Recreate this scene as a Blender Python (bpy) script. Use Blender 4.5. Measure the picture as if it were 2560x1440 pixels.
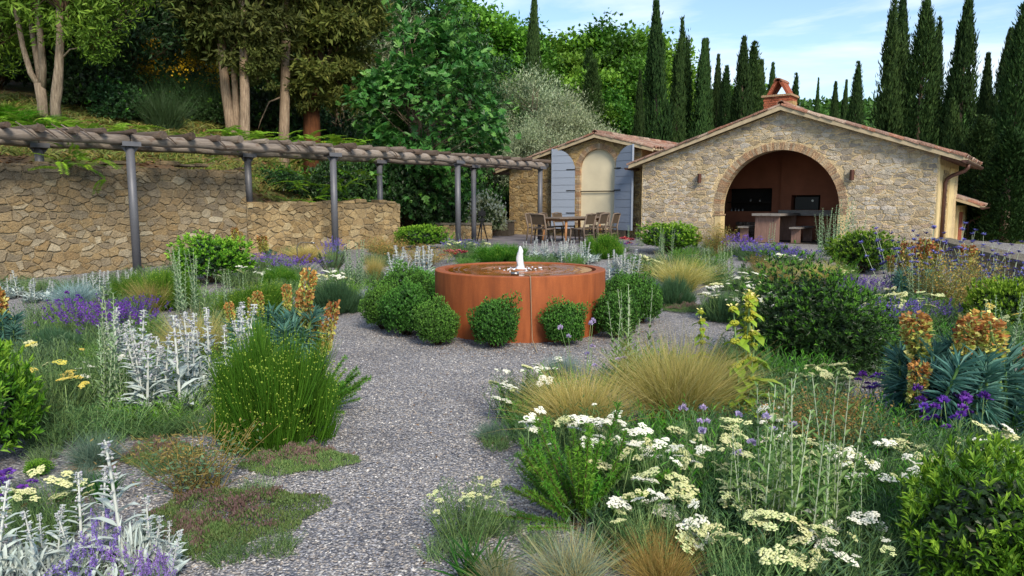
import bpy, math, random
import numpy as np
from mathutils import Vector, Matrix

for o in list(bpy.data.objects):
    bpy.data.objects.remove(o)
SC = bpy.context.scene
COL = SC.collection
R = math.radians
random.seed(11)
rng = np.random.default_rng(11)

# ------------------------------------------------------------------ camera
TH, FPX, EYE = R(6.72), 1800.0, 1.7
cd = bpy.data.cameras.new('camera')
cam = bpy.data.objects.new('camera', cd)
COL.objects.link(cam)
cam.location = (0, 0, EYE)
cam.rotation_euler = (math.pi / 2 - TH, 0, 0)
cd.sensor_width = 36.0
cd.lens = 36.0 * FPX / 2560.0
cd.clip_start, cd.clip_end = 0.05, 4000
SC.camera = cam

# ------------------------------------------------------------------ sky, sun, exposure
SUN_DIR = Vector((0.30, -0.72, 0.62)).normalized()      # towards the sun: behind the camera, to the right
wd = bpy.data.worlds.new('World')
SC.world = wd
wd.use_nodes = True
wn, wl = wd.node_tree.nodes, wd.node_tree.links
wn.clear()
wo = wn.new('ShaderNodeOutputWorld')
bg = wn.new('ShaderNodeBackground')
sky = wn.new('ShaderNodeTexSky')
sky.sky_type = 'NISHITA'
sky.sun_disc = False
sky.sun_elevation = math.asin(SUN_DIR.z)
sky.sun_rotation = math.atan2(SUN_DIR.x, SUN_DIR.y)
sky.air_density, sky.dust_density, sky.ozone_density = 1.15, 0.15, 2.8
tc = wn.new('ShaderNodeTexCoord')
mp = wn.new('ShaderNodeMapping')
mp.inputs['Scale'].default_value = (1.3, 1.3, 7.5)
mp.inputs['Rotation'].default_value = (0.0, R(-17), R(20))
mp.inputs['Location'].default_value = (0.35, 0.2, 0.55)
nz = wn.new('ShaderNodeTexNoise')
nz.inputs['Scale'].default_value = 1.5
nz.inputs['Detail'].default_value = 7
nz.inputs['Roughness'].default_value = 0.55
nz.inputs['Distortion'].default_value = 0.35
cr = wn.new('ShaderNodeValToRGB')
cr.color_ramp.elements[0].position, cr.color_ramp.elements[0].color = 0.45, (0, 0, 0, 1)
cr.color_ramp.elements[1].position, cr.color_ramp.elements[1].color = 0.66, (0.95, 0.95, 0.95, 1)
mx = wn.new('ShaderNodeMix')
mx.data_type = 'RGBA'
mx.inputs[7].default_value = (6.2, 6.5, 6.9, 1)
wl.new(tc.outputs['Generated'], mp.inputs['Vector'])
wl.new(mp.outputs['Vector'], nz.inputs['Vector'])
wl.new(nz.outputs['Fac'], cr.inputs['Fac'])
wl.new(cr.outputs['Color'], mx.inputs[0])
wl.new(sky.outputs['Color'], mx.inputs[6])
wl.new(mx.outputs[2], bg.inputs['Color'])
bg.inputs['Strength'].default_value = 0.112
wl.new(bg.outputs[0], wo.inputs['Surface'])

sd = bpy.data.lights.new('sun', 'SUN')
sd.energy = 2.8
sd.angle = R(18)
sd.color = (1.0, 0.89, 0.72)
sun = bpy.data.objects.new('sun', sd)
COL.objects.link(sun)
sun.location = (20, -20, 30)
sun.rotation_euler = SUN_DIR.to_track_quat('Z', 'Y').to_euler()

vs = SC.view_settings
vs.view_transform, vs.look, vs.gamma, vs.exposure = 'Standard', 'None', 1.0, 0.86
vs.use_curve_mapping = False
cy = SC.cycles
cy.max_bounces, cy.diffuse_bounces, cy.glossy_bounces = 6, 3, 3
cy.transmission_bounces, cy.transparent_max_bounces = 4, 6
cy.caustics_reflective = cy.caustics_refractive = False
cy.sample_clamp_indirect = 6.0


# ------------------------------------------------------------------ where a spot of the photograph lies in the place
def ray(u, v):
    xc, yc = (u - 1280) / FPX, (720 - v) / FPX
    return xc, math.cos(TH) + yc * math.sin(TH), -math.sin(TH) + yc * math.cos(TH)


def at(u, v, Y):
    x, y, z = ray(u, v)
    k = Y / y
    return Vector((x * k, Y, EYE + z * k))


def sst(a, b, t):
    t = min(1.0, max(0.0, (t - a) / (b - a)))
    return t * t * (3 - 2 * t)


def gz(y):
    return 0.5 * sst(7.5, 20.0, y)


def gnd(u, v):
    x, y, z = ray(u, v)
    k = 8.0
    for _ in range(40):
        k = (gz(y * k) - EYE) / z
    return Vector((x * k, y * k, gz(y * k)))


def hz(x, y):
    d = (-(x + 6.2) + (y - 16.9)) * 0.70711
    s = ((x + 6.2) + (y - 16.9)) * 0.70711
    b = sst(-4.0, 5.0, s - 0.8 * d)
    h1 = 2.2 + 0.25 * max(0, d - 0.3)
    h2 = 0.42 + 0.26 * max(0.0, d - 7.0)
    h = h1 * (1 - b) + h2 * b
    if d < 0.3:
        h = gz(y) - 0.06
    far = 0.42 + 25.0 * sst(85, 235, y)
    return max(h, far) if y > 60 else h


# ------------------------------------------------------------------ small helpers
def hx(h):
    h = h.lstrip('#')
    o = []
    for i in (0, 2, 4):
        c = int(h[i:i + 2], 16) / 255.0
        o.append(c / 12.92 if c <= 0.04045 else ((c + 0.055) / 1.055) ** 2.4)
    return (o[0], o[1], o[2], 1.0)


def link(o, parent=None):
    COL.objects.link(o)
    if parent is not None:
        o.parent = parent
    return o


def tag(o, label=None, cat=None, group=None, kind=None):
    if label:
        o['label'] = label
    if cat:
        o['category'] = cat
    if group:
        o['group'] = group
    if kind:
        o['kind'] = kind
    return o


def empty(name, loc=(0, 0, 0), rz=0.0, label=None, cat=None, group=None, parent=None):
    o = bpy.data.objects.new(name, None)
    o.empty_display_size = 0.1
    o.location = loc
    o.rotation_euler = (0, 0, rz)
    link(o, parent)
    return tag(o, label, cat, group)


def obj(name, me, parent=None, loc=None, rot=None, scale=None):
    o = bpy.data.objects.new(name, me)
    if loc is not None:
        o.location = loc
    if rot is not None:
        o.rotation_euler = rot
    if scale is not None:
        o.scale = (scale, scale, scale) if isinstance(scale, (int, float)) else scale
    return link(o, parent)


class Geo:
    """collects arrays of vertices and faces and turns them into one mesh"""
    def __init__(s):
        s.v, s.f, s.n = [], [], 0

    def add(s, V, F, mat=0):
        V = np.asarray(V, float).reshape(-1, 3)
        F = np.asarray(F, int)
        if F.size == 0:
            return s
        s.v.append(V)
        s.f.append((F + s.n, mat))
        s.n += len(V)
        return s

    def poly(s, V, faces, mat=0):
        V = np.asarray(V, float).reshape(-1, 3)
        s.v.append(V)
        for f in faces:
            s.f.append((np.asarray([f], int) + s.n, mat))
        s.n += len(V)
        return s

    def box(s, x0, x1, y0, y1, z0, z1, mat=0):
        V = [(x, y, z) for z in (z0, z1) for y in (y0, y1) for x in (x0, x1)]
        return s.add(V, [(0, 2, 3, 1), (4, 5, 7, 6), (0, 1, 5, 4), (2, 6, 7, 3), (0, 4, 6, 2), (1, 3, 7, 5)], mat)

    def tube(s, pts, rad, seg=8, mat=0, cap=True):
        P = [Vector(p) for p in pts]
        n = len(P)
        if not hasattr(rad, '__len__'):
            rad = [rad] * n
        V, F = [], []
        up = Vector((0, 0, 1))
        prev = None
        for i in range(n):
            d = (P[min(i + 1, n - 1)] - P[max(i - 1, 0)]).normalized()
            if prev is None:
                a = up if abs(d.dot(up)) < 0.9 else Vector((1, 0, 0))
                x = d.cross(a).normalized()
            else:
                x = (prev - d * prev.dot(d)).normalized()
            prev = x
            y = d.cross(x)
            for k in range(seg):
                a = 2 * math.pi * k / seg
                V.append(P[i] + (x * math.cos(a) + y * math.sin(a)) * rad[i])
        for i in range(n - 1):
            for k in range(seg):
                F.append((i * seg + k, i * seg + (k + 1) % seg, (i + 1) * seg + (k + 1) % seg, (i + 1) * seg + k))
        V = [tuple(v) for v in V]
        self_n = s.n
        s.add(V, F, mat)
        if cap:
            s.f.append((np.asarray([list(range(seg))[::-1]], int) + self_n, mat))
            s.f.append((np.asarray([[(n - 1) * seg + k for k in range(seg)]], int) + self_n, mat))
        return s

    def lathe(s, prof, seg=48, mat=0, c=(0, 0)):
        V, F = [], []
        for r, z in prof:
            for k in range(seg):
                a = 2 * math.pi * k / seg
                V.append((c[0] + r * math.cos(a), c[1] + r * math.sin(a), z))
        for i in range(len(prof) - 1):
            for k in range(seg):
                F.append((i * seg + k, i * seg + (k + 1) % seg, (i + 1) * seg + (k + 1) % seg, (i + 1) * seg + k))
        return s.add(V, F, mat)

    def mesh(s, name, mats, smooth=False):
        me = bpy.data.meshes.new(name)
        V = np.concatenate(s.v) if s.v else np.zeros((0, 3))
        me.vertices.add(len(V))
        me.vertices.foreach_set('co', V.astype(np.float32).ravel())
        tot = np.concatenate([np.full(len(f), f.shape[1]) for f, m in s.f])
        lv = np.concatenate([f.ravel() for f, m in s.f])
        mi = np.concatenate([np.full(len(f), m) for f, m in s.f])
        st = np.concatenate([[0], np.cumsum(tot)[:-1]])
        me.loops.add(len(lv))
        me.loops.foreach_set('vertex_index', lv.astype(np.int32))
        me.polygons.add(len(tot))
        me.polygons.foreach_set('loop_start', st.astype(np.int32))
        me.polygons.foreach_set('loop_total', tot.astype(np.int32))
        me.polygons.foreach_set('material_index', mi.astype(np.int32))
        me.polygons.foreach_set('use_smooth', np.full(len(tot), smooth))
        for m in (mats if isinstance(mats, (list, tuple)) else [mats]):
            me.materials.append(m)
        me.update(calc_edges=True)
        return me


# ------------------------------------------------------------------ materials
def newmat(name):
    m = bpy.data.materials.new(name)
    m.use_nodes = True
    nt = m.node_tree
    return m, nt, nt.nodes, nt.links, nt.nodes['Principled BSDF'], nt.nodes['Material Output']


def ramp(nt, fac, stops, interp='LINEAR'):
    r = nt.nodes.new('ShaderNodeValToRGB')
    r.color_ramp.interpolation = interp
    el = r.color_ramp.elements
    while len(el) < len(stops):
        el.new(0.5)
    for e, (p, c) in zip(el, stops):
        e.position = p
        e.color = hx(c) if isinstance(c, str) else (c[0], c[1], c[2], 1)
    nt.links.new(fac, r.inputs['Fac'])
    return r.outputs['Color']


def even(cols):
    n = len(cols)
    return [(i / max(1, n - 1), c) for i, c in enumerate(cols)]


def math_node(nt, op, a, b):
    n = nt.nodes.new('ShaderNodeMath')
    n.operation = op
    for i, q in enumerate((a, b)):
        if isinstance(q, (int, float)):
            n.inputs[i].default_value = q
        else:
            nt.links.new(q, n.inputs[i])
    return n.outputs[0]


def mixc(nt, fac, a, b, mode='MIX'):
    n = nt.nodes.new('ShaderNodeMix')
    n.data_type = 'RGBA'
    n.blend_type = mode
    for i, q in ((0, fac), (6, a), (7, b)):
        if isinstance(q, (int, float)):
            n.inputs[i].default_value = q
        elif isinstance(q, str):
            n.inputs[i].default_value = hx(q)
        elif isinstance(q, tuple):
            n.inputs[i].default_value = (q[0], q[1], q[2], 1)
        else:
            nt.links.new(q, n.inputs[i])
    return n.outputs[2]


def noise(nt, scale, detail=4, rough=0.55, coord='Object', stretch=None, dist=0.0):
    t = nt.nodes.new('ShaderNodeTexCoord')
    n = nt.nodes.new('ShaderNodeTexNoise')
    n.inputs['Scale'].default_value = scale
    n.inputs['Detail'].default_value = detail
    n.inputs['Roughness'].default_value = rough
    n.inputs['Distortion'].default_value = dist
    if coord == 'World':
        g = nt.nodes.new('ShaderNodeNewGeometry')
        src = g.outputs['Position']
    else:
        src = t.outputs[coord]
    if stretch:
        m = nt.nodes.new('ShaderNodeMapping')
        m.inputs['Scale'].default_value = stretch
        nt.links.new(src, m.inputs['Vector'])
        src = m.outputs['Vector']
    nt.links.new(src, n.inputs['Vector'])
    return n.outputs['Fac']


def bump(nt, h, bsdf, strength=0.4, dist=0.02):
    b = nt.nodes.new('ShaderNodeBump')
    b.inputs['Strength'].default_value = strength
    b.inputs['Distance'].default_value = dist
    nt.links.new(h, b.inputs['Height'])
    nt.links.new(b.outputs['Normal'], bsdf.inputs['Normal'])
    return b


def randval(nt):
    g = nt.nodes.new('ShaderNodeNewGeometry')
    o = nt.nodes.new('ShaderNodeObjectInfo')
    return math_node(nt, 'FRACT', math_node(nt, 'ADD', g.outputs['Random Per Island'],
                                           math_node(nt, 'MULTIPLY', o.outputs['Random'], 7.31)), 0.0)


def leafmat(name, cols, rough=0.55, tr=0.3, spec=0.25, objvar=0.22, dark=0.98):
    m, nt, N, L, b, out = newmat(name)
    g = N.new('ShaderNodeNewGeometry')
    c = ramp(nt, g.outputs['Random Per Island'], even(cols))
    oi = N.new('ShaderNodeObjectInfo')
    h = N.new('ShaderNodeHueSaturation')
    val = math_node(nt, 'ADD', math_node(nt, 'MULTIPLY', oi.outputs['Random'], 2 * objvar), dark - objvar)
    L.new(val, h.inputs['Value'])
    hu = math_node(nt, 'ADD', math_node(nt, 'MULTIPLY', math_node(nt, 'FRACT', math_node(nt, 'MULTIPLY', oi.outputs['Random'], 13.7), 0.0), 0.03), 0.485)
    L.new(hu, h.inputs['Hue'])
    L.new(c, h.inputs['Color'])
    L.new(h.outputs['Color'], b.inputs['Base Color'])
    b.inputs['Roughness'].default_value = rough
    b.inputs['Specular IOR Level'].default_value = spec
    tr *= 0.85
    if tr > 0:
        t = N.new('ShaderNodeBsdfTranslucent')
        L.new(h.outputs['Color'], t.inputs['Color'])
        mxs = N.new('ShaderNodeMixShader')
        mxs.inputs[0].default_value = tr
        L.new(b.outputs[0], mxs.inputs[1])
        L.new(t.outputs[0], mxs.inputs[2])
        L.new(mxs.outputs[0], out.inputs['Surface'])
    return m


def plainmat(name, col, rough=0.6, metal=0.0, var=0.15, scale=6.0, bmp=0.0, bscale=40, stretch=None, spec=0.4):
    m, nt, N, L, b, out = newmat(name)
    n = noise(nt, scale, 5, stretch=stretch)
    c0 = hx(col) if isinstance(col, str) else col
    lo = tuple(c * (1 - var * 1.6) for c in c0[:3])
    hi = tuple(min(1, c * (1 + var * 1.6)) for c in c0[:3])
    L.new(ramp(nt, n, [(0.25, lo), (0.75, hi)]), b.inputs['Base Color'])
    b.inputs['Roughness'].default_value = rough
    b.inputs['Metallic'].default_value = metal
    b.inputs['Specular IOR Level'].default_value = spec
    if bmp > 0:
        bump(nt, noise(nt, bscale, 4, stretch=stretch), b, bmp, 0.01)
    return m


def stonemat(name, cols, rough=0.9, stain=None, lichen=None, blend=0.0, grey=0.0):
    m, nt, N, L, b, out = newmat(name)
    c = ramp(nt, randval(nt), even(cols))
    if blend:
        c = mixc(nt, blend, c, ramp(nt, noise(nt, 1.4, 5, 0.75, 'World'), [(0.32, cols[0]), (0.44, cols[len(cols) // 3]), (0.54, cols[len(cols) // 2]), (0.66, cols[-2])]))
    n1 = noise(nt, 7.0, 6, 0.65, 'World')
    c = mixc(nt, 0.75, c, ramp(nt, n1, [(0.25, (0.5, 0.5, 0.5)), (0.5, (0.95, 0.93, 0.9)), (0.8, (1.5, 1.42, 1.3))]), 'MULTIPLY')
    n3 = noise(nt, 34.0, 4, 0.6, 'World')
    c = mixc(nt, 0.5, c, ramp(nt, n3, [(0.3, (0.55, 0.55, 0.55)), (0.7, (1.35, 1.35, 1.35))]), 'MULTIPLY')
    if lichen:
        n4 = noise(nt, 11.0, 5, 0.7, 'World', dist=0.6)
        c = mixc(nt, ramp(nt, n4, [(0.6, (0, 0, 0)), (0.68, (0.8, 0.8, 0.8))]), c, lichen)
    if stain:
        zlo, zhi, scol, amt = stain
        g = N.new('ShaderNodeNewGeometry')
        sx = N.new('ShaderNodeSeparateXYZ')
        L.new(g.outputs['Position'], sx.inputs[0])
        mr = N.new('ShaderNodeMapRange')
        mr.inputs['From Min'].default_value, mr.inputs['From Max'].default_value = zlo, zhi
        L.new(sx.outputs['Z'], mr.inputs['Value'])
        n2 = noise(nt, 1.6, 6, 0.7, 'World')
        f = math_node(nt, 'MULTIPLY', math_node(nt, 'MULTIPLY', mr.outputs[0], amt), ramp(nt, n2, [(0.35, (0, 0, 0)), (0.62, (1, 1, 1))]))
        c = mixc(nt, f, c, scol)
    if grey:
        c = mixc(nt, grey, c, '#857c6e')
    L.new(c, b.inputs['Base Color'])
    b.inputs['Roughness'].default_value = rough
    b.inputs['Specular IOR Level'].default_value = 0.2
    bump(nt, math_node(nt, 'ADD', noise(nt, 22, 6, 0.65, 'World'), n3), b, 0.8, 0.04)
    return m
# ------------------------------------------------------------------ shared materials
M = {}
WALLC = ['#7f7462', '#c0b59a', '#6a6152', '#958a76', '#54493a', '#cfc6ae', '#6f5f45', '#8f7850', '#9c8458', '#82693f', '#a08a62', '#7a6c56', '#9a8c72', '#8a7046', '#ac9e80', '#6e6250', '#967f58', '#8c7a5c']
M['wall_stone'] = stonemat('wall_stone', WALLC, stain=(1.1, 2.25, '#2b261f', 0.95), lichen='#a89c80', blend=0.2, grey=0.28)
M['wall_stone_low'] = stonemat('wall_stone_low', ['#9c8254', '#c4b48e', '#a98f62', '#6f5f44',  '#8a7249', '#b59f76', '#977c4c', '#85714f', '#ad946a', '#8f7850'],
                               stain=(1.1, 1.7, '#3a332a', 0.6), lichen='#b7a883', blend=0.25, grey=0.18)
M['wall_mortar'] = stonemat('wall_mortar', ['#8f7f62', '#9a8a6c'], stain=(1.1, 2.25, '#26221c', 0.95), grey=0.25)
M['house_stone'] = stonemat('house_stone', ['#b0a698', '#c2b59c', '#9a9084', '#ccbfa8', '#b3a282', '#a8a296', '#c8c0b6', '#a8967a', '#bdb19e', '#8d857c', '#d2c8b6', '#b09a86', '#c0b6a8'])
M['house_mortar'] = stonemat('house_mortar', ['#ccb68e', '#d2bd98'])
M['annex_stone'] = stonemat('annex_stone', ['#907a58', '#a48e68', '#7a6850', '#b39e78', '#988564', '#826f54', '#a98f64', '#9c9078'])
M['annex_mortar'] = stonemat('annex_mortar', ['#a98f62', '#b1976a'])
M['brick'] = stonemat('brick', ['#a48468', '#b59a7e', '#94765e', '#c0aa8e', '#8f7d6c', '#ac8668', '#a89680', '#b8a68e'])
M['red_brick'] = stonemat('red_brick', ['#9a5540', '#a9644c', '#8a4a38', '#b27458'])
M['tile'] = stonemat('tile', ['#8c6352', '#9e7462', '#7a5f54', '#a98a7a', '#8a6f64', '#b09c8c', '#6f5a50'], lichen='#c9c2b6')
M['verge'] = plainmat('verge_board', '#b0a083', 0.85, var=0.12, bmp=0.2)
M['cream'] = plainmat('cream_plaster', '#cfc4a8', 0.9, var=0.08, scale=1.4, bmp=0.1)
M['plaster'] = plainmat('corner_plaster', '#c9b384', 0.9, var=0.12, scale=3, bmp=0.3)
M['red_plaster'] = plainmat('red_plaster', '#84503a', 0.85, var=0.16, scale=1.5, bmp=0.1)
M['recess_black'] = plainmat('near_black', '#14110f', 0.8, var=0.2)  # near-black backs of the hearth niche and the oven
M['shutter'] = plainmat('shutter_blue', '#8b95a6', 0.5, var=0.04, bmp=0.08, stretch=(1, 1, 14))
M['iron'] = plainmat('dark_iron', '#2d2a28', 0.5, 0.6, var=0.15)
M['bronze'] = plainmat('bronze_lamp', '#5a3a30', 0.5, 0.5, var=0.12)
M['gutter'] = plainmat('copper_gutter', '#5a4038', 0.5, 0.5, var=0.25, scale=9)
M['post'] = plainmat('grey_painted_post', '#5c5d63', 0.5, 0.2, var=0.06)
M['corten'] = None
M['teak'] = plainmat('weathered_teak', '#6a5c50', 0.75, var=0.18, stretch=(3, 3, 0.5), bmp=0.2)
M['teak_warm'] = plainmat('orange_teak', '#9c6e48', 0.6, var=0.16, stretch=(8, 8, 0.6))
M['weave'] = plainmat('brown_woven_cord', '#4a3d2f', 0.8, var=0.2, scale=60, bmp=0.5, bscale=90)
M['grey_board'] = plainmat('grey_weathered_board', '#7d7772', 0.85, var=0.2, stretch=(1, 6, 6), bmp=0.3)
M['pink_board'] = plainmat('reddish_weathered_board', '#7d6156', 0.85, var=0.2, stretch=(9, 9, 0.7), bmp=0.3)
M['black'] = plainmat('black_metal', '#101012', 0.4, 0.3, var=0.1)
M['dark_stone'] = stonemat('dark_stone', ['#4a443d', '#3d3833', '#564e45'])
M['coping'] = stonemat('coping', ['#6f6a60', '#7d776a'])
M['cable'] = plainmat('pale_cable', '#8c7e68', 0.6, var=0.05)
M['chrome'] = plainmat('steel', '#8a8a8a', 0.3, 0.9, var=0.05)


def corten():
    m, nt, N, L, b, out = newmat('corten_steel')
    n = noise(nt, 2.2, 6, 0.6, stretch=(3.2, 3.2, 0.55))
    c = ramp(nt, n, [(0.18, '#643318'), (0.4, '#86451e'), (0.58, '#985126'), (0.8, '#ab6436')])
    f = noise(nt, 120, 3, 0.7)
    c = mixc(nt, 0.45, c, ramp(nt, f, [(0.3, (0.6, 0.55, 0.5)), (0.7, (1.3, 1.3, 1.3))]), 'MULTIPLY')
    big = noise(nt, 1.1, 5, 0.65)
    c = mixc(nt, 0.4, c, ramp(nt, big, [(0.32, (0.62, 0.58, 0.56)), (0.5, (1, 1, 1)), (0.7, (1.2, 1.16, 1.1))]), 'MULTIPLY')
    L.new(c, b.inputs['Base Color'])
    b.inputs['Roughness'].default_value = 0.72
    b.inputs['Metallic'].default_value = 0.1
    bump(nt, f, b, 0.15, 0.004)
    return m


def water():
    m, nt, N, L, b, out = newmat('fountain_water')
    L.new(ramp(nt, noise(nt, 1.5, 3), [(0.3, '#74400f'), (0.7, '#9a5a1e')]), b.inputs['Base Color'])
    b.inputs['Roughness'].default_value = 0.04
    b.inputs['IOR'].default_value = 1.33
    b.inputs['Specular IOR Level'].default_value = 0.5
    t = N.new('ShaderNodeTexCoord')
    ln = N.new('ShaderNodeVectorMath')
    ln.operation = 'LENGTH'
    L.new(t.outputs['Object'], ln.inputs[0])
    mr = N.new('ShaderNodeMapRange')
    mr.inputs['From Min'].default_value, mr.inputs['From Max'].default_value = 0.05, 0.75
    mr.inputs['To Min'].default_value, mr.inputs['To Max'].default_value = 1.0, 0.06
    L.new(ln.outputs['Value'], mr.inputs['Value'])
    w = N.new('ShaderNodeTexWave')
    w.wave_type, w.rings_direction = 'RINGS', 'SPHERICAL'
    w.inputs['Scale'].default_value = 3.2
    w.inputs['Distortion'].default_value = 5.0
    w.inputs['Detail'].default_value = 3
    L.new(t.outputs['Object'], w.inputs['Vector'])
    h = math_node(nt, 'MULTIPLY', math_node(nt, 'ADD', w.outputs['Fac'], noise(nt, 14, 3)), mr.outputs[0])
    bump(nt, h, b, 0.9, 0.03)
    return m


def logmat(name, cols, end='#5c4a3e'):
    m, nt, N, L, b, out = newmat(name)
    c = ramp(nt, randval(nt), even(cols))
    n = noise(nt, 3.0, 7, 0.7, stretch=(0.9, 9, 9))
    c = mixc(nt, 0.85, c, ramp(nt, n, [(0.25, (0.35, 0.33, 0.32)), (0.5, (1, 0.97, 0.95)), (0.75, (1.6, 1.6, 1.6))]), 'MULTIPLY')
    p = noise(nt, 2.2, 4, 0.6, stretch=(1.5, 3, 3))
    c = mixc(nt, ramp(nt, p, [(0.58, (0, 0, 0)), (0.66, (0.7, 0.7, 0.7))]), c, end)
    L.new(c, b.inputs['Base Color'])
    b.inputs['Roughness'].default_value = 0.85
    b.inputs['Specular IOR Level'].default_value = 0.2
    bump(nt, n, b, 0.7, 0.03)
    return m


def gravel_mat():
    m, nt, N, L, b, out = newmat('gravel')
    g = N.new('ShaderNodeNewGeometry')
    v = N.new('ShaderNodeTexVoronoi')
    v.inputs['Scale'].default_value = 62
    L.new(g.outputs['Position'], v.inputs['Vector'])
    s = N.new('ShaderNodeSeparateColor')
    L.new(v.outputs['Color'], s.inputs[0])
    c = ramp(nt, s.outputs[0], GRAVEL)
    d = ramp(nt, v.outputs['Distance'], [(0.3, (1.1, 1.1, 1.1)), (0.68, (0.5, 0.5, 0.5))])
    c = mixc(nt, 0.8, c, d, 'MULTIPLY')
    big = noise(nt, 0.9, 4, 0.6, 'World')
    c = mixc(nt, 0.6, c, ramp(nt, big, [(0.3, (0.66, 0.65, 0.66)), (0.5, (1, 1, 1)), (0.7, (1.18, 1.16, 1.12))]), 'MULTIPLY')
    sp = noise(nt, 1.7, 5, 0.7, 'World')
    c = mixc(nt, ramp(nt, sp, [(0.66, (0, 0, 0)), (0.78, (0.5, 0.5, 0.5))]), c, '#5a4030')
    L.new(c, b.inputs['Base Color'])
    b.inputs['Roughness'].default_value = 0.85
    bump(nt, math_node(nt, 'ADD', math_node(nt, 'SUBTRACT', 1.0, v.outputs['Distance']), math_node(nt, 'MULTIPLY', noise(nt, 4.0, 3, 0.5, 'World'), 4.0)), b, 0.9, 0.02)
    return m


GRAVEL = [(0.0, '#484952'), (0.16, '#7d7f88'), (0.34, '#a09d9c'), (0.5, '#626570'), (0.66, '#aba298'), (0.8, '#878a95'), (0.94, '#cfccc8'), (1.0, '#7a6e64')]
M['corten'] = corten()
M['water'] = water()
M['beam_log'] = logmat('beam_log', ['#857d76', '#766e67', '#90887f'])
M['rafter_log'] = logmat('rafter_log', ['#5c5048', '#4a4039', '#6e645c', '#40372f', '#857c72'])
M['gravel'] = gravel_mat()


def pebble_mat():
    m, nt, N, L, b, out = newmat('pebble')
    g = N.new('ShaderNodeNewGeometry')
    c = ramp(nt, g.outputs['Random Per Island'], GRAVEL)
    c = mixc(nt, 0.85, c, ramp(nt, noise(nt, 0.9, 5, 0.65, 'World'), [(0.3, (0.66, 0.65, 0.66)), (0.5, (1, 1, 1)), (0.7, (1.18, 1.16, 1.12))]), 'MULTIPLY')
    L.new(c, b.inputs['Base Color'])
    b.inputs['Roughness'].default_value = 0.75
    return m


M['pebble'] = pebble_mat()


def soil_mat():
    m, nt, N, L, b, out = newmat('hillside_soil')
    a = ramp(nt, noise(nt, 0.7, 7, 0.65, 'World'), [(0.3, '#4a3a26'), (0.44, '#6a543a'), (0.5, '#5a5e2a'), (0.7, '#64742f')])
    c = mixc(nt, 0.8, a, ramp(nt, noise(nt, 14, 5, 0.7, 'World'), [(0.3, (0.4, 0.4, 0.4)), (0.7, (1.5, 1.4, 1.3))]), 'MULTIPLY')
    L.new(c, b.inputs['Base Color'])
    b.inputs['Roughness'].default_value = 0.95
    bump(nt, noise(nt, 9, 6, 0.7, 'World'), b, 0.8, 0.08)
    return m


M['soil'] = soil_mat()


def patio_mat():
    m, nt, N, L, b, out = newmat('slate_paving')
    g = N.new('ShaderNodeNewGeometry')
    v = N.new('ShaderNodeTexVoronoi')
    v.inputs['Scale'].default_value = 2.2
    L.new(g.outputs['Position'], v.inputs['Vector'])
    s = N.new('ShaderNodeSeparateColor')
    L.new(v.outputs['Color'], s.inputs[0])
    c = ramp(nt, s.outputs[0], [(0, '#56535a'), (0.5, '#6c6870'), (1, '#7b7478')])
    c = mixc(nt, 0.6, c, ramp(nt, noise(nt, 8, 5, 0.6, 'World'), [(0.3, (0.6, 0.6, 0.6)), (0.7, (1.3, 1.3, 1.3))]), 'MULTIPLY')
    L.new(c, b.inputs['Base Color'])
    b.inputs['Roughness'].default_value = 0.7
    return m


M['patio'] = patio_mat()


# ------------------------------------------------------------------ ground: gravel garden, hillside, patio
def sheet(name, xs, ys, zf, mat, keep=None):
    X, Y = np.meshgrid(xs, ys)
    Z = np.array([[zf(x, y) for x in xs] for y in ys])
    V = np.stack([X, Y, Z], -1).reshape(-1, 3)
    nx, ny = len(xs), len(ys)
    F = []
    for j in range(ny - 1):
        for i in range(nx - 1):
            if keep and not keep(0.5 * (xs[i] + xs[i + 1]), 0.5 * (ys[j] + ys[j + 1])):
                continue
            a = j * nx + i
            F.append((a, a + 1, a + nx + 1, a + nx))
    g = Geo().add(V, F)
    return obj(name, g.mesh(name, mat, True))


def lined(a, b, n):
    return list(np.linspace(a, b, n))


xs = lined(-600, -60, 19)[:-1] + lined(-60, -16, 15)[:-1] + lined(-16, 16, 81)[:-1] + lined(16, 60, 15)[:-1] + lined(60, 600, 19)
ys = lined(-60, -4, 8)[:-1] + lined(-4, 36, 101)[:-1] + lined(36, 100, 33)[:-1] + lined(100, 900, 33)
tag(sheet('hillside', xs, ys, hz, M['soil']), 'wooded soil hillside rising behind the garden', None, None, 'structure')


def in_garden(x, y):
    d = (-(x + 6.2) + (y - 16.9)) * 0.70711
    return d < 0.25 and y < 31


tag(sheet('gravel_ground', lined(-15, 15, 121), lined(-4, 31, 141), lambda x, y: gz(y), M['gravel'], in_garden),
    'grey gravel ground of the garden', None, None, 'structure')
pt = Geo()
pp = [at(1130, 600, 20.6), at(1700, 600, 20.6), (7.0, 27.0, 0), (3.0, 30.5, 0), (-2.2, 30.5, 0), (-3.4, 26.0, 0)]
pt.poly([(p[0], p[1], 0.512) for p in pp], [list(range(len(pp)))])
tag(obj('patio_paving', pt.mesh('patio_paving', M['patio'])), 'dark slate paving in front of the shuttered annex', None, None, 'structure')


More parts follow.
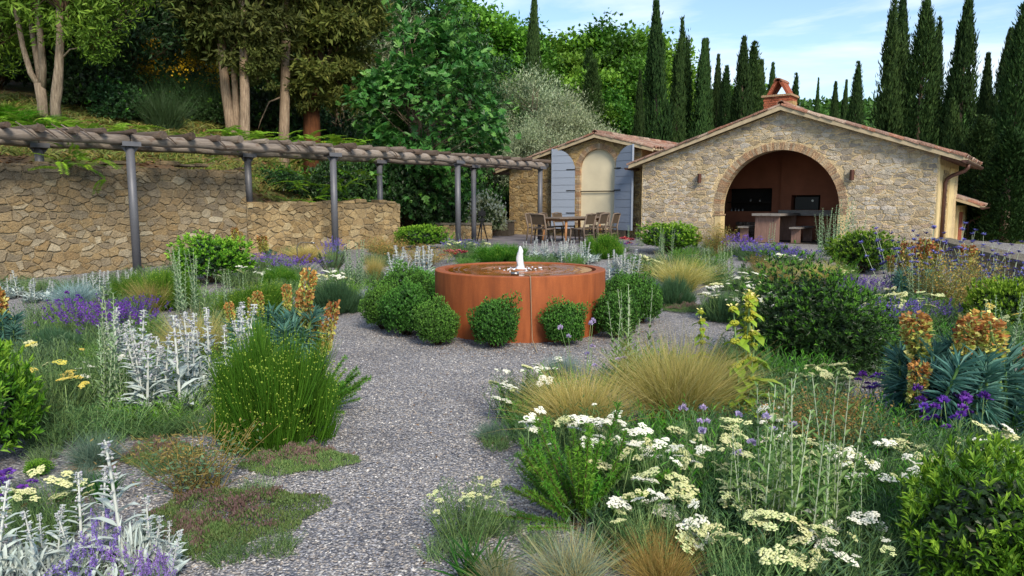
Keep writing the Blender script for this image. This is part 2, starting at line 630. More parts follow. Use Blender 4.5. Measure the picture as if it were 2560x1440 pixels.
# loose gravel chips of the path nearest to the camera
def path_pebbles():
    edge = [(1440, 470, 1110), (1300, 640, 1120), (1130, 760, 1280), (1000, 820, 1260), (900, 830, 1430), (830, 830, 1250), (790, 830, 1000)]
    L = [gnd(a, v) for v, a, b in edge]
    Rr = [gnd(b, v) for v, a, b in edge]
    P = []
    ysl = np.array([p.y for p in L])
    xl = np.array([p.x for p in L]); xr = np.array([p.x for p in Rr])
    N = 90000
    y = rng.uniform(3.0, 9.4, N)
    w = np.interp(y, ysl, xr) - np.interp(y, ysl, xl)
    x = rng.uniform(-3.2, 3.6, N)
    lo, hi = np.interp(y, ysl, xl) - 0.9, np.interp(y, ysl, xr) + 0.9
    ok = (x > lo) & (x < hi) & (rng.uniform(0, 1, N) < np.clip(1.45 - (y - 3) / 7.0, 0.3, 1))
    x, y = x[ok], y[ok]
    n = len(x)
    ico = np.array([(1, 0, 0), (-1, 0, 0), (0, 1, 0), (0, -1, 0), (0, 0, 1), (0, 0, -1)], float)
    fc = np.array([(0, 2, 4), (2, 1, 4), (1, 3, 4), (3, 0, 4), (2, 0, 5), (1, 2, 5), (3, 1, 5), (0, 3, 5)])
    V = np.repeat(ico[None], n, 0) * rng.uniform(0.6, 1.3, (n, 6, 1))
    sc = np.stack([rng.uniform(0.6, 1.3, n), rng.uniform(0.45, 0.95, n), rng.uniform(0.3, 0.7, n)], -1) * (0.006 + 0.006 * rng.uniform(0, 1, n) ** 2.5)[:, None] * 1.15
    V *= sc[:, None, :]
    a = rng.uniform(0, 6.28, n)
    c, s = np.cos(a)[:, None], np.sin(a)[:, None]
    V = np.stack([V[..., 0] * c - V[..., 1] * s, V[..., 0] * s + V[..., 1] * c, V[..., 2]], -1)
    z = np.array([gz(q) for q in y]) + 0.004
    V += np.stack([x, y, z], -1)[:, None, :]
    F = (fc[None] + 6 * np.arange(n)[:, None, None]).reshape(-1, 3)
    o = obj('gravel_chips', Geo().add(V.reshape(-1, 3), F).mesh('gravel_chips', M['pebble']))
    tag(o, 'loose grey gravel chips on the path', 'gravel', None, 'stuff')


path_pebbles()


# ------------------------------------------------------------------ stone laying
def clip(poly, nx, ny, c):
    o = []
    for i in range(len(poly)):
        a, b = poly[i], poly[(i + 1) % len(poly)]
        da, db = nx * a[0] + ny * a[1] - c, nx * b[0] + ny * b[1] - c
        if da <= 0:
            o.append(a)
        if da * db < 0:
            t = da / (da - db)
            o.append((a[0] + t * (b[0] - a[0]), a[1] + t * (b[1] - a[1])))
    return o


def area(p):
    return 0.5 * sum(p[i][0] * p[(i + 1) % len(p)][1] - p[(i + 1) % len(p)][0] * p[i][1] for i in range(len(p)))


def shrink(poly, d):
    q = poly
    n = len(poly)
    for i in range(n):
        a, b = poly[i], poly[(i + 1) % n]
        ex, ey = b[0] - a[0], b[1] - a[1]
        l = math.hypot(ex, ey)
        if l < 1e-6:
            continue
        nx, ny = ey / l, -ex / l
        q = clip(q, nx, ny, nx * a[0] + ny * a[1] - d)
        if len(q) < 3:
            return []
    return q


def rubble(x0, x1, z0, z1, w, h, jx, jz, joint, joint_var, clips=(), extra=0.3):
    """irregular stone outlines that fill a wall face (x along, z up)"""
    S = []
    z = z0 + h * 0.4
    row = 0
    while z < z1 + h:
        hh = h * random.uniform(0.75, 1.3)
        x = x0 - random.uniform(0, w)
        while x < x1 + w:
            ww = w * random.choice((0.5, 0.7, 0.9, 1.0, 1.2, 1.5))
            S.append((x + random.uniform(-jx, jx) * w, z + random.uniform(-jz, jz) * h))
            x += ww
        z += hh
    for _ in range(int(len(S) * extra)):
        S.append((random.uniform(x0, x1), random.uniform(z0, z1)))
    A = w / h * 0.8
    P = np.array(S) * np.array([1, A])
    out = []
    for i in range(len(P)):
        if not (x0 - 0.1 < S[i][0] < x1 + 0.1 and z0 - 0.1 < S[i][1] < z1 + 0.1):
            continue
        d = ((P - P[i]) ** 2).sum(1)
        nb = np.argsort(d)[1:22]
        poly = [(P[i][0] - 2, P[i][1] - 2), (P[i][0] + 2, P[i][1] - 2), (P[i][0] + 2, P[i][1] + 2), (P[i][0] - 2, P[i][1] + 2)]
        for j in nb:
            nx, ny = P[j] - P[i]
            m = (P[j] + P[i]) / 2
            poly = clip(poly, nx, ny, nx * m[0] + ny * m[1])
        poly = [(a, b / A) for a, b in poly]
        for c in ((-1, 0, -x0), (1, 0, x1), (0, -1, -z0), (0, 1, z1)) + tuple(clips):
            if len(poly) > 2:
                poly = clip(poly, *c)
        if len(poly) < 3:
            continue
        poly = shrink(poly, joint * random.uniform(1 - joint_var, 1 + joint_var))
        if len(poly) >= 3 and abs(area(poly)) > 0.0012:
            out.append(poly)
    return out


def soften(poly, rough):
    q = []
    n = len(poly)
    for i in range(n):
        a, b = poly[i], poly[(i + 1) % n]
        l = math.hypot(b[0] - a[0], b[1] - a[1])
        if l < 0.012:
            continue
        for t in ((0.1, 0.9) if l < 0.16 else (0.07, 0.5, 0.93)):
            j = rough * min(l, 0.2)
            q.append((a[0] + t * (b[0] - a[0]) + random.uniform(-j, j), a[1] + t * (b[1] - a[1]) + random.uniform(-j, j)))
    return q


def add_stone(g, poly, depth, back=0.02, mat=0):
    n = len(poly)
    if n < 3:
        return
    if area(poly) < 0:
        poly = poly[::-1]
    cx, cz = sum(p[0] for p in poly) / n, sum(p[1] for p in poly) / n
    tx, tz = random.uniform(-0.1, 0.1), random.uniform(-0.12, 0.12)
    V = []
    for sc, dp in ((1.0, -back), (0.975, 0.65), (0.88, 1.0)):
        for x, z in poly:
            dd = -back if dp < 0 else depth * dp * random.uniform(0.85, 1.15) + (tx * (x - cx) + tz * (z - cz)) * (0.6 if dp == 1 else 0.2)
            V.append((cx + (x - cx) * sc, -dd, cz + (z - cz) * sc))
    F = []
    for r in range(2):
        for i in range(n):
            F.append((r * n + i, r * n + (i + 1) % n, (r + 1) * n + (i + 1) % n, (r + 1) * n + i))
    b = g.n
    g.add(V, F, mat)
    g.f.append((np.array([[2 * n + i for i in range(n)]]) + b, mat))


def lay(polys, parent, mat, depth=0.025, rough=0.07, name='stone', limit=300, fix=None):
    polys = [soften(p, rough) for p in polys]
    if fix:
        polys = [fix(p) for p in polys]
    polys = [p for p in polys if len(p) >= 4 and abs(area(p)) > 0.001]
    polys.sort(key=lambda p: -abs(area(p)))
    for p in polys[:limit]:
        g = Geo()
        add_stone(g, p, depth * random.uniform(0.6, 1.4))
        obj(name, g.mesh(name, mat), parent)
    rest = polys[limit:]
    if rest:
        g = Geo()
        for p in rest:
            add_stone(g, p, depth * random.uniform(0.6, 1.2))
        o = obj('small_stones', g.mesh('small_stones', mat), parent)
        o['kind'] = 'stuff'


# ------------------------------------------------------------------ the two garden walls behind the pergola
def garden_wall(name, p0, p1, ztop, mat, label, w, h, vis0, end=False):
    dx, dy = p1[0] - p0[0], p1[1] - p0[1]
    ln, rz = math.hypot(dx, dy), math.atan2(dy, dx)
    rt = empty(name, (p0[0], p0[1], 0), rz, label, 'wall')
    zb = 0.02
    core = obj('wall_core', Geo().box(0, ln, 0.0, 0.42, zb, ztop - 0.012).mesh('wall_core', M['wall_mortar']), rt)
    lay(rubble(vis0, ln, zb + 0.02, ztop, w, h, 0.36, 0.26, 0.008, 0.8), core, mat, 0.026, 0.14)
    # top stones
    x = vis0
    while x < ln - 0.05:
        l = random.uniform(0.25, 0.5)
        l = min(l, ln - x)
        q = Geo()
        add_stone(q, soften([(x + 0.008, -0.02), (x + l - 0.008, -0.02), (x + l - 0.008, 0.42), (x + 0.008, 0.42)], 0.05), 0.02)
        me = q.mesh('coping_stone', mat)
        o = obj('coping_stone', me, core, (0, random.uniform(-0.012, 0.012), ztop - random.uniform(0.0, 0.012)), (R(90) * -1 + random.uniform(-0.03, 0.03), random.uniform(-0.02, 0.02), 0))
        o.scale = (1, random.uniform(1.0, 2.0), 1)
        x += l
    if end:
        ro = empty('wall_end', (ln, 0, 0), R(90), parent=rt)
        lay(rubble(0.01, 0.42, zb, ztop - 0.02, 0.3, 0.2, 0.2, 0.2, 0.007, 0.5), ro, mat, 0.02)
    return rt


garden_wall('garden_wall', (-12.2, 10.9), (-6.2, 16.9), 2.45, M['wall_stone'],
            'tall rubble stone wall at the left edge with dark stained top', 0.27, 0.14, 3.2)
garden_wall('garden_wall', (-6.2 + 0.01, 16.9 + 0.01), (-3.1, 20.0), 1.70, M['wall_stone_low'],
            'lower ochre stone wall stepping down behind the pergola posts', 0.27, 0.15, 0.0, True)


# ------------------------------------------------------------------ pergola
def log_mesh(name, length, r, mat, seg=12, n=9, wob=0.02):
    g = Geo()
    pts, rad = [], []
    for i in range(n):
        t = i / (n - 1)
        pts.append((t * length, random.uniform(-wob, wob), random.uniform(-wob, wob)))
        rad.append(r * random.uniform(0.9, 1.08))
    g.tube(pts, rad, seg, 0)
    me = g.mesh(name, mat, True)
    for p in me.polygons:
        if len(p.vertices) > 4:
            p.use_smooth = False
    return me


def pergola():
    F = [Vector(p) for p in ((-10.85, 11.2), (-7.47, 14.3), (-4.28, 17.45), (-1.53, 20.5), (0.92, 23.8))]
    n = [Vector((-(F[i + 1] - F[i]).normalized().y, (F[i + 1] - F[i]).normalized().x)) for i in range(4)]
    nn = [n[0], (n[0] + n[1]).normalized(), (n[1] + n[2]).normalized(), (n[2] + n[3]).normalized(), n[3]]
    B = [Vector(p) for p in ((-12.5, 11.7), (-9.48, 14.65), (-6.41, 17.7), (-3.71, 20.4), (-1.21, 22.9))]
    ZB = 2.80
    rt = empty('pergola', (F[1].x, F[1].y, gz(F[1].y)), 0, 'long rustic pergola of bark-stripped logs on round grey steel posts', 'pergola')
    off = rt.location.copy()

    def loc(p, z):
        return Vector((p.x, p.y, z)) - off
    for line, nm in ((F, 'front'), (B, 'back')):
        for i, p in enumerate(line):
            if i == 0:
                continue
            zb = gz(p.y) if nm == 'front' else max(gz(p.y), hz(p.x, p.y)) - 0.3
            q = Geo().tube([(0, 0, zb), (0, 0, ZB)], 0.08, 20)
            po = obj('post', q.mesh('post', M['post'], True), rt, loc(p, 0))
            for f in po.data.polygons:
                if len(f.vertices) > 4:
                    f.use_smooth = False
            d = (line[min(i + 1, 4)] - line[i - 1]).normalized()
            br = Geo().box(-0.17, 0.17, -0.09, 0.09, 0, 0.012)
            br.box(-0.17, 0.17, -0.135, -0.125, 0.0, 0.09).box(-0.17, 0.17, 0.125, 0.135, 0.0, 0.09)
            br.poly([(-0.17, 0, 0), (-0.08, 0, 0), (-0.08, 0, -0.12), (-0.17, 0.008, 0), (-0.08, 0.008, 0), (-0.08, 0.008, -0.12)], [(0, 1, 2), (5, 4, 3), (0, 2, 5, 3)])
            br.poly([(0.17, 0, 0), (0.08, 0, 0), (0.08, 0, -0.12), (0.17, 0.008, 0), (0.08, 0.008, 0), (0.08, 0.008, -0.12)], [(2, 1, 0), (3, 4, 5), (3, 5, 2, 0)])
            obj('bracket', br.mesh('bracket', M['post']), po, (0, 0, ZB), (0, 0, math.atan2(d.y, d.x)))
        for i in range(4):
            a, b = line[i], line[i + 1]
            d = (b - a).normalized()
            if i == 3:
                b = b + d * (0.35 if nm == 'front' else 2.6)
            L = (b - a).length
            obj('beam', log_mesh('beam', L - 0.02, 0.106, M['beam_log'], 14, 16, 0.016), rt, loc(a, ZB + 0.12), (0, 0, math.atan2(d.y, d.x)))
    ms = [log_mesh('rafter', 2.45, 0.066, M['rafter_log'], 12, 8, 0.018) for _ in range(8)]
    s = 0.3
    k = 0
    tot = 0
    for i in range(4):
        a, b = F[i], F[i + 1]
        L = (b - a).length
        d = (b - a) / L
        while s < L + (0.4 if i == 3 else 0):
            p = a + d * s - nn[i] * random.uniform(0.22, 0.34)
            q = nn[i] * (1 - s / L) + nn[i + 1] * (s / L)
            o = obj('rafter', ms[k % 8], rt, loc(p, ZB + 0.12 + 0.10 + 0.03 + random.uniform(-0.012, 0.012)),
                    (random.uniform(0, 6), random.uniform(-0.012, 0.012), math.atan2(q.y, q.x) + 0.24 + random.uniform(-0.06, 0.06)))
            w = random.uniform(0.72, 1.28)
            o.scale = (random.uniform(0.9, 1.05), w, w)
            s += random.uniform(0.48, 0.6)
            k += 1
        s -= L
    # peeling bark and vine stems lying over the logs
    for i in range(16):
        t = random.uniform(0.25, 3.6)
        j = int(t)
        p = F[j] + (F[j + 1] - F[j]) * (t - j)
        g = Geo()
        d = (F[j + 1] - F[j]).normalized()
        pts = [Vector((p.x, p.y, 0)) + Vector((d.x * u * 0.35, d.y * u * 0.35, 0)) - Vector((nn[j].x, nn[j].y, 0)) * (0.10 + 0.08 * math.sin(u * 3)) +
               Vector((0, 0, ZB + 0.33 - 0.28 * u)) for u in (0, 0.3, 0.6, 0.9)]
        g.tube(pts, [0.012, 0.014, 0.012, 0.006], 5)
        obj('bark_strip', g.mesh('bark_strip', M['rafter_log'], True), rt, -off)
    return F, B, ZB


PF, PB, PZ = pergola()
# ------------------------------------------------------------------ stone buildings
RZ = math.atan2(-0.6, 0.8)
FLOOR = 0.5


def tile_mesh(seg=6):
    """one half-round clay tile: x across, y down the slope, z up; 0.42 long"""
    g = Geo()
    V, F = [], []
    for (y, r) in ((0.0, 0.085), (0.42, 0.105)):
        for rr, zz in ((r, 0.0), (r - 0.016, -0.004)):
            for k in range(seg + 1):
                a = math.pi * k / seg
                V.append((rr * math.cos(a), y, rr * math.sin(a) * 0.8 + zz - y * 0.02))
    n = seg + 1
    for k in range(seg):
        F.append((k, k + 1, 2 * n + k + 1, 2 * n + k))
        F.append((n + k + 1, n + k, 3 * n + k, 3 * n + k + 1))
        F.append((2 * n + k, 2 * n + k + 1, 3 * n + k + 1, 3 * n + k))
        F.append((k + 1, k, n + k, n + k + 1))
    for a, b in ((0, 2 * n), (n - 1, 3 * n - 1)):
        F.append((a, b, b + n, a + n))
    return g.add(V, F)


TILE = tile_mesh()
TV, TF = TILE.v[0], TILE.f[0][0]
TILE_ME = TILE.mesh('roof_tile', M['tile'], False)


def slope_tiles(parent, frame, ncol, nrow, shown, pitch_w=0.215, pitch_l=0.36, flip=False):
    """frame: Matrix whose x runs along the eaves (into the house), y down the slope, z off the roof"""
    g = Geo()
    for c in range(ncol):
        for r in range(nrow):
            T = frame @ Matrix.Translation((c * pitch_w + random.uniform(-0.012, 0.012), r * pitch_l + random.uniform(-0.02, 0.02), 0.005 + random.uniform(0, 0.012))) @ \
                Matrix.Rotation(random.uniform(-0.05, 0.05), 4, 'Z') @ Matrix.Rotation(random.uniform(-0.02, 0.03) - 0.03, 4, 'X')
            if c in shown:
                o = obj('roof_tile', TILE_ME, parent)
                o.matrix_local = T
            else:
                A = np.array(T)
                g.add(TV @ A[:3, :3].T + A[:3, 3], TF)
    if g.n:
        o = obj('back_tiles', g.mesh('back_tiles', M['tile']), parent)
        o['kind'] = 'stuff'


def slope_frame(ridge, down, into):
    """ridge: start point at the ridge; down: unit vector down the slope; into: unit vector along the ridge"""
    y, x = Vector(down).normalized(), Vector(into).normalized()
    z = x.cross(y)
    if z.z < 0:
        z = -z
    m = Matrix((x, y, z)).transposed().to_4x4()
    m.translation = Vector(ridge)
    return m


def front_wall(W, apex, ze0, ze1, cx, rad, spring, sill, thick, mat, parent, name='front_wall'):
    def top(x):
        return ze0 + (apex[1] - ze0) * x / apex[0] if x <= apex[0] else apex[1] + (ze1 - apex[1]) * (x - apex[0]) / (W - apex[0])
    x0, x1 = cx - rad, cx + rad
    N = 40
    xa = [cx - rad * math.cos(math.pi * k / N) for k in range(N + 1)]
    g = Geo()

    def quad(a, b, c, d):
        g.poly([a, b, c, d], [(0, 1, 2, 3)])

    def sl(xa_, xb_, za, zb):
        for y, fl in ((0.0, False), (thick, True)):
            q = [(xa_, y, za), (xb_, y, zb), (xb_, y, top(xb_)), (xa_, y, top(xa_))]
            quad(*(q[::-1] if fl else q))
        quad((xa_, 0, top(xa_)), (xb_, 0, top(xb_)), (xb_, thick, top(xb_)), (xa_, thick, top(xa_)))
    bot = -0.5
    for a, b in ((0, x0), (x1, W)):
        pts = sorted(set([a, b] + ([apex[0]] if a < apex[0] < b else [])))
        for p, q in zip(pts[:-1], pts[1:]):
            sl(p, q, bot, bot)
    zs = [spring + math.sqrt(max(0, rad * rad - (x - cx) ** 2)) for x in xa]
    for i in range(N):
        if xa[i] < apex[0] < xa[i + 1]:
            zm = spring + math.sqrt(max(0, rad * rad - (apex[0] - cx) ** 2))
            sl(xa[i], apex[0], zs[i], zm)
            sl(apex[0], xa[i + 1], zm, zs[i + 1])
        else:
            sl(xa[i], xa[i + 1], zs[i], zs[i + 1])
        quad((xa[i], 0, zs[i]), (xa[i], thick, zs[i]), (xa[i + 1], thick, zs[i + 1]), (xa[i + 1], 0, zs[i + 1]))
    quad((x0, 0, sill), (x0, thick, sill), (x0, thick, spring), (x0, 0, spring))
    quad((x1, 0, spring), (x1, thick, spring), (x1, thick, sill), (x1, 0, sill))
    if sill > 0:
        for y in (0.0, thick):
            quad((x0, y, bot), (x1, y, bot), (x1, y, sill), (x0, y, sill))
        quad((x0, 0, sill), (x1, 0, sill), (x1, thick, sill), (x0, thick, sill))
    quad((0, 0, bot), (0, 0, ze0), (0, thick, ze0), (0, thick, bot))
    quad((W, 0, bot), (W, thick, bot), (W, thick, ze1), (W, 0, ze1))
    return obj(name, g.mesh(name, mat), parent)


def arch_bricks(parent, cx, spring, rad, wid, mat, n, deep, leg=0.0, legstep=0.075, proud=0.012):
    for k in range(n):
        a0 = math.pi * k / n
        a1 = math.pi * (k + 1) / n
        gp = 0.11 * (a1 - a0)
        a0 += gp
        a1 -= gp
        r0, r1 = rad - 0.004, rad + wid * random.uniform(0.93, 1.05)
        p = random.uniform(0.3, 1.4) * proud
        c = [(cx - r * math.cos(a), spring + r * math.sin(a)) for r, a in ((r0, a0), (r0, a1), (r1, a1), (r1, a0))]
        V = [(x, -p, z) for x, z in c] + [(x, deep, z) for x, z in c]
        g = Geo().add(V, [(3, 2, 1, 0), (0, 1, 5, 4), (1, 2, 6, 5), (2, 3, 7, 6), (3, 0, 4, 7)])
        obj('brick', g.mesh('brick', mat), parent)
    z = spring - legstep
    while leg > 0 and z > spring - leg:
        for s in (-1, 1):
            w = wid * random.uniform(0.6, 1.1)
            xa, xb = sorted((cx + s * (rad - 0.004), cx + s * (rad + w)))
            obj('brick', Geo().box(xa, xb, -random.uniform(0.3, 1.4) * proud, deep, z + 0.008, z + legstep - 0.005).mesh('brick', mat), parent)
        z -= legstep


def roof(root, W, apex, ze0, ze1, over0, over1, front, depth, shown_r, shown_l, rows_extra=0):
    rf = empty('roof', parent=root)
    s0 = (apex[1] - ze0) / apex[0]
    s1 = (apex[1] - ze1) / (W - apex[0])
    t = 0.07
    g = Geo()
    for x0, z0, x1, z1 in ((-over0, ze0 - s0 * over0, apex[0], apex[1]), (W + over1, ze1 - s1 * over1, apex[0], apex[1])):
        e = 0.04
        V = [(x0, -front, z0 + e), (x1, -front, z1 + e), (x1, depth, z1 + e), (x0, depth, z0 + e)]
        V += [(x, y, z + t) for x, y, z in V]
        g.add(V, [(0, 1, 2, 3), (7, 6, 5, 4), (0, 4, 5, 1), (1, 5, 6, 2), (2, 6, 7, 3), (3, 7, 4, 0)])
    obj('roof_deck', g.mesh('roof_deck', M['verge']), rf)
    # cream boards under the edge of the roof
    for x0, z0 in ((-over0, ze0 - s0 * over0), (W + over1, ze1 - s1 * over1)):
        g = Geo()
        a, b = (x0, z0), (apex[0], apex[1])
        V = []
        for y in (-front - 0.012, -front + 0.05):
            V += [(a[0], y, a[1] - 0.01), (b[0], y, b[1] - 0.01), (b[0], y, b[1] + 0.075), (a[0], y, a[1] + 0.075)]
        g.add(V, [(0, 1, 2, 3), (7, 6, 5, 4), (0, 4, 5, 1), (3, 2, 6, 7), (0, 3, 7, 4)])
        obj('verge_board', g.mesh('verge_board', M['verge']), rf)
    for (sx, s, ov, wid, shown) in ((1, s1, over1, W - apex[0], shown_r), (-1, s0, over0, apex[0], shown_l)):
        dn = Vector((sx, 0, -s)).normalized()
        ln = math.hypot(wid + ov, s * (wid + ov))
        fr = slope_frame((apex[0], -front + 0.06, apex[1] + 0.115), dn, (0, 1, 0))
        nrow = int(ln / 0.36)
        slope_tiles(rf, fr, int((depth + front) / 0.215), nrow, shown, pitch_l=(ln + 0.04) / (nrow + 0.1))
    k = 0
    y = -front
    while y < depth - 0.3:
        o = obj('ridge_tile', TILE_ME, rf)
        o.matrix_local = Matrix.Translation((apex[0], y, apex[1] + 0.17 + random.uniform(-0.01, 0.01))) @ Matrix.Scale(1.35, 4)
        y += 0.5
        k += 1
    return rf


# ---- the building with the round arch
ROOT = empty('stone_building', (4.29, 24.0, FLOOR), RZ, 'gabled rubble stone building with a wide brick arch and outdoor kitchen', 'building')
W1, AP1, E0, E1 = 8.49, (4.45, 3.87), 2.46, 2.45
ACX, AR, ASP = 4.40, 1.72, 1.03
fw = front_wall(W1, AP1, E0, E1, ACX, AR, ASP, -0.5, 0.36, M['house_mortar'], ROOT)
s0 = (AP1[1] - E0) / AP1[0]
s1 = (AP1[1] - E1) / (W1 - AP1[0])
cl = [(-s0 / math.hypot(s0, 1), 1 / math.hypot(s0, 1), (E0 - 0.02) / math.hypot(s0, 1)),
      (s1 / math.hypot(s1, 1), 1 / math.hypot(s1, 1), (E1 + s1 * W1 - 0.02) / math.hypot(s1, 1))]


def off_arch(cx, sp, r):
    def f(p):
        q = []
        for x, z in p:
            if z < sp:
                if abs(x - cx) < r:
                    x = cx + (r if x > cx else -r)
            else:
                d = math.hypot(x - cx, z - sp)
                if d < r:
                    x, z = cx + (x - cx) * r / max(d, 1e-4), sp + (z - sp) * r / max(d, 1e-4)
            q.append((x, z))
        return q
    return f


pl = [p for p in rubble(0.03, W1 - 0.03, 0.0, AP1[1], 0.33, 0.112, 0.4, 0.17, 0.010, 0.9, cl, 0.2)]


def keep_out(p, cx, sp, r):
    x, z = sum(a for a, b in p) / len(p), sum(b for a, b in p) / len(p)
    return (abs(x - cx) > r) if z < sp else math.hypot(x - cx, z - sp) > r


pl = [p for p in pl if keep_out(p, ACX, ASP, AR + 0.26)]
lay(pl, fw, M['house_stone'], 0.011, 0.13, limit=300, fix=off_arch(ACX, ASP, AR + 0.25))
ar = empty('arch', parent=ROOT)
arch_bricks(ar, ACX, ASP, AR, 0.215, M['brick'], 78, 0.3, leg=0.16)
obj('impost', Geo().box(ACX - AR - 0.2, ACX - AR + 0.05, -0.03, 0.36, ASP - 0.21, ASP - 0.165).mesh('impost', M['brick']), ar)
obj('jamb', Geo().box(ACX - AR - 0.16, ACX - AR + 0.03, -0.012, 0.34, -0.4, ASP - 0.212).mesh('jamb', M['plaster']), ar)
obj('jamb', Geo().box(ACX + AR - 0.03, ACX + AR + 0.16, -0.012, 0.34, -0.4, ASP - 0.165).mesh('jamb', M['plaster']), ar)
# side and back walls
DEP = 4.6
sg = Geo()
sg.box(W1 - 0.36, W1, 0.361, DEP, -0.6, E1 - 0.02)
side = obj('side_wall', sg.mesh('side_wall', M['house_mortar']), ROOT)
obj('side_wall', Geo().box(0, 0.36, 0.361, DEP, -0.6, E0 - 0.02).mesh('side_wall', M['house_mortar']), ROOT)
obj('back_wall', Geo().box(0.36, W1 - 0.36, DEP - 0.3, DEP, -0.6, E0 - 0.02).mesh('back_wall', M['house_mortar']), ROOT)
obj('back_gable', Geo().poly([(0.02, DEP - 0.2, E0 - 0.03), (W1 - 0.02, DEP - 0.2, E1 - 0.03), (AP1[0], DEP - 0.2, AP1[1]), (0.02, DEP - 0.02, E0 - 0.03), (W1 - 0.02, DEP - 0.02, E1 - 0.03), (AP1[0], DEP - 0.02, AP1[1])],
    [(0, 1, 2), (5, 4, 3), (0, 3, 4, 1), (1, 4, 5, 2), (2, 5, 3, 0)]).mesh('back_gable', M['house_mortar']), ROOT)
sr = empty('side_stones', (W1, 0, 0), R(90), parent=ROOT)
lay(rubble(0.9, 2.1, 0.2, E1 - 0.35, 0.3, 0.17, 0.3, 0.3, 0.012, 0.6), sr, M['annex_stone'], 0.015)
obj('corner_pier', Geo().box(-0.004, 0.75, -0.02, 0.012, -0.4, E1 - 0.25).mesh('corner_pier', M['plaster']), sr)
obj('corner_pier', Geo().box(2.25, 3.4, -0.03, 0.012, -0.4, E1 - 0.25).mesh('corner_pier', M['plaster']), sr)
roof(ROOT, W1, AP1, E0, E1, 0.38, 0.54, 0.24, DEP + 0.3, (0, 1, 2), (0, 1, 2))
# eaves rafters, gutter and rain pipe
for y in np.arange(0.1, DEP, 0.6):
    zz = E1 - s1 * 0.0
    obj('rafter_end', Geo().poly([(W1, y, E1 - 0.10), (W1 + 0.5, y, E1 - s1 * 0.5 - 0.06), (W1 + 0.5, y, E1 - s1 * 0.5 + 0.03), (W1, y, E1 + 0.03),
                                  (W1, y + 0.09, E1 - 0.10), (W1 + 0.5, y + 0.09, E1 - s1 * 0.5 - 0.06), (W1 + 0.5, y + 0.09, E1 - s1 * 0.5 + 0.03), (W1, y + 0.09, E1 + 0.03)],
                                 [(0, 1, 2, 3), (7, 6, 5, 4), (0, 4, 5, 1), (1, 5, 6, 2)]).mesh('rafter_end', M['pink_board']), ROOT)


def gutter(parent, x, y0, y1, z, r=0.075):
    g = Geo()
    V, F = [], []
    for y in (y0, y1):
        for rr in (r, r - 0.008):
            for k in range(9):
                a = math.pi + math.pi * k / 8
                V.append((x + rr * math.cos(a), y, z + rr * math.sin(a)))
    for k in range(8):
        F += [(k, k + 1, 18 + k + 1, 18 + k), (9 + k + 1, 9 + k, 27 + k, 27 + k + 1), (k + 1, k, 9 + k, 9 + k + 1), (18 + k, 18 + k + 1, 27 + k + 1, 27 + k)]
    g.add(V, F)
    g.poly([V[k] for k in range(9)], [list(range(9))])
    return obj('gutter', g.mesh('gutter', M['gutter']), parent)


gx, gzz = W1 + 0.58, E1 - s1 * 0.54 + 0.02
gutter(ROOT, gx, -0.28, DEP, gzz)
pts = [(gx, 0.6, gzz - 0.07), (gx, 0.6, gzz - 0.16), (gx - 0.06, 0.6, gzz - 0.24), (gx - 0.35, 0.6, gzz - 0.36), (W1 + 0.13, 0.6, gzz - 0.44), (W1 + 0.09, 0.6, gzz - 0.54), (W1 + 0.09, 0.6, -0.4)]
obj('rain_pipe', Geo().tube(pts, 0.05, 12).mesh('rain_pipe', M['gutter'], True), ROOT)
gutter(ROOT, -0.45, -0.28, 0.6, E0 - s0 * 0.38 + 0.02)
# wall lamps
for lx in (2.02, 6.42):
    lp = obj('wall_lamp', Geo().lathe([(0.0, 0), (0.055, 0), (0.06, 0.01), (0.06, 0.27), (0.055, 0.28), (0.0, 0.28)], 16).mesh('wall_lamp', M['bronze'], False), ROOT, (lx, -0.10, 1.83))
    obj('lamp_arm', Geo().box(-0.02, 0.02, 0.05, 0.11, 0.1, 0.18).mesh('lamp_arm', M['bronze']), lp)
# chimney
ch = empty('chimney', (3.95, 1.0, 0), parent=ROOT)
CW, CD, CZ0, CZ1 = 0.8, 0.72, 3.5, 4.42
obj('chimney_core', Geo().box(-CW / 2 + 0.015, CW / 2 - 0.015, 0.015, CD - 0.015, CZ0, CZ1).mesh('chimney_core', M['annex_mortar']), ch)
row = 0
z = CZ0 + 0.1
bm = Geo().box(-0.115, 0.115, -0.05, 0.05, 0, 0.058).mesh('brick', M['red_brick'])
while z < CZ1 - 0.03:
    o_ = 0.12 if row % 2 else 0.0
    for k in range(4):
        x = -CW / 2 + 0.12 + k * 0.235 + o_ * 0.2
        obj('brick', bm, ch, (min(x, CW / 2 - 0.115), 0.05 - random.uniform(0, 0.006), z))
    for k in range(3):
        obj('brick', bm, ch, (CW / 2 - 0.05 + random.uniform(0, 0.006), 0.12 + k * 0.25 + o_ * 0.2, z), (0, 0, R(90)))
    z += 0.07
    row += 1
obj('chimney_slab', Geo().box(-CW / 2 - 0.05, CW / 2 + 0.05, -0.05, CD + 0.05, CZ1, CZ1 + 0.06).mesh('chimney_slab', M['brick']), ch)
for s in (-1, 1):
    V = [(s * 0.34, 0.08, CZ1 + 0.06), (s * 0.26, 0.08, CZ1 + 0.06), (s * 0.01, 0.08, CZ1 + 0.47), (s * 0.1, 0.08, CZ1 + 0.50)]
    V += [(x, 0.68, z) for x, y, z in V]
    obj('cowl_slab', Geo().add(V, [(0, 1, 2, 3), (7, 6, 5, 4), (0, 3, 7, 4), (1, 5, 6, 2), (3, 2, 6, 7), (0, 4, 5, 1)]).mesh('cowl_slab', M['red_brick']), ch)
o = obj('cowl_cap', TILE_ME, ch)
o.matrix_local = Matrix.Translation((0, 0.02, CZ1 + 0.46)) @ Matrix.Diagonal((1.5, 1.7, 1.5, 1))
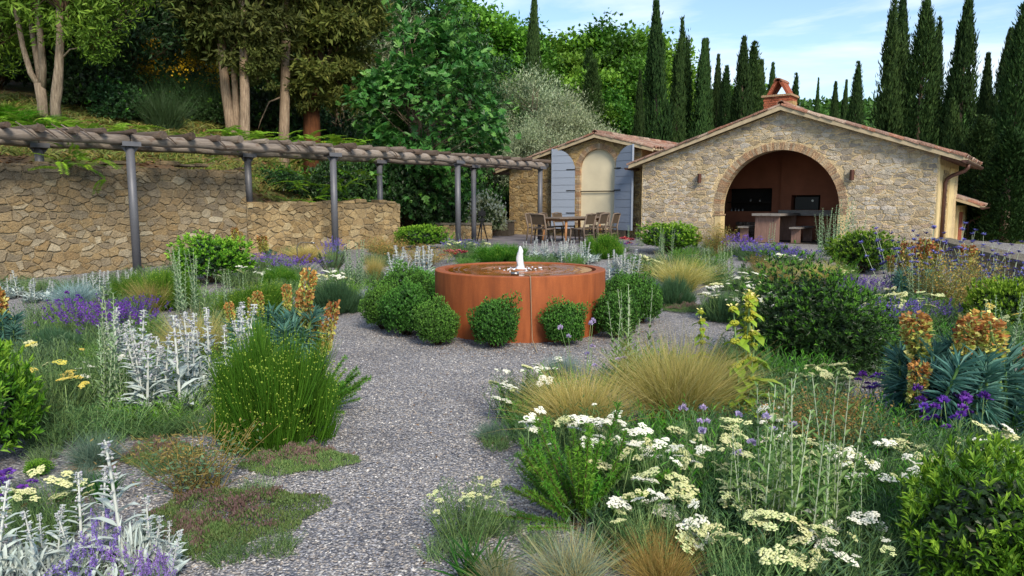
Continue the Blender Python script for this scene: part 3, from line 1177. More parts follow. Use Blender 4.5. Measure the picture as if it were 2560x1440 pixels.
obj('mortar_block', Geo().box(-0.15, 0.3, -0.35, 0.0, AP1[1] + 0.1, AP1[1] + 0.34).mesh('mortar_block', M['annex_mortar']), ch, (0.3, 0, 0))
# room behind the arch
rm = empty('kitchen_room', parent=ROOT)
rw = Geo()
RY = 2.9
BX0, BX1 = 1.2, 7.6
for x0, x1, z0, z1 in ((BX0, 1.75, 0, 2.6), (1.75, 3.35, 1.7, 2.9), (1.75, 3.35, 0, 0.92), (3.35, 3.7, 0, 2.95), (3.7, 4.05, 0, 3.0), (4.05, 4.95, 1.46, 3.0), (4.05, 4.95, 0, 0.98), (4.95, BX1, 0, 2.6)):
    rw.box(x0, x1, RY - (0.0 if x1 < 3.75 else 0.25), RY + 0.6, z0, z1)
obj('kitchen_wall', rw.mesh('kitchen_wall', M['red_plaster']), rm)
obj('kitchen_wall', Geo().box(BX0 - 0.1, BX0, 0.37, RY, -0.02, 2.6).mesh('kitchen_wall', M['red_plaster']), rm)
obj('kitchen_wall', Geo().box(BX1, BX1 + 0.1, 0.37, RY, -0.02, 2.5).mesh('kitchen_wall', M['red_plaster']), rm)
obj('kitchen_floor', Geo().box(BX0, BX1, 0.37, RY, -0.1, 0.02).mesh('kitchen_floor', M['dark_stone']), rm)
obj('kitchen_ceiling', Geo().box(2.0, 6.8, 0.37, RY + 0.6, 3.001, 3.05).mesh('kitchen_ceiling', M['pink_board']), rm)
obj('hearth_back', Geo().box(1.76, 3.34, RY + 0.58, RY + 0.6, 0.9, 1.75).mesh('hearth_back', M['recess_black']), rm)
ov = obj('oven_back', Geo().box(4.06, 4.94, RY + 0.30, RY + 0.34, 0.95, 1.5).mesh('oven_back', M['recess_black']), rm)
obj('oven_door', Geo().box(4.14, 4.86, RY - 0.1, RY - 0.06, 0.985, 1.4).mesh('oven_door', M['black']), rm)
obj('oven_gauge', Geo().lathe([(0, 0), (0.035, 0), (0.035, 0.012), (0, 0.012)], 12).mesh('oven_gauge', M['chrome']), rm, (4.68, RY - 0.101, 1.28), (R(90), 0, 0))
obj('mantel_beam', Geo().box(3.72, 5.35, RY - 0.5, RY - 0.251, 0.80, 0.975).mesh('mantel_beam', M['grey_board']), rm)
obj('shelf', Geo().box(1.77, 3.33, RY + 0.2, RY + 0.5, 1.22, 1.25).mesh('shelf', M['iron']), rm)
for k, gxx in enumerate((1.95, 2.07, 2.2, 2.32, 2.6, 2.9)):
    gl = obj('drinking_glass', Geo().lathe([(0.028, 0), (0.036, 0.11), (0.033, 0.11), (0.026, 0.006)], 10).mesh('drinking_glass', M['chrome'], True), None)
    gl.matrix_world = ROOT.matrix_basis @ Matrix.Translation((gxx, RY + 0.1 + 0.05 * (k % 2), 0.925 if k < 4 else 1.255))
    tag(gl, 'small drinking glass in the dark kitchen hearth niche', 'glass', 'glasses in the kitchen niche')
# the wooden table and benches under the arch
def in_house(name, label, cat, x, y, rz=0.0):
    e = empty(name, (0, 0, 0), 0, label, cat)
    e.matrix_world = ROOT.matrix_basis @ Matrix.Translation((x, y, 0.02)) @ Matrix.Rotation(rz, 4, 'Z')
    return e


tb = in_house('kitchen_table', 'heavy weathered plank table with solid board ends under the arch', 'table', 4.02, 0.95)
for k in range(3):
    obj('top_plank', Geo().box(-0.42 + k * 0.285, -0.142 + k * 0.285, -0.75, 1.3, 0.80, 0.87).mesh('top_plank', M['grey_board']), tb)
for yy in (-0.6, 1.1):
    for k in range(4):
        obj('end_board', Geo().box(-0.36 + k * 0.182, -0.182 + k * 0.182, yy - random.uniform(0, 0.008), yy + 0.06, 0, 0.80).mesh('end_board', M['pink_board']), tb)
for bx, nm in ((-0.75, 'left'), (0.8, 'right')):
    bn = in_house('bench', 'plank bench on the %s side of the kitchen table' % nm, 'bench', 4.02 + bx, 1.0)
    obj('seat', Geo().box(-0.16, 0.16, -0.6, 1.0, 0.42, 0.47).mesh('seat', M['grey_board']), bn)
    for yy in (-0.45, 0.85):
        obj('leg', Geo().box(-0.13, 0.13, yy, yy + 0.05, 0, 0.42).mesh('leg', M['pink_board']), bn)
st = in_house('firewood_stack', 'stack of round cut firewood logs in the dark niche left of the table', 'firewood', 2.75, 2.45)
lg = Geo().tube([(0, 0, 0), (0, 0.35, 0)], 0.06, 9).mesh('firewood_log', M['rafter_log'])
for r in range(5):
    for k in range(7 - r % 2):
        obj('firewood_log', lg, st, (-0.4 + 0.125 * k + 0.06 * (r % 2), random.uniform(0, 0.04), 0.06 + r * 0.108), (0, random.uniform(0, 3), 0))

# ---- low outbuilding behind, on the right
ob = empty('outbuilding', (4.29, 24.0, FLOOR), RZ, 'small low outbuilding with tiled lean-to roof right of the rain pipe', 'building')
obj('wall', Geo().box(6.6, 8.55, 4.7, 7.6, -1.6, 1.12).mesh('wall', M['plaster']), ob)
for k in range(5):
    obj('door_board', Geo().box(8.55, 8.57, 5.0 + k * 0.2, 5.19 + k * 0.2, -1.0, 0.92).mesh('door_board', M['red_brick']), ob)
orf = empty('roof', parent=ob)
dn = Vector((1, 0, -0.33)).normalized()
obj('roof_deck', Geo().poly([(6.4, 4.4, 1.95), (9.15, 4.4, 1.05), (9.15, 7.8, 1.05), (6.4, 7.8, 1.95), (6.4, 4.4, 2.03), (9.15, 4.4, 1.13), (9.15, 7.8, 1.13), (6.4, 7.8, 2.03)],
                            [(3, 2, 1, 0), (4, 5, 6, 7), (0, 1, 5, 4), (1, 2, 6, 5), (2, 3, 7, 6), (3, 0, 4, 7)]).mesh('roof_deck', M['verge']), orf)
slope_tiles(orf, slope_frame((6.4, 4.5, 2.04), dn, (0, 1, 0)), 15, 8, (0, 1, 2, 3))
gutter(ob, 9.2, 4.4, 7.6, 1.08)
obj('rain_pipe', Geo().tube([(9.2, 7.2, 1.0), (9.2, 7.2, 0.9), (8.7, 7.2, 0.6), (8.63, 7.2, 0.5), (8.63, 7.2, -1.3)], 0.045, 10).mesh('rain_pipe', M['gutter'], True), ob)

# ---- the shuttered annex
AN = empty('stone_annex', (-0.10, 28.0, FLOOR), RZ, 'stone annex with cream walled-up arch and blue-grey shutters', 'building')
W2, AP2, F0, F1 = 5.6, (3.87, 3.48), 2.48, 3.04
BCX, BR, BSP, BSI = 3.90, 0.735, 2.36, 0.28
aw = front_wall(W2, AP2, F0, F1, BCX, BR, BSP, BSI, 0.34, M['annex_mortar'], AN)
t0 = (AP2[1] - F0) / AP2[0]
t1 = (AP2[1] - F1) / (W2 - AP2[0])
cl2 = [(-t0 / math.hypot(t0, 1), 1 / math.hypot(t0, 1), (F0 - 0.02) / math.hypot(t0, 1)), (t1 / math.hypot(t1, 1), 1 / math.hypot(t1, 1), (F1 + t1 * W2 - 0.02) / math.hypot(t1, 1))]
pl = [p for p in rubble(0.02, W2 - 0.02, 0.0, AP2[1], 0.36, 0.15, 0.34, 0.2, 0.012, 0.7, cl2, 0.25) if keep_out(p, BCX, BSP, BR + 0.22)]
lay(pl, aw, M['annex_stone'], 0.014, 0.12, limit=300, fix=off_arch(BCX, BSP, BR + 0.21))
ar2 = empty('arch', parent=AN)
arch_bricks(ar2, BCX, BSP, BR, 0.19, M['brick'], 34, 0.1, leg=2.0, legstep=0.085)
g = Geo()
N = 24
prof = [(BCX + BR, BSI)] + [(BCX + BR * math.cos(math.pi * k / N), BSP + BR * math.sin(math.pi * k / N)) for k in range(N + 1)] + [(BCX - BR, BSI)]
g.poly([(x, 0.11, z) for x, z in prof], [list(range(len(prof)))[::-1]])
obj('plaster_infill', g.mesh('plaster_infill', M['cream']), AN)
obj('iron_bar', Geo().tube([(BCX - BR, 0.05, 1.62), (BCX + BR, 0.05, 1.62)], 0.018, 8).mesh('iron_bar', M['iron']), AN)
obj('step', Geo().box(BCX - 1.0, BCX + 1.3, -0.4, 0.1, 0, BSI - 0.02).mesh('step', M['dark_stone']), AN)
obj('side_wall', Geo().box(0, 0.34, 0.345, 6.5, -0.4, F0 - 0.02).mesh('side_wall', M['annex_mortar']), AN)
obj('side_wall', Geo().box(W2 - 0.34, W2, 0.345, 6.5, -0.4, F1 - 0.02).mesh('side_wall', M['annex_mortar']), AN)
obj('back_wall', Geo().box(0.341, W2 - 0.341, 6.2, 6.5, -0.4, F0 - 0.02).mesh('back_wall', M['annex_mortar']), AN)
obj('back_gable', Geo().poly([(0.02, 6.3, F0 - 0.03), (W2 - 0.02, 6.3, F1 - 0.03), (AP2[0], 6.3, AP2[1]), (0.02, 6.48, F0 - 0.03), (W2 - 0.02, 6.48, F1 - 0.03), (AP2[0], 6.48, AP2[1])],
    [(0, 1, 2), (5, 4, 3), (0, 3, 4, 1), (1, 4, 5, 2), (2, 5, 3, 0)]).mesh('back_gable', M['annex_mortar']), AN)
roof(AN, W2, AP2, F0, F1, 0.5, 0.5, 0.22, 6.7, tuple(range(0, 24)), (0, 1, 2))
gutter(AN, -0.55, -0.26, 6, F0 - t0 * 0.5 + 0.02)
for y in np.arange(0.0, 6, 0.6):
    obj('rafter_end', Geo().box(-0.48, 0.0, y, y + 0.09, F0 - 0.19, F0 - 0.08).mesh('rafter_end', M['pink_board']), AN)


def shutter(hx_, sgn, ang):
    sh = empty('shutter', (hx_, -0.04, 0), parent=AN)
    sh.rotation_euler = (0, 0, ang)
    w = 0.86
    zb = BSI + 0.0

    def topz(x):
        return BSP + math.sqrt(max(0, 0.8 ** 2 - (0.8 - min(x, 0.8)) ** 2)) - 0.02
    z = zb
    hgt = [0.262] * 11
    for h in hgt:
        z1 = z + h - 0.012
        pts = []
        xs_ = [i * w / 14 for i in range(15)]
        lo = [x for x in xs_ if topz(x) > z + 0.004]
        if not lo:
            break
        x_in = min(lo)
        if topz(0) < z1:
            up = [(x, min(z1, topz(x))) for x in xs_ if x >= x_in]
        else:
            up = [(0, z1), (w, z1)]
        poly = [(x_in if x_in > 0 else 0, z)] + up + [(w, z)]
        poly = [(sgn * x, zz) for x, zz in poly]
        n = len(poly)
        V = [(x, -0.045, zz) for x, zz in poly] + [(x, -0.012, zz) for x, zz in poly]
        g = Geo()
        fr = list(range(n))
        g.poly(V, [fr, [n + i for i in fr][::-1]] + [(i, (i + 1) % n, n + (i + 1) % n, n + i) for i in range(n)])
        obj('board', g.mesh('board', M['shutter']), sh)
        z += h
    g = Geo()
    poly = [(0.02, zb + 0.02)] + [(x, topz(x) - 0.02) for x in [0.02 + i * (w - 0.04) / 14 for i in range(15)]] + [(w - 0.02, zb + 0.02)]
    poly = [(sgn * x, zz) for x, zz in poly]
    n = len(poly)
    V = [(x, -0.011, zz) for x, zz in poly] + [(x, 0.012, zz) for x, zz in poly]
    fr = list(range(n))
    g.poly(V, [fr, [n + i for i in fr][::-1]] + [(i, (i + 1) % n, n + (i + 1) % n, n + i) for i in range(n)])
    obj('backing', g.mesh('backing', M['shutter']), sh)
    g = Geo().box(min(sgn * (w + 0.002), sgn * (w + 0.03)), max(sgn * (w + 0.002), sgn * (w + 0.03)), -0.06, 0.016, zb, topz(w) + 0.02)
    obj('edge_strip', g.mesh('edge_strip', M['shutter']), sh)
    for hz_ in (0.55, 1.35, 2.1):
        obj('hinge', Geo().box(min(0, sgn * 0.3) - 0.02, max(0, sgn * 0.3) + 0.02, -0.056, -0.046, zb + hz_, zb + hz_ + 0.035).mesh('hinge', M['iron']), sh)


shutter(BCX - BR - 0.17, -1, R(13))
shutter(BCX + BR - 0.0, 1, R(-20))

# ------------------------------------------------------------------ low walls, trough, tripod, tap
def stone_box(name, label, cat, c, rz, lx, ly, z0, z1, mat, w=0.3, h=0.16, cop=True):
    e = empty(name, (c[0], c[1], 0), rz, label, cat)
    core = obj('wall_core', Geo().box(0, lx, 0, ly, z0, z1).mesh('wall_core', M['wall_mortar']), e)
    lay(rubble(0.01, lx - 0.01, z0, z1 - 0.01, w, h, 0.28, 0.28, 0.008, 0.5), core, mat, 0.02)
    ro = empty('wall_end', (lx, 0, 0), R(90), parent=e)
    lay(rubble(0.01, ly - 0.01, z0, z1 - 0.01, w, h, 0.2, 0.2, 0.008, 0.5), ro, mat, 0.02)
    if cop:
        x = -0.03
        while x < lx:
            l = min(random.uniform(0.4, 0.7), lx + 0.03 - x)
            obj('coping_slab', Geo().box(x + 0.004, x + l - 0.004, -0.05, ly + 0.05, z1 + 0.001, z1 + 0.06 + random.uniform(0, 0.008)).mesh('coping_slab', M['coping']), core)
            x += l
    return e


a = at(985, 565, 22.6)
b = at(1245, 560, 26.0)
a1, a2 = at(1080, 562, 24.2), at(1228, 562, 24.2)
stone_box('low_wall', 'low pinkish stone wall with coping behind the far pergola posts', 'wall', a1, 0, a2.x - a1.x, 0.4, 0.4, 0.98, M['annex_stone'])
q1, q2 = at(1232, 575, 26.2), at(1272, 575, 26.2)
tr = empty('stone_trough', (q1.x, 26.4, 0.5), R(-20), 'dark square stone trough against the annex corner', 'trough')
obj('trough_body', Geo().box(0, 0.62, 0, 0.6, 0, 0.52).mesh('trough_body', M['dark_stone']), tr)
for x0, x1, y0, y1 in ((-0.03, 0.65, -0.03, 0.06), (-0.03, 0.65, 0.54, 0.63), (-0.03, 0.06, 0.061, 0.539), (0.56, 0.65, 0.061, 0.539)):
    obj('trough_rim', Geo().box(x0, x1, y0, y1, 0.521, 0.575).mesh('trough_rim', M['coping']), tr)
# low wall with pale coping that runs forward from the right corner of the building
stone_box('low_wall', 'low dark stone wall with pale coping running right from the building corner', 'wall', (7.9, 9.6), math.atan2(19.2 - 9.6, 11.6 - 7.9), 10.3, 0.4, 0.0, 0.72, M['dark_stone'])
tp = at(1205, 600, 22.0)
tr = empty('camera_tripod', (tp.x, tp.y, 0.5), 0, 'small black camera on a tripod standing by the far pergola post', 'tripod')
for k in range(3):
    a = 2.1 * k + 0.4
    obj('leg', Geo().tube([(0.02 * math.cos(a), 0.02 * math.sin(a), 0.66), (0.2 * math.cos(a), 0.2 * math.sin(a), 0)], [0.022, 0.014], 8).mesh('leg', M['black']), tr)
obj('column', Geo().tube([(0, 0, 0.6), (0, 0, 0.8)], 0.03, 8).mesh('column', M['black']), tr)
obj('head', Geo().box(-0.09, 0.09, -0.06, 0.06, 0.66, 0.74).mesh('head', M['black']), tr)
cb = obj('camera_body', Geo().box(-0.11, 0.11, -0.05, 0.05, 0.8, 0.96).box(-0.04, 0.05, -0.05, 0.04, 0.96, 1.01).mesh('camera_body', M['black']), tr)
obj('lens', Geo().tube([(0.01, -0.05, 0.87), (0.01, -0.17, 0.87)], 0.055, 14).mesh('lens', M['black']), cb)

# ------------------------------------------------------------------ dining table and chairs on the patio
AX = Vector((0.6, 0.8, 0))
TC = at(1432, 590, 22.6)
TC = Vector((TC.x, TC.y, 0.515))
RT = math.atan2(0.8, 0.6)
tb = empty('dining_table', TC, RT, 'long teak table with rounded corners in front of the cream arch', 'table')
Lx, Wy = 1.25, 0.52
oc = [(-Lx, -Wy + 0.2), (-Lx + 0.2, -Wy), (Lx - 0.2, -Wy), (Lx, -Wy + 0.2), (Lx, Wy - 0.2), (Lx - 0.2, Wy), (-Lx + 0.2, Wy), (-Lx, Wy - 0.2)]
g = Geo()
n = 8
g.poly([(x, y, 0.715) for x, y in oc] + [(x, y, 0.755) for x, y in oc], [list(range(8))[::-1], [8 + i for i in range(8)]] + [(i, (i + 1) % 8, 8 + (i + 1) % 8, 8 + i) for i in range(8)])
obj('table_top', g.mesh('table_top', M['teak']), tb)
for sx in (-1, 1):
    for sy in (-1, 1):
        obj('leg', Geo().tube([(sx * 0.95, sy * 0.36, 0.715), (sx * 1.08, sy * 0.42, 0)], [0.045, 0.03], 10).mesh('leg', M['teak_warm'], True), tb)
obj('apron', Geo().box(-1.0, 1.0, -0.36, 0.36, 0.65, 0.714).mesh('apron', M['teak_warm']), tb)


def chair_parts():
    """faces +x; origin on the floor under the seat"""
    P = []
    s = Geo().box(-0.23, 0.23, -0.23, 0.23, 0.425, 0.455)
    P.append(('seat', s.mesh('seat', M['weave'])))
    b = Geo()
    V = []
    for z, x in ((0.56, -0.275), (0.84, -0.345)):
        for y in (-0.22, 0.22):
            for t in (0, 0.022):
                V.append((x + t, y, z))
    b.add(V, [(0, 4, 6, 2), (1, 3, 7, 5), (0, 2, 3, 1), (4, 5, 7, 6), (0, 1, 5, 4), (2, 6, 7, 3)])
    P.append(('backrest', b.mesh('backrest', M['weave'])))
    P.append(('top_rail', Geo().tube([(-0.345, -0.25, 0.85), (-0.355, 0, 0.87), (-0.345, 0.25, 0.85)], 0.022, 8).mesh('top_rail', M['teak'], True)))
    for sy in (-1, 1):
        P.append(('leg', Geo().tube([(0.22, sy * 0.23, 0.47), (0.25, sy * 0.25, 0)], [0.024, 0.018], 8).mesh('leg', M['teak'], True)))
        P.append(('leg', Geo().tube([(-0.35, sy * 0.24, 0.86), (-0.24, sy * 0.24, 0.45), (-0.3, sy * 0.25, 0)], [0.02, 0.028, 0.018], 8).mesh('leg', M['teak'], True)))
        P.append(('side_rail', Geo().tube([(0.22, sy * 0.235, 0.43), (-0.24, sy * 0.24, 0.43)], 0.02, 8).mesh('side_rail', M['teak'], True)))
    P.append(('stretcher', Geo().tube([(-0.27, -0.24, 0.25), (-0.27, 0.24, 0.25)], 0.014, 6).mesh('stretcher', M['teak'], True)))
    return P


CP = chair_parts()
for lx, ly, rz, lab in ((-1.62, 0.0, 0, 'teak chair with woven back at the near end of the patio table'), (1.62, 0, 180, 'teak chair with woven back at the far end of the patio table'),
                        (-0.75, 0.78, -90, 'woven teak chair nearest of three on the left of the patio table'), (0.0, 0.78, -90, 'middle woven teak chair on the left of the patio table'), (0.75, 0.78, -90, 'woven teak chair farthest of three on the left of the patio table'),
                        (-0.75, -0.78, 90, 'woven teak chair nearest of three on the right of the patio table'), (0.0, -0.78, 90, 'middle woven teak chair on the right of the patio table'), (0.75, -0.78, 90, 'woven teak chair farthest of three on the right of the patio table')):
    p = TC + AX * lx + Vector((-0.8, 0.6, 0)) * ly
    c = empty('dining_chair', p, RT + R(rz) + random.uniform(-0.12, 0.12), lab, 'chair', 'chairs around the patio table')
    for nm, me in CP:
        obj(nm, me, c)

# ------------------------------------------------------------------ fountain
FC = Vector((0.11, 9.76, gz(9.76)))
FR, FH = 1.153, 0.775
fo = empty('fountain', FC, 0, 'large round rust-brown corten steel fountain basin in the gravel', 'fountain')
bm_ = Geo().lathe([(FR, -0.05), (FR, FH - 0.008), (FR - 0.008, FH), (FR - 0.125, FH), (FR - 0.13, FH - 0.006), (FR - 0.13, FH - 0.2)], 128).mesh('basin', M['corten'], True)
bo = obj('basin', bm_, fo)
md = bo.modifiers.new('edges', 'EDGE_SPLIT')
md.split_angle = R(40)
obj('inner_ring', Geo().lathe([(FR - 0.175, FH - 0.2), (FR - 0.175, FH - 0.02), (FR - 0.18, FH - 0.014), (0, FH - 0.014)], 96).mesh('inner_ring', M['water'], True), fo)
obj('gap', Geo().lathe([(FR - 0.13, FH - 0.15), (FR - 0.175, FH - 0.15)], 96).mesh('gap', M['black']), fo)
g = Geo()
wv, wf = [(0, 0, 0)], []
wr = FR - 0.182
rs = [wr * (k / 26) for k in range(1, 27)]
for r in rs:
    for k in range(72):
        a = 2 * math.pi * k / 72
        am = 0.012 * math.exp(-r * 2.6)
        zz = am * math.sin(r * 46 + 1.3 * math.sin(a * 3)) + 0.5 * am * math.sin(r * 77 + 2 * a)
        wv.append((r * math.cos(a), r * math.sin(a), zz if r < wr * 0.98 else 0))
for i in range(25):
    for k in range(72):
        wf.append((1 + i * 72 + k, 1 + (i + 1) * 72 + k, 1 + (i + 1) * 72 + (k + 1) % 72, 1 + i * 72 + (k + 1) % 72))
g.add(wv, wf)
g.f.append((np.array([(0, 1 + k, 1 + (k + 1) % 72) for k in range(72)]), 0))
wo_ = obj('water_surface', g.mesh('water_surface', M['water'], True), fo, (0, 0, FH - 0.008))


def foam():
    m, nt, N, L, b, out = newmat('white_water')
    b.inputs['Base Color'].default_value = (0.82, 0.86, 0.92, 1)
    b.inputs['Roughness'].default_value = 0.25
    b.inputs['Transmission Weight'].default_value = 0.25
    b.inputs['IOR'].default_value = 1.2
    b.inputs['Subsurface Weight'].default_value = 0.3
    b.inputs['Subsurface Radius'].default_value = (0.05, 0.05, 0.05)
    bump(nt, noise(nt, 24, 5, 0.7, stretch=(1, 1, 0.4)), b, 0.8, 0.02)
    return m


M['foam'] = foam()
g = Geo()
V, F = [], []
hs = [0, 0.02, 0.06, 0.11, 0.16, 0.19, 0.22, 0.25, 0.28, 0.305, 0.32]
rr = [0.085, 0.058, 0.05, 0.048, 0.046, 0.043, 0.039, 0.033, 0.025, 0.014, 0.002]
for h, r in zip(hs, rr):
    for k in range(14):
        a = 2 * math.pi * k / 14
        q = r * random.uniform(0.82, 1.2)
        V.append((q * math.cos(a) + 0.006 * math.sin(h * 30), q * math.sin(a), h))
for i in range(len(hs) - 1):
    for k in range(14):
        F.append((i * 14 + k, i * 14 + (k + 1) % 14, (i + 1) * 14 + (k + 1) % 14, (i + 1) * 14 + k))
g.add(V, F)
obj('water_jet', g.mesh('water_jet', M['foam'], True), fo, (0, 0, FH - 0.012))
g = Geo()
for k in range(46):
    a, r = random.uniform(0, 6.28), random.uniform(0.05, 0.2) if k < 34 else random.uniform(0.2, 0.4)
    q = random.uniform(0.006, 0.02)
    g.lathe([(0.001, 0.012 * q / 0.02), (q * 0.7, 0.008 * q / 0.02), (q, 0)], 7, 0, (r * math.cos(a), r * math.sin(a)))
o = obj('splash_foam', g.mesh('splash_foam', M['foam'], True), fo, (0, 0, FH - 0.004))
# thin cable with a small sensor that hangs over the rim
yr = -FR
cx0 = 0.075
e = empty('rim_cable', (FC.x + cx0, FC.y - FR, FC.z + FH), 0, 'thin pale cable hanging over the front rim of the fountain', 'cable')
end = gnd(1343, 884)
pts = [(-0.10, 0.30, 0.008), (-0.02, 0.2, 0.012), (0.02, 0.08, 0.014), (0.035, 0.01, 0.012), (0.038, -0.012, -0.01), (0.045, -0.014, -0.3), (0.055, -0.02, -0.6)]
el = end - e.location
pts += [(0.06, -0.05, -FH + 0.02), (el.x, el.y, -FH + 0.01 + (gz(end.y) - FC.z))]
obj('cable', Geo().tube(pts, 0.0045, 7).mesh('cable', M['cable'], True), e)
obj('sensor', Geo().tube([(-0.2, 0.31, 0.012), (-0.10, 0.3, 0.012)], 0.022, 10).mesh('sensor', M['chrome'], True), e)
# curved watering pipe by the low wall
tp = gnd(757, 668)
pi = empty('water_spout', tp, 0, 'curved thin pale watering pipe standing in front of the low ochre wall', 'pipe')
obj('pipe', Geo().tube([(-0.1, 0, 0), (-0.11, 0, 0.42), (-0.08, 0, 0.5), (-0.02, 0, 0.53), (0.2, 0, 0.52)], 0.012, 8).mesh('pipe', M['coping'], True), pi)
obj('nozzle', Geo().tube([(0.2, 0, 0.52), (0.27, 0, 0.515)], 0.018, 8).mesh('nozzle', M['chrome'], True), pi)
# ------------------------------------------------------------------ foliage tools
def unit(a):
    return a / np.maximum(np.linalg.norm(a, axis=-1, keepdims=True), 1e-9)


def rdir(n):
    return unit(rng.normal(size=(n, 3)))


def frames(d, nh):
    """rotation matrices whose y axis is d and whose z axis leans to nh"""
    d = unit(d)
    x = unit(np.cross(d, nh) + 1e-6)
    z = np.cross(x, d)
    return np.stack([x, d, z], -1)


LEAF2 = (np.array([(0, 0, 0), (-0.5, 0.42, 0.06), (0, 1, -0.04), (0.5, 0.42, 0.06)]), np.array([(0, 2, 1), (0, 3, 2)]))
LEAF6 = (np.array([(0, 0, 0), (-0.42, 0.3, 0.08), (-0.38, 0.66, 0.06), (0, 1, -0.12), (0.38, 0.66, 0.06), (0.42, 0.3, 0.08), (0, 0.33, 0.0), (0, 0.68, 0.0)]),
         np.array([(0, 6, 1), (1, 6, 7), (1, 7, 2), (2, 7, 3), (0, 5, 6), (5, 7, 6), (5, 4, 7), (4, 3, 7)]))
FIGLEAF = (np.array([(0, 0, 0), (-0.34, 0.12, 0.05), (-0.55, 0.38, -0.02), (-0.27, 0.46, 0.06), (-0.36, 0.78, 0.0), (-0.13, 0.68, 0.04), (0, 1, -0.1),
                     (0.13, 0.68, 0.04), (0.36, 0.78, 0), (0.27, 0.46, 0.06), (0.55, 0.38, -0.02), (0.34, 0.12, 0.05)]),
           np.array([(0, 2, 1), (0, 3, 2), (0, 4, 3), (0, 5, 4), (0, 6, 5), (0, 7, 6), (0, 8, 7), (0, 9, 8), (0, 10, 9), (0, 11, 10)]))
OCTA = (np.array([(1, 0, 0), (-1, 0, 0), (0, 1, 0), (0, -1, 0), (0, 0, 1), (0, 0, -1.0)]),
        np.array([(0, 2, 4), (2, 1, 4), (1, 3, 4), (3, 0, 4), (2, 0, 5), (1, 2, 5), (3, 1, 5), (0, 3, 5)]))
DOME = (np.array([(1, 0, 0), (0.5, 0.87, 0), (-0.5, 0.87, 0), (-1, 0, 0), (-0.5, -0.87, 0), (0.5, -0.87, 0), (0, 0, 0.6)]),
        np.array([(0, 1, 6), (1, 2, 6), (2, 3, 6), (3, 4, 6), (4, 5, 6), (5, 0, 6)]))


def put(G, T, P, D, NH, L, W, mat=0):
    """leaves: template T at points P along D, leaf faces leaning to NH; length L, width W"""
    n = len(P)
    if n == 0:
        return
    L = np.broadcast_to(np.asarray(L, float), (n,))
    W = np.broadcast_to(np.asarray(W, float), (n,))
    A = frames(D, NH)
    V = T[0][None] * np.stack([W, L, L], -1)[:, None, :]
    V = np.einsum('nij,nkj->nki', A, V) + P[:, None, :]
    k = len(T[0])
    G.add(V.reshape(-1, 3), (T[1][None] + k * np.arange(n)[:, None, None]).reshape(-1, T[1].shape[1]), mat)


def blobs(G, T, P, S, mat=0):
    n = len(P)
    if n == 0:
        return
    S = np.asarray(S, float)
    if S.ndim == 0:
        S = np.full(n, float(S))
    if S.ndim == 1:
        S = np.stack([S, S, S], -1)
    a = rng.uniform(0, 6.28, n)
    c, s = np.cos(a)[:, None], np.sin(a)[:, None]
    V = T[0][None] * S[:, None, :]
    V = np.stack([V[..., 0] * c - V[..., 1] * s, V[..., 0] * s + V[..., 1] * c, V[..., 2]], -1) + P[:, None, :]
    k = len(T[0])
    G.add(V.reshape(-1, 3), (T[1][None] + k * np.arange(n)[:, None, None]).reshape(-1, 3), mat)


def curve(P0, D, L, droop, ts, side=None):
    """points on bent shoots: (n, len(ts), 3)"""
    n = len(P0)
    D = unit(D)
    L = np.broadcast_to(np.asarray(L, float), (n,))
    droop = np.broadcast_to(np.asarray(droop, float), (n,))
    t = np.asarray(ts)[None, :, None]
    out = D.copy()
    out[:, 2] = 0
    C = P0[:, None, :] + D[:, None, :] * L[:, None, None] * t
    bend = np.zeros((n, 3))
    bend[:, 2] = -1
    bend += 0.6 * unit(out + 1e-6)
    C += bend[:, None, :] * (droop * L)[:, None, None] * t ** 2.2
    return C


def blades(G, P0, D, L, w, droop, mat=0, seg=3):
    n = len(P0)
    ts = np.linspace(0, 1, seg + 1)
    C = curve(P0, D, L, droop, ts)
    S = unit(np.cross(unit(D), rdir(n)))
    w = np.broadcast_to(np.asarray(w, float), (n,))
    ww = np.maximum(1 - ts ** 1.6, 0.04)
    A = C - S[:, None, :] * (w[:, None] * ww[None])[..., None] * 0.5
    B = C + S[:, None, :] * (w[:, None] * ww[None])[..., None] * 0.5
    V = np.stack([A, B], 2).reshape(n, -1, 3)
    k = 2 * (seg + 1)
    f = np.array([(2 * i, 2 * i + 1, 2 * i + 3, 2 * i + 2) for i in range(seg)])
    G.add(V.reshape(-1, 3), (f[None] + k * np.arange(n)[:, None, None]).reshape(-1, 4), mat)
    return C


def rods(G, C, r, mat=0, taper=0.4):
    """three-sided tubes along polylines C (n,m,3)"""
    n, m, _ = C.shape
    T = unit(np.gradient(C, axis=1))
    X = unit(np.cross(T, np.broadcast_to(np.array([0.31, 0.87, 0.38]), T.shape)))
    Y = np.cross(T, X)
    r = np.broadcast_to(np.asarray(r, float), (n,))
    rr = r[:, None] * np.linspace(1, taper, m)[None]
    rings = []
    for k in range(3):
        a = 2.094 * k
        rings.append(C + (X * math.cos(a) + Y * math.sin(a)) * rr[..., None])
    V = np.stack(rings, 2).reshape(n, m * 3, 3)
    f = np.array([(i * 3 + k, i * 3 + (k + 1) % 3, (i + 1) * 3 + (k + 1) % 3, (i + 1) * 3 + k) for i in range(m - 1) for k in range(3)])
    G.add(V.reshape(-1, 3), (f[None] + 3 * m * np.arange(n)[:, None, None]).reshape(-1, 4), mat)


def up(n, spread):
    d = rng.normal(size=(n, 3)) * spread
    d[:, 2] = 1
    return unit(d)


def disc(n, r):
    a, q = rng.uniform(0, 6.28, n), r * np.sqrt(rng.uniform(0, 1, n))
    return np.stack([q * np.cos(a), q * np.sin(a), np.zeros(n)], -1)


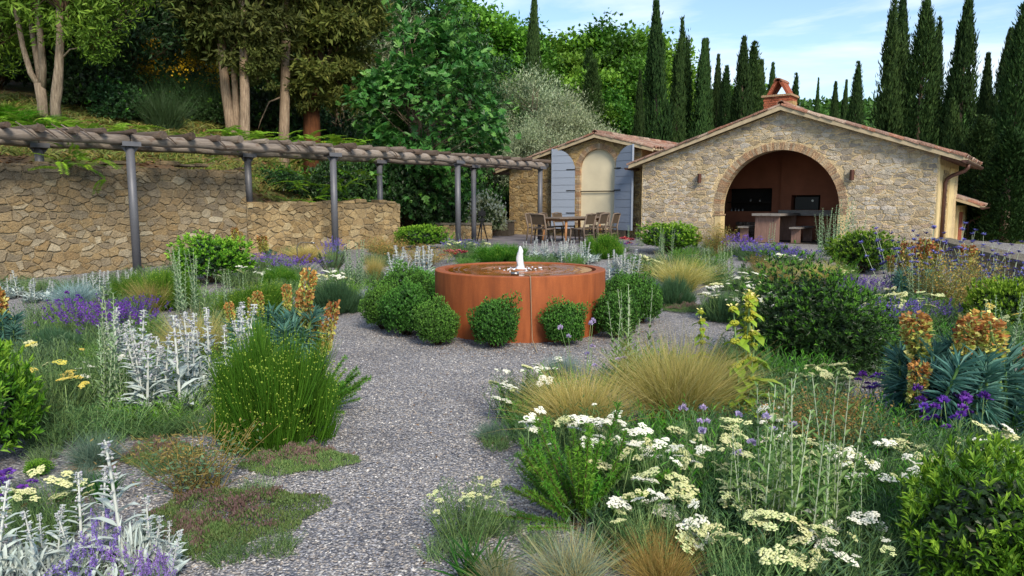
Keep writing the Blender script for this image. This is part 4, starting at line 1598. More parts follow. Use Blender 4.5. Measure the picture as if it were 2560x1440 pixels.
# ------------------------------------------------------------------ plant materials
def lm(key, cols, **k):
    M[key] = leafmat(key, cols, **k)
    return M[key]


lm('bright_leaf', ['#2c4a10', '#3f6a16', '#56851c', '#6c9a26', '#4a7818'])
lm('young_leaf', ['#6f9a26', '#86ad34', '#9abf42'])
lm('box_leaf', ['#26441a', '#335a20', '#406e28', '#4e8030'], tr=0.1)
lm('box_tip', ['#4c8230', '#5c943a', '#6ea244'], tr=0.12)
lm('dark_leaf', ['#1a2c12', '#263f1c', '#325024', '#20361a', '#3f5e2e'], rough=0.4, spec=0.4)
lm('dark_tip', ['#457424', '#5a8c2e', '#70a03a'], rough=0.45)
lm('silver_leaf', ['#a9b6b2', '#bcc7c3', '#98a8a3', '#c8d0cc'], rough=0.9, tr=0.12, spec=0.1, objvar=0.08, dark=1.0)
lm('silver_stem', ['#c4c8c2', '#b8bdb6', '#d0d3cd'], rough=0.9, tr=0.0, spec=0.1, objvar=0.08, dark=1.0)
lm('silver_bud', ['#a3a5a8', '#b0b2b1', '#a5a4ac', '#c6c8c6', '#a49eb4'], rough=0.9, tr=0.1, spec=0.1, objvar=0.08, dark=1.0)
lm('gold_blade', ['#98964c', '#c2b164', '#d6c680', '#ada456', '#e0d294', '#98a252', '#cbb06a'], tr=0.45, dark=1.0)
lm('gold_base', ['#5f6c2c', '#7c8638', '#948640', '#6f7030'], tr=0.35)
lm('rust_blade', ['#a8824a', '#b89458', '#98904c', '#c9aa6c', '#8f7440'], tr=0.35)
lm('blue_blade', ['#6f8c8e', '#84a0a2', '#5b7a78', '#9ab2b2', '#708a86'], tr=0.25)
lm('grey_blade', ['#3f5a4c', '#54705e', '#4a6456', '#688070', '#7c8c74'], tr=0.25)
lm('dry_blade', ['#8a6a48', '#a07c54', '#6f5a40'], tr=0.2)
lm('straw_mix', ['#6d8276', '#8a9a7a', '#a89a62', '#b0a070', '#6a7c66', '#95a58c'], tr=0.25)
lm('iris_leaf', ['#2a5a1c', '#3a6f24', '#24501c', '#4a7f2c'], tr=0.35)
lm('lavender_leaf', ['#4a6446', '#5a7654', '#3f573c', '#6a8660'], tr=0.25)
lm('lavender_flower', ['#5a3f9a', '#6d50ae', '#4a3488', '#8166bc', '#5d48a6'], rough=0.8, tr=0.2)
lm('blue_flower', ['#5f5fae', '#7474c0', '#4f4f9c', '#8a88cc'], rough=0.8, tr=0.2)
lm('violet_flower', ['#5d2f96', '#7040a8', '#4d2484', '#8455ba'], rough=0.8, tr=0.2)
lm('soft_violet', ['#7c62ae', '#6c529e', '#8e78bc', '#614892', '#a08ec2'], rough=0.8, tr=0.2)
lm('dark_bud', ['#3a3050', '#4a3a5c', '#2f2840'], rough=0.8, tr=0.0)
lm('white_floret', ['#e2e2d2', '#ebebde', '#d8dac4', '#efeee4'], rough=0.9, tr=0.15, objvar=0.06, dark=1.0)
lm('cream_floret', ['#cfd29a', '#dadba8', '#bcc586', '#d8d6a4'], rough=0.9, tr=0.15, objvar=0.08)
lm('yellow_floret', ['#d6c75c', '#cdbb4e', '#dfd27a', '#c9b84a'], rough=0.9, tr=0.15, objvar=0.06)
lm('yarrow_leaf', ['#3c5a34', '#4c6e40', '#5a7e4a', '#345030', '#668a54'], tr=0.25)
lm('yarrow_stem', ['#6f8f55', '#7d9a60', '#66854e'], tr=0.1)
lm('euphorbia_leaf', ['#4a766a', '#5c8a7c', '#3f665a', '#6e9a8c', '#548074'], tr=0.25)
lm('euphorbia_orange', ['#ad7440', '#9c6038', '#bb8a4c', '#8f5636', '#b58248'], tr=0.25, rough=0.7)
lm('euphorbia_yellow', ['#b8ba58', '#cbc870', '#a6b04c', '#d6d088', '#b8aa5c', '#a3b84e', '#c9c278'], tr=0.3, rough=0.7)
lm('santolina', ['#3a661a', '#4c7c20', '#42721c', '#5c8c28', '#325a16'], tr=0.3)
lm('santolina_tip', ['#8fae38', '#a0bc48', '#83a22e'], tr=0.2)
lm('rosemary', ['#3a6a1c', '#4c7f24', '#5c922c', '#70a034', '#447420'], tr=0.3)
lm('rosemary_dark', ['#2c4a2c', '#38583a', '#46684a', '#34502e'], tr=0.2)
lm('twig', ['#4a3a2c', '#5c4a38', '#3e3226'], tr=0.0, rough=0.9)
lm('sage_leaf', ['#7a9670', '#8aa57c', '#6c8862', '#97b088', '#7c9c66'], tr=0.25, rough=0.8)
lm('sage_stem', ['#9aa88c', '#a8b49a', '#8c9a7e'], tr=0.0, rough=0.85)
lm('sage_green', ['#6a8c4c', '#7a9a58', '#5c7e42', '#88a664'], tr=0.3, rough=0.7)
lm('phlomis_leaf', ['#7a9a2c', '#8aaa38', '#6c8c28', '#98b444'], tr=0.35)
lm('phlomis_whorl', ['#93992c', '#a3a536', '#848c2a'], tr=0.15)
lm('phlomis_petal', ['#ddd07a', '#e3d990'], tr=0.2)
lm('thyme_leaf', ['#4a6638', '#5a7842', '#68864c', '#52683e', '#7a8a54'], tr=0.2)
lm('thyme_flower', ['#705a58', '#7d6662', '#625048', '#86706a'], tr=0.2)
lm('airy_mix', ['#6a7a38', '#7d8a42', '#8f8a48', '#5c6c34', '#9a7a48', '#75844a'], tr=0.3)
lm('orange_bract', ['#a8803f', '#b0904c', '#9a7438', '#a8985a', '#8f8048'], tr=0.3)
lm('brown_stem', ['#7c6a3a', '#8c7a44', '#6a5832', '#95884c'], tr=0.1)
lm('red_flower', ['#b04a58', '#a63c4e', '#bc6068', '#c77a70'], tr=0.2, rough=0.8)
lm('mauve_flower', ['#a89ac0', '#b8acce', '#9a8ab6'], tr=0.2, rough=0.8)
lm('vine_leaf', ['#5f8a1c', '#75a026', '#88b032', '#6a941f', '#9abf44'], tr=0.45)
# trees
lm('cypress_leaf', ['#24381a', '#2e4622', '#3a5429', '#283e1e', '#486030'], tr=0.15, rough=0.7, spec=0.15, objvar=0.28)
lm('cypress_old', ['#48521e', '#586228', '#6a7032', '#3c4a1c', '#787838', '#4a5824'], tr=0.3, rough=0.7)
lm('cypress_olive', ['#424e20', '#525e2a', '#38441c', '#626a32', '#4a5a28'], tr=0.25, rough=0.7)
lm('fig_leaf', ['#2a5220', '#3a682a', '#477832', '#588a3c', '#325c24', '#7aa64e', '#406e30'], tr=0.3, rough=0.45, spec=0.35)
lm('olive_leaf', ['#7d8f68', '#92a27c', '#a8b594', '#6f8058', '#b8c2a4', '#98a070'], tr=0.3, rough=0.6)
lm('oak_leaf', ['#2f5218', '#3d661e', '#4c7826', '#5c8a2e', '#446e22'], tr=0.35)
lm('oak_leaf_light', ['#47741e', '#588826', '#6b9a30', '#7caa3c', '#50802a'], tr=0.35)
lm('ilex_leaf', ['#1f361a', '#2e4c26', '#3c6034', '#253e1c', '#4a6e3c'], tr=0.2, rough=0.45, spec=0.35)
lm('laurel_leaf', ['#4a6a1e', '#5f8228', '#789a34', '#8aaa40', '#3c5a1a'], tr=0.35)
lm('far_leaf', ['#335420', '#3f6626', '#4c762c', '#2c4a1e', '#587f34'], tr=0.3, objvar=0.0)
lm('broom_stem', ['#2c4426', '#36502e', '#3f5c34'], tr=0.1)
lm('broom_flower', ['#c9a01c', '#d6ae28', '#b98e18'], tr=0.2)
lm('fern', ['#4f8a1c', '#63a026', '#78b434', '#569020'], tr=0.4)
lm('litter', ['#6a4a30', '#7d5a3a', '#8a6c48', '#5a4028', '#94724e'], tr=0.0, rough=0.9)


def barkmat(name, cols, stretch=(9, 9, 1.4)):
    m, nt, N, L, b, out = newmat(name)
    n = noise(nt, 2.5, 7, 0.7, stretch=stretch)
    c = ramp(nt, n, [(0.25, cols[0]), (0.5, cols[1]), (0.75, cols[2])])
    c = mixc(nt, 0.5, c, ramp(nt, noise(nt, 1.3, 4), [(0.3, (0.6, 0.6, 0.6)), (0.7, (1.3, 1.25, 1.2))]), 'MULTIPLY')
    L.new(c, b.inputs['Base Color'])
    b.inputs['Roughness'].default_value = 0.92
    b.inputs['Specular IOR Level'].default_value = 0.15
    bump(nt, n, b, 0.9, 0.05)
    M[name] = m
    return m


barkmat('pale_bark', ['#51463b', '#827566', '#a89b8a'])
barkmat('cypress_bark', ['#5c4c40', '#8f7d6a', '#b3a28c'])
barkmat('red_bark', ['#3c2418', '#5c3a26', '#70492f'])
barkmat('grey_bark', ['#4a4038', '#6a5e50', '#7f7464'])


# ------------------------------------------------------------------ plant meshes (unit sizes; each kind a few variants that copies share)
def bumps(k, amp):
    B = rdir(k)
    B[:, 2] = np.abs(B[:, 2])
    return unit(B), rng.uniform(0.3, 1.0, k) * amp


def lumps(D, k, amp, sharp, BA=None):
    """bumpy radius factor for directions D"""
    B, A = BA or bumps(k, amp)
    r = np.ones(len(D))
    for b, a in zip(B, A):
        r += a * np.exp(-(1 - D @ b) * sharp)
    return r


def shrub_mesh(name, n, L, W, mats, lump=(16, 0.22, 9), squash=0.85, tipf=0.3, tmpl=LEAF2, upw=0.5, core='dark_leaf', low=-0.35, tuft=9, stray=0.1, core_r=0.66):
    """leaf rosettes spread over and through an uneven dome"""
    G = Geo()
    nt = n // tuft
    D = rdir(int(nt * 3))
    D = D[D[:, 2] > low][:nt]
    nt = len(D)
    BA = bumps(lump[0], lump[1])
    r = lumps(D, *lump, BA)
    q = rng.uniform(0.0, 1.0, nt) ** 0.6
    rad = r * (0.58 + 0.42 * q) * (1 + stray * rng.exponential(0.5, nt) * (q > 0.75))
    C = D * rad[:, None] * np.array([1, 1, squash]) / (1 + lump[1] * 0.8)
    C[:, 2] += 0.62 * squash
    ax = unit(D + np.array([0, 0, upw]) + rng.normal(size=(nt, 3)) * 0.35)
    young_toplit = (q > 1 - tipf * 1.3) & (rng.uniform(0, 1, nt) < np.clip(0.35 + 0.75 * D[:, 2], 0.12, 0.95))  # young growth, favoured on top so the colour also carries light from above
    ci = np.repeat(np.arange(nt), tuft)
    m = len(ci)
    f = rng.uniform(0, 1, m)
    side = unit(np.cross(ax[ci], rdir(m)))
    sp = 1.15 - 0.85 * f
    d = unit(ax[ci] + side * sp[:, None])
    P = C[ci] + ax[ci] * (f * L * 0.9)[:, None] + rng.normal(size=(m, 3)) * L * 0.08
    l = L * rng.uniform(0.65, 1.2, m) * (1.1 - 0.35 * f)
    NH = unit(ax[ci] + rng.normal(size=(m, 3)) * 0.25)
    tips = young_toplit[ci] & (f > 0.35)
    put(G, tmpl, P[~tips], d[~tips], NH[~tips], l[~tips], W / L * l[~tips], 0)
    put(G, tmpl, P[tips], d[tips], NH[tips], l[tips], W / L * l[tips], 1)
    k = 26
    Cw = curve(disc(k, 0.15), up(k, 0.75), rng.uniform(0.7, 1.0, k), 0.0, [0, 0.4, 0.8])
    rods(G, Cw, 0.02, 2)
    Dc = rdir(2600)
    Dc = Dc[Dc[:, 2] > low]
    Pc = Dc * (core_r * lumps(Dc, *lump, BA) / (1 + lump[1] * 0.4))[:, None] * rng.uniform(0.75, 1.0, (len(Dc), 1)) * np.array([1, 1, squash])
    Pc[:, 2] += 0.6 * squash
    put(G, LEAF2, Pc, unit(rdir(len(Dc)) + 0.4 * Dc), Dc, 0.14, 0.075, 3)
    return G.mesh(name, [M[mats[0]], M[mats[1]], M['twig'], M[core]])


def grass_mesh(name, n, h, spread, w, droop, mat, base=None, basefrac=0.3, dry=None):
    G = Geo()
    P = disc(n, 0.13 * h + 0.04)
    D = up(n, spread)
    D[:, :2] += P[:, :2] * 1.2
    L = h * rng.uniform(0.55, 1.05, n)
    blades(G, P, D, L, w, droop * rng.uniform(0.2, 1.3, n), 0, 4)
    mats = [M[mat]]
    if base:
        k = int(n * basefrac)
        D2 = up(k, spread * 1.15)
        blades(G, disc(k, 0.12 * h + 0.04), D2, h * rng.uniform(0.35, 0.65, k), w * 1.3, droop * rng.uniform(0.2, 1.2, k), 1, 3)
        mats.append(M[base])
    if dry:
        k = int(n * 0.25)
        D2 = up(k, spread * 2.6)
        blades(G, disc(k, 0.14 * h + 0.04), D2, h * rng.uniform(0.4, 0.75, k), w, 0.5, len(mats), 3)
        mats.append(M[dry])
    return G.mesh(name, mats)


def lamb_spike(name, h, seed=0):
    """one woolly flowering stem"""
    G = Geo()
    C = curve(np.zeros((1, 3)), np.array([[rng.uniform(-0.12, 0.12), rng.uniform(-0.12, 0.12), 1.0]]), h, 0.02, np.linspace(0, 1, 7))
    G.tube([tuple(p) for p in C[0]], list(np.linspace(0.0085, 0.0045, 7)), 6, 1)

    def pos(t):
        return np.array([np.interp(t, np.linspace(0, 1, 7), C[0][:, i]) for i in range(3)])
    for t in np.arange(0.06, 0.74, 0.105):
        a = rng.uniform(0, 3.14)
        for s in (0, 3.14):
            d = np.array([[math.cos(a + s), math.sin(a + s), 0.55]])
            l = 0.17 * (1.12 - t) * rng.uniform(0.8, 1.2)
            put(G, LEAF6, pos(t)[None], d, np.array([[-math.cos(a + s) * 0.4, -math.sin(a + s) * 0.4, 1]]), l, 0.32 * l, 0)
    t = 0.56
    while t < 1.0:
        k = 7
        a = rng.uniform(0, 6.28, k)
        q = 0.014 * (1.5 - 0.8 * t) + 0.004
        P = pos(t)[None] + np.stack([np.cos(a) * q, np.sin(a) * q, rng.uniform(-0.012, 0.012, k)], -1)
        blobs(G, OCTA, P, rng.uniform(0.004, 0.009, k), 2)
        a = rng.uniform(0, 6.28, 4)
        d = np.stack([np.cos(a), np.sin(a), np.full(4, 0.3)], -1)
        put(G, LEAF2, np.repeat(pos(t)[None], 4, 0) + d * 0.008, d, np.tile([0, 0, 1.0], (4, 1)), 0.06 * (1.35 - t), 0.02, 0)
        t += 0.04 if t > 0.82 else 0.085
    if rng.uniform() < 0.5:
        for k in range(2):
            a = rng.uniform(0, 6.28)
            p0 = pos(0.45 + 0.1 * k)
            d = np.array([math.cos(a) * 0.5, math.sin(a) * 0.5, 1.0])
            d /= np.linalg.norm(d)
            p1 = p0 + d * h * 0.28
            G.tube([tuple(p0), tuple(p1)], [0.006, 0.004], 5, 1)
            blobs(G, OCTA, p1[None] + rng.normal(size=(14, 3)) * np.array([0.012, 0.012, 0.03]), rng.uniform(0.006, 0.012, 14), 2)
    return G.mesh(name, [M['silver_leaf'], M['silver_stem'], M['silver_bud']])


def lamb_base(name, n=120, r=0.24):
    G = Geo()
    P = disc(n, r)
    a = rng.uniform(0, 6.28, n)
    D = np.stack([np.cos(a), np.sin(a), rng.uniform(0.2, 1.6, n)], -1)
    P[:, 2] = rng.uniform(0.0, 0.1, n)
    l = rng.uniform(0.10, 0.19, n)
    put(G, LEAF6, P, D, np.stack([-np.cos(a) * 0.5, -np.sin(a) * 0.5, np.ones(n)], -1), l, 0.32 * l)
    return G.mesh(name, [M['silver_leaf']])


def yarrow_head(name, r, mat, n=150, small='yarrow_stem'):
    """flat-topped flower head made of little domes"""
    G = Geo()
    k = int(rng.integers(4, 9))
    an = np.arange(k - 1) * 6.28 / (k - 1) + rng.uniform(0, 6)
    cs = np.concatenate([np.zeros((1, 2)), np.stack([np.cos(an), np.sin(an)], -1) * 0.62])
    cs += rng.normal(size=cs.shape) * 0.16
    P = []
    for c in cs:
        m = n // k
        a, q = rng.uniform(0, 6.28, m), 0.42 * np.sqrt(rng.uniform(0, 1, m))
        P.append(np.stack([c[0] + q * np.cos(a), c[1] + q * np.sin(a), 0.16 * (1 - (q / 0.42) ** 2) + rng.normal(size=m) * 0.03 - 0.1 * (c[0] ** 2 + c[1] ** 2)], -1))
    P = np.concatenate(P) * r
    blobs(G, DOME, P, rng.uniform(0.075, 0.12, len(P)) * r, 0)
    base = np.concatenate([cs * r, np.full((k, 1), -0.12 * r)], 1)
    blobs(G, OCTA, base, np.stack([np.full(k, 0.3 * r), np.full(k, 0.3 * r), np.full(k, 0.14 * r)], -1), 2)
    C = np.stack([np.repeat(np.array([[0, 0, -0.75 * r]]), k, 0), base], 1)
    rods(G, C, 0.03 * r + 0.0008, 1)
    rods(G, np.array([[(0.6 * r, 0.3 * r, -5.5 * r), (0.2 * r, 0.1 * r, -3 * r), (0, 0, -0.7 * r)]]), 0.003, 1, 0.8)
    return G.mesh(name, [M[mat], M['yarrow_stem'], M[small]])


def feather_mesh(name, n, h, spread, mat='yarrow_leaf', stem='yarrow_stem', leaf=0.05, per=22, lw=0.11, raw=False):
    """upright stems clothed in narrow leaves"""
    G = Geo()
    P = disc(n, 0.2)
    D = up(n, spread)
    D[:, :2] += P[:, :2] * 1.2
    D = unit(D)
    L = h * rng.uniform(0.5, 1.0, n)
    C = curve(P, D, L, 0.05, [0, 0.35, 0.7, 1.0])
    rods(G, C, 0.0035, 1)
    t = np.tile(np.linspace(0.05, 1.0, per), (n, 1)) + rng.uniform(-0.03, 0.03, (n, per))
    Q = P[:, None] + D[:, None] * (L[:, None] * t)[..., None]
    Q = Q.reshape(-1, 3)
    a = rng.uniform(0, 6.28, len(Q))
    d = np.stack([np.cos(a), np.sin(a), rng.uniform(0.4, 1.5, len(Q))], -1)
    l = leaf * rng.uniform(0.6, 1.3, len(Q))
    put(G, LEAF2, Q, d, rdir(len(Q)) + np.array([0, 0, 1.0]), l, lw * l)
    return G if raw else G.mesh(name, [M[mat], M[stem]])


def lavender_meshes(name, n, h, spread, flower='lavender_flower', dens=16, leafmat_='lavender_leaf', sp=0.3):
    F = Geo()
    P = disc(n, 0.14 * h / 0.5)
    D = up(n, spread)
    D[:, :2] += P[:, :2] * 1.4
    L = h * rng.uniform(0.65, 1.05, n)
    C = curve(P, D, L, 0.03, [0, 0.35, 0.7, 1.0])
    rods(F, C, 0.0022, 1)
    Dn = unit(C[:, 3] - C[:, 2])
    t = rng.uniform(0, 1, (n, dens))
    Q = C[:, 3][:, None] - Dn[:, None] * (sp * h * (t * 0.55))[..., None]
    Q = Q.reshape(-1, 3) + rng.normal(size=(n * dens, 3)) * 0.006
    d = unit(rdir(len(Q)) + np.array([0, 0, 0.5]))
    put(F, LEAF2, Q, d, rdir(len(Q)), rng.uniform(0.012, 0.024, len(Q)), 0.013, 0)
    G = Geo()
    k = n * 5
    P = disc(k, 0.2 * h / 0.5)
    D = up(k, spread * 1.25)
    D[:, :2] += P[:, :2] * 1.5
    blades(G, P, D, h * rng.uniform(0.35, 0.7, k), 0.006, 0.08, 0, 2)
    return F.mesh(name + '_flowers', [M[flower], M['sage_green']]), G.mesh(name + '_foliage', [M[leafmat_]])


def euphorbia_head(name, h, r, orange=0.35):
    G = Geo()
    n = 620
    t = rng.uniform(0, 1, n)
    a = rng.uniform(0, 6.28, n)
    rr = r * (0.75 + 0.35 * t) * rng.uniform(0.45, 1.05, n) * np.where(t > 0.9, 0.8, 1)
    P = np.stack([np.cos(a) * rr, np.sin(a) * rr, t * h], -1)
    d = np.stack([np.cos(a), np.sin(a), rng.uniform(-0.4, 0.9, n)], -1) + rdir(n) * 0.5
    o = t + rng.normal(size=n) * 0.3 > 1 - orange
    l = rng.uniform(0.016, 0.030, n)
    for mk, mt in ((o, 1), (~o, 0)):
        put(G, LEAF2, P[mk], d[mk], unit(rdir(mk.sum()) + np.array([0, 0, 0.8])), l[mk], 0.9 * l[mk], mt)
    G.tube([(0, 0, -0.3), (0, 0, h)], [0.009, 0.006], 6, 2)
    return G.mesh(name, [M['euphorbia_yellow'], M['euphorbia_orange'], M['sage_green']])


def euphorbia_shoot(name, h):
    G = Geo()
    G.tube([(0, 0, 0), (0, 0, h)], [0.01, 0.006], 6, 1)
    n = 120
    t = rng.uniform(0.25, 1.0, n) ** 0.8
    a = rng.uniform(0, 6.28, n)
    d = np.stack([np.cos(a), np.sin(a), (t - 0.65) * 3.0 + rng.normal(size=n) * 0.2], -1)
    P = np.stack([np.zeros(n), np.zeros(n), t * h], -1)
    l = rng.uniform(0.09, 0.15, n)
    put(G, LEAF2, P, d, np.tile([0, 0, 1.0], (n, 1)) + rdir(n) * 0.3, l, 0.12 * l)
    return G.mesh(name, [M['euphorbia_leaf'], M['sage_green']])


def santolina_mesh(name, n, h, spread, tips=True, mat='santolina', tipmat='santolina_tip'):
    """mound of fine upright shoots, about 1.2 h wide"""
    G = Geo()
    k = 150
    D0 = rdir(k * 3)
    D0 = D0[D0[:, 2] > 0.02][:k]
    k = len(D0)
    r = rng.uniform(0.35, 1.0, k) ** 0.6
    B = D0 * np.array([0.42, 0.42, 0.62]) * (r * lumps(D0, 12, 0.25, 10))[:, None] * h / 0.9
    B[:, 2] *= 0.8
    A = unit(D0 * np.array([0.55, 0.55, 0.2]) + np.array([0, 0, 1.0]) + rng.normal(size=(k, 3)) * spread)
    ci = rng.integers(0, k, n)
    D = unit(A[ci] + rng.normal(size=(n, 3)) * 0.16)
    L = h * rng.uniform(0.2, 0.42, n) * (0.75 + 0.5 * rng.uniform(0, 1, k))[ci]
    P = B[ci] + rng.normal(size=(n, 3)) * 0.02 * np.array([1, 1, 0.5])
    P[:, 2] = np.maximum(P[:, 2] - 0.05 * h, 0)
    C = curve(P, D, L, -0.05, [0, 0.5, 1.0])
    blades(G, P, D, L, rng.uniform(0.0035, 0.006, n), -0.05, 0, 2)
    rods(G, np.stack([np.zeros((k, 3)), B * 0.6, B], 1), 0.004, 2)
    if tips:
        sel = rng.uniform(0, 1, n) < 0.22
        blobs(G, OCTA, C[sel, 2], rng.uniform(0.0025, 0.0045, sel.sum()), 1)
    return G.mesh(name, [M[mat], M[tipmat], M['twig']])


def rosemary_branch(name, L, mat='rosemary', dens=260, lean=0.5, leaf=0.034):
    G = Geo()
    C = curve(np.zeros((1, 3)), np.array([[lean, 0, 1.0]]), L, rng.uniform(-0.15, 0.1), np.linspace(0, 1, 8))
    G.tube([tuple(p) for p in C[0]], list(np.linspace(0.006, 0.002, 8)), 5, 1)
    n = dens
    t = rng.uniform(0.1, 1.0, n)
    P = np.stack([np.interp(t, np.linspace(0, 1, 8), C[0][:, i]) for i in range(3)], -1)
    ax = unit(C[0][-1] - C[0][0])
    d = unit(rdir(n) + 0.7 * ax)
    l = leaf * rng.uniform(0.6, 1.2, n)
    put(G, LEAF2, P, d, rdir(n), l, 0.18 * l)
    return G.mesh(name, [M[mat], M['twig']])


def sage_stem(name, h, mat='sage_leaf', leaf=0.085, step=0.038):
    G = Geo()
    C = curve(np.zeros((1, 3)), np.array([[rng.uniform(-0.1, 0.1), rng.uniform(-0.1, 0.1), 1.0]]), h, 0.0, np.linspace(0, 1, 6))
    G.tube([tuple(p) for p in C[0]], list(np.linspace(0.0034, 0.0015, 6)), 5, 1)
    t = 0.08
    k = 0
    P, D, Ls = [], [], []
    while t < 1.0:
        p = [np.interp(t, np.linspace(0, 1, 6), C[0][:, i]) for i in range(3)]
        a = k * 1.57 + rng.uniform(-0.3, 0.3)
        for s in (0, 3.14):
            P.append(p)
            D.append((math.cos(a + s), math.sin(a + s), 0.9))
            Ls.append(leaf * (1.15 - 0.75 * t) * rng.uniform(0.8, 1.2))
        t += step / h * rng.uniform(0.8, 1.2)
        k += 1
    P, D, Ls = np.array(P), np.array(D), np.array(Ls)
    put(G, LEAF6, P, D, np.stack([-D[:, 0], -D[:, 1], np.ones(len(D))], -1), Ls, 0.34 * Ls)
    return G.mesh(name, [M[mat], M['sage_stem']])


def phlomis_stem(name, h, levels=(0.5, 0.72, 0.88, 1.0)):
    G = Geo()
    G.tube([(0, 0, 0), (0.01, 0.01, h * 0.5), (0.0, 0.02, h)], [0.008, 0.007, 0.005], 6, 2)
    for i, t in enumerate(levels):
        c = np.array([0, 0.02 * t, t * h])
        n = 60
        d = rdir(n) * np.array([1, 1, 0.6])
        blobs(G, OCTA, c + d * 0.03 * (1.25 - 0.4 * t), 0.009, 1)
        a = rng.uniform(0, 3.14)
        for s in (0, 3.14):
            l = 0.17 * (1.35 - t) * rng.uniform(0.85, 1.15) + 0.02
            D = np.array([[math.cos(a + s), math.sin(a + s), -0.35]])
            put(G, LEAF6, c[None], D, np.array([[0.0, 0, 1]]), l, 0.6 * l, 0)
        if i >= len(levels) - 1:
            a = rng.uniform(0, 6.28, 9)
            d = np.stack([np.cos(a), np.sin(a), np.full(9, 0.8)], -1)
            put(G, LEAF6, c + d * 0.025, d, np.tile([0, 0, 1.0], (9, 1)), 0.028, 0.016, 3)
    for t in (0.1, 0.2, 0.32):
        a = rng.uniform(0, 3.14)
        for s in (0, 3.14):
            put(G, LEAF6, np.array([[0, 0, t * h]]), np.array([[math.cos(a + s), math.sin(a + s), 0.1]]), np.array([[0.0, 0, 1]]), 0.2, 0.11, 0)
    return G.mesh(name, [M['phlomis_leaf'], M['phlomis_whorl'], M['yarrow_stem'], M['phlomis_petal']])


def whorl_stem(name, h, k=4, flower='blue_flower'):
    G = Geo()
    C = curve(np.zeros((1, 3)), np.array([[rng.uniform(-0.25, 0.25), rng.uniform(-0.25, 0.25), 1.0]]), h, 0.0, np.linspace(0, 1, 5))
    G.tube([tuple(p) for p in C[0]], list(np.linspace(0.004, 0.0018, 5)), 5, 1)
    for t in np.linspace(0.55, 1.0, k):
        p = np.array([np.interp(t, np.linspace(0, 1, 5), C[0][:, i]) for i in range(3)])
        n = 26
        a = rng.uniform(0, 6.28, n)
        d = np.stack([np.cos(a), np.sin(a), rng.uniform(-0.1, 0.7, n)], -1)
        put(G, LEAF2, p + d * 0.008, d, np.tile([0, 0, 1.0], (n, 1)), rng.uniform(0.016, 0.03, n), 0.012, 0)
        blobs(G, OCTA, p[None], np.array([[0.014, 0.014, 0.01]]), 2)
    n = 16
    t = rng.uniform(0.02, 0.5, n)
    P = np.stack([np.interp(t, np.linspace(0, 1, 5), C[0][:, i]) for i in range(3)], -1)
    put(G, LEAF6, P, unit(rdir(n) + np.array([0, 0, 0.6])), np.tile([0, 0, 1.0], (n, 1)), rng.uniform(0.04, 0.07, n), 0.016, 3)
    return G.mesh(name, [M[flower], M['sage_stem'], M['dark_bud'], M['sage_leaf']])


def cluster_flower(name, h, flower, n=26, r=0.022):
    G = Geo()
    C = curve(np.zeros((1, 3)), np.array([[rng.uniform(-0.3, 0.3), rng.uniform(-0.3, 0.3), 1.0]]), h, 0.0, np.linspace(0, 1, 4))
    G.tube([tuple(p) for p in C[0]], [0.003, 0.003, 0.002, 0.002], 5, 1)
    p = C[0][-1]
    d = rdir(n)
    d[:, 2] = np.abs(d[:, 2])
    put(G, LEAF2, p + d * r * 0.3, d, rdir(n), r * rng.uniform(0.7, 1.2, n), r * 0.8, 0)
    return G.mesh(name, [M[flower], M['yarrow_stem']])


def mat_mesh(name, n, rx, ry, hgt, leaf, mats, frac):
    G = Geo()
    P = disc(n, 1.0)
    q = np.sqrt((P[:, :2] ** 2).sum(1))
    a = np.arctan2(P[:, 1], P[:, 0])
    edge = 1 + 0.13 * np.sin(3 * a + 1) + 0.09 * np.sin(7 * a)
    bumps = 0.6 + 0.4 * np.sin(P[:, 0] * 9 + 2) * np.cos(P[:, 1] * 8)
    z = hgt * np.sqrt(np.maximum(0, 1 - q ** 2)) * bumps * rng.uniform(0.5, 1.1, n)
    P = np.stack([P[:, 0] * rx * edge, P[:, 1] * ry * edge, z + 0.004], -1)
    d = unit(rdir(n) + np.array([0, 0, 0.8]))
    l = leaf * rng.uniform(0.6, 1.3, n)
    f = (rng.uniform(0, 1, n) < frac * (0.5 + np.sin(P[:, 0] / rx * 5 + 1) * np.cos(P[:, 1] / ry * 4))) & (z > hgt * 0.25)
    put(G, LEAF2, P[~f], d[~f], rdir((~f).sum()) + np.array([0, 0, 1.0]), l[~f], 0.55 * l[~f], 0)
    P[f, 2] += 0.02
    put(G, LEAF2, P[f], d[f], rdir(f.sum()), l[f], 0.6 * l[f], 1)
    return G.mesh(name, [M[m] for m in mats])


def airy_mesh(name, n, mats, h=1.0, leaf=0.03, frac=0.25, spread=0.45, wid=0.7):
    """loose twiggy bush of fine stems and small leaves, unit height"""
    G = Geo()
    k = 90
    P = disc(k, 0.16)
    D = up(k, spread)
    L = h * rng.uniform(0.6, 1.0, k)
    C = curve(P, D, L, 0.0, [0, 0.5, 1.0])
    rods(G, C, 0.004, 1)
    ci = rng.integers(0, k, n)
    t = rng.uniform(0.15, 1.0, n) ** 0.7
    Q = P[ci] + unit(D)[ci] * (L[ci] * t)[:, None] + rng.normal(size=(n, 3)) * 0.06 * h
    Q[:, 2] = np.abs(Q[:, 2])
    d = unit(rdir(n) + np.array([0, 0, 0.5]))
    l = leaf * rng.uniform(0.6, 1.3, n)
    f = rng.uniform(0, 1, n) < frac * (0.3 + t)
    put(G, LEAF2, Q[~f], d[~f], rdir((~f).sum()), l[~f], 0.4 * l[~f], 0)
    put(G, LEAF2, Q[f], d[f], rdir(f.sum()), l[f], wid * l[f], 2)
    return G.mesh(name, [M[mats[0]], M['brown_stem'], M[mats[1]]])


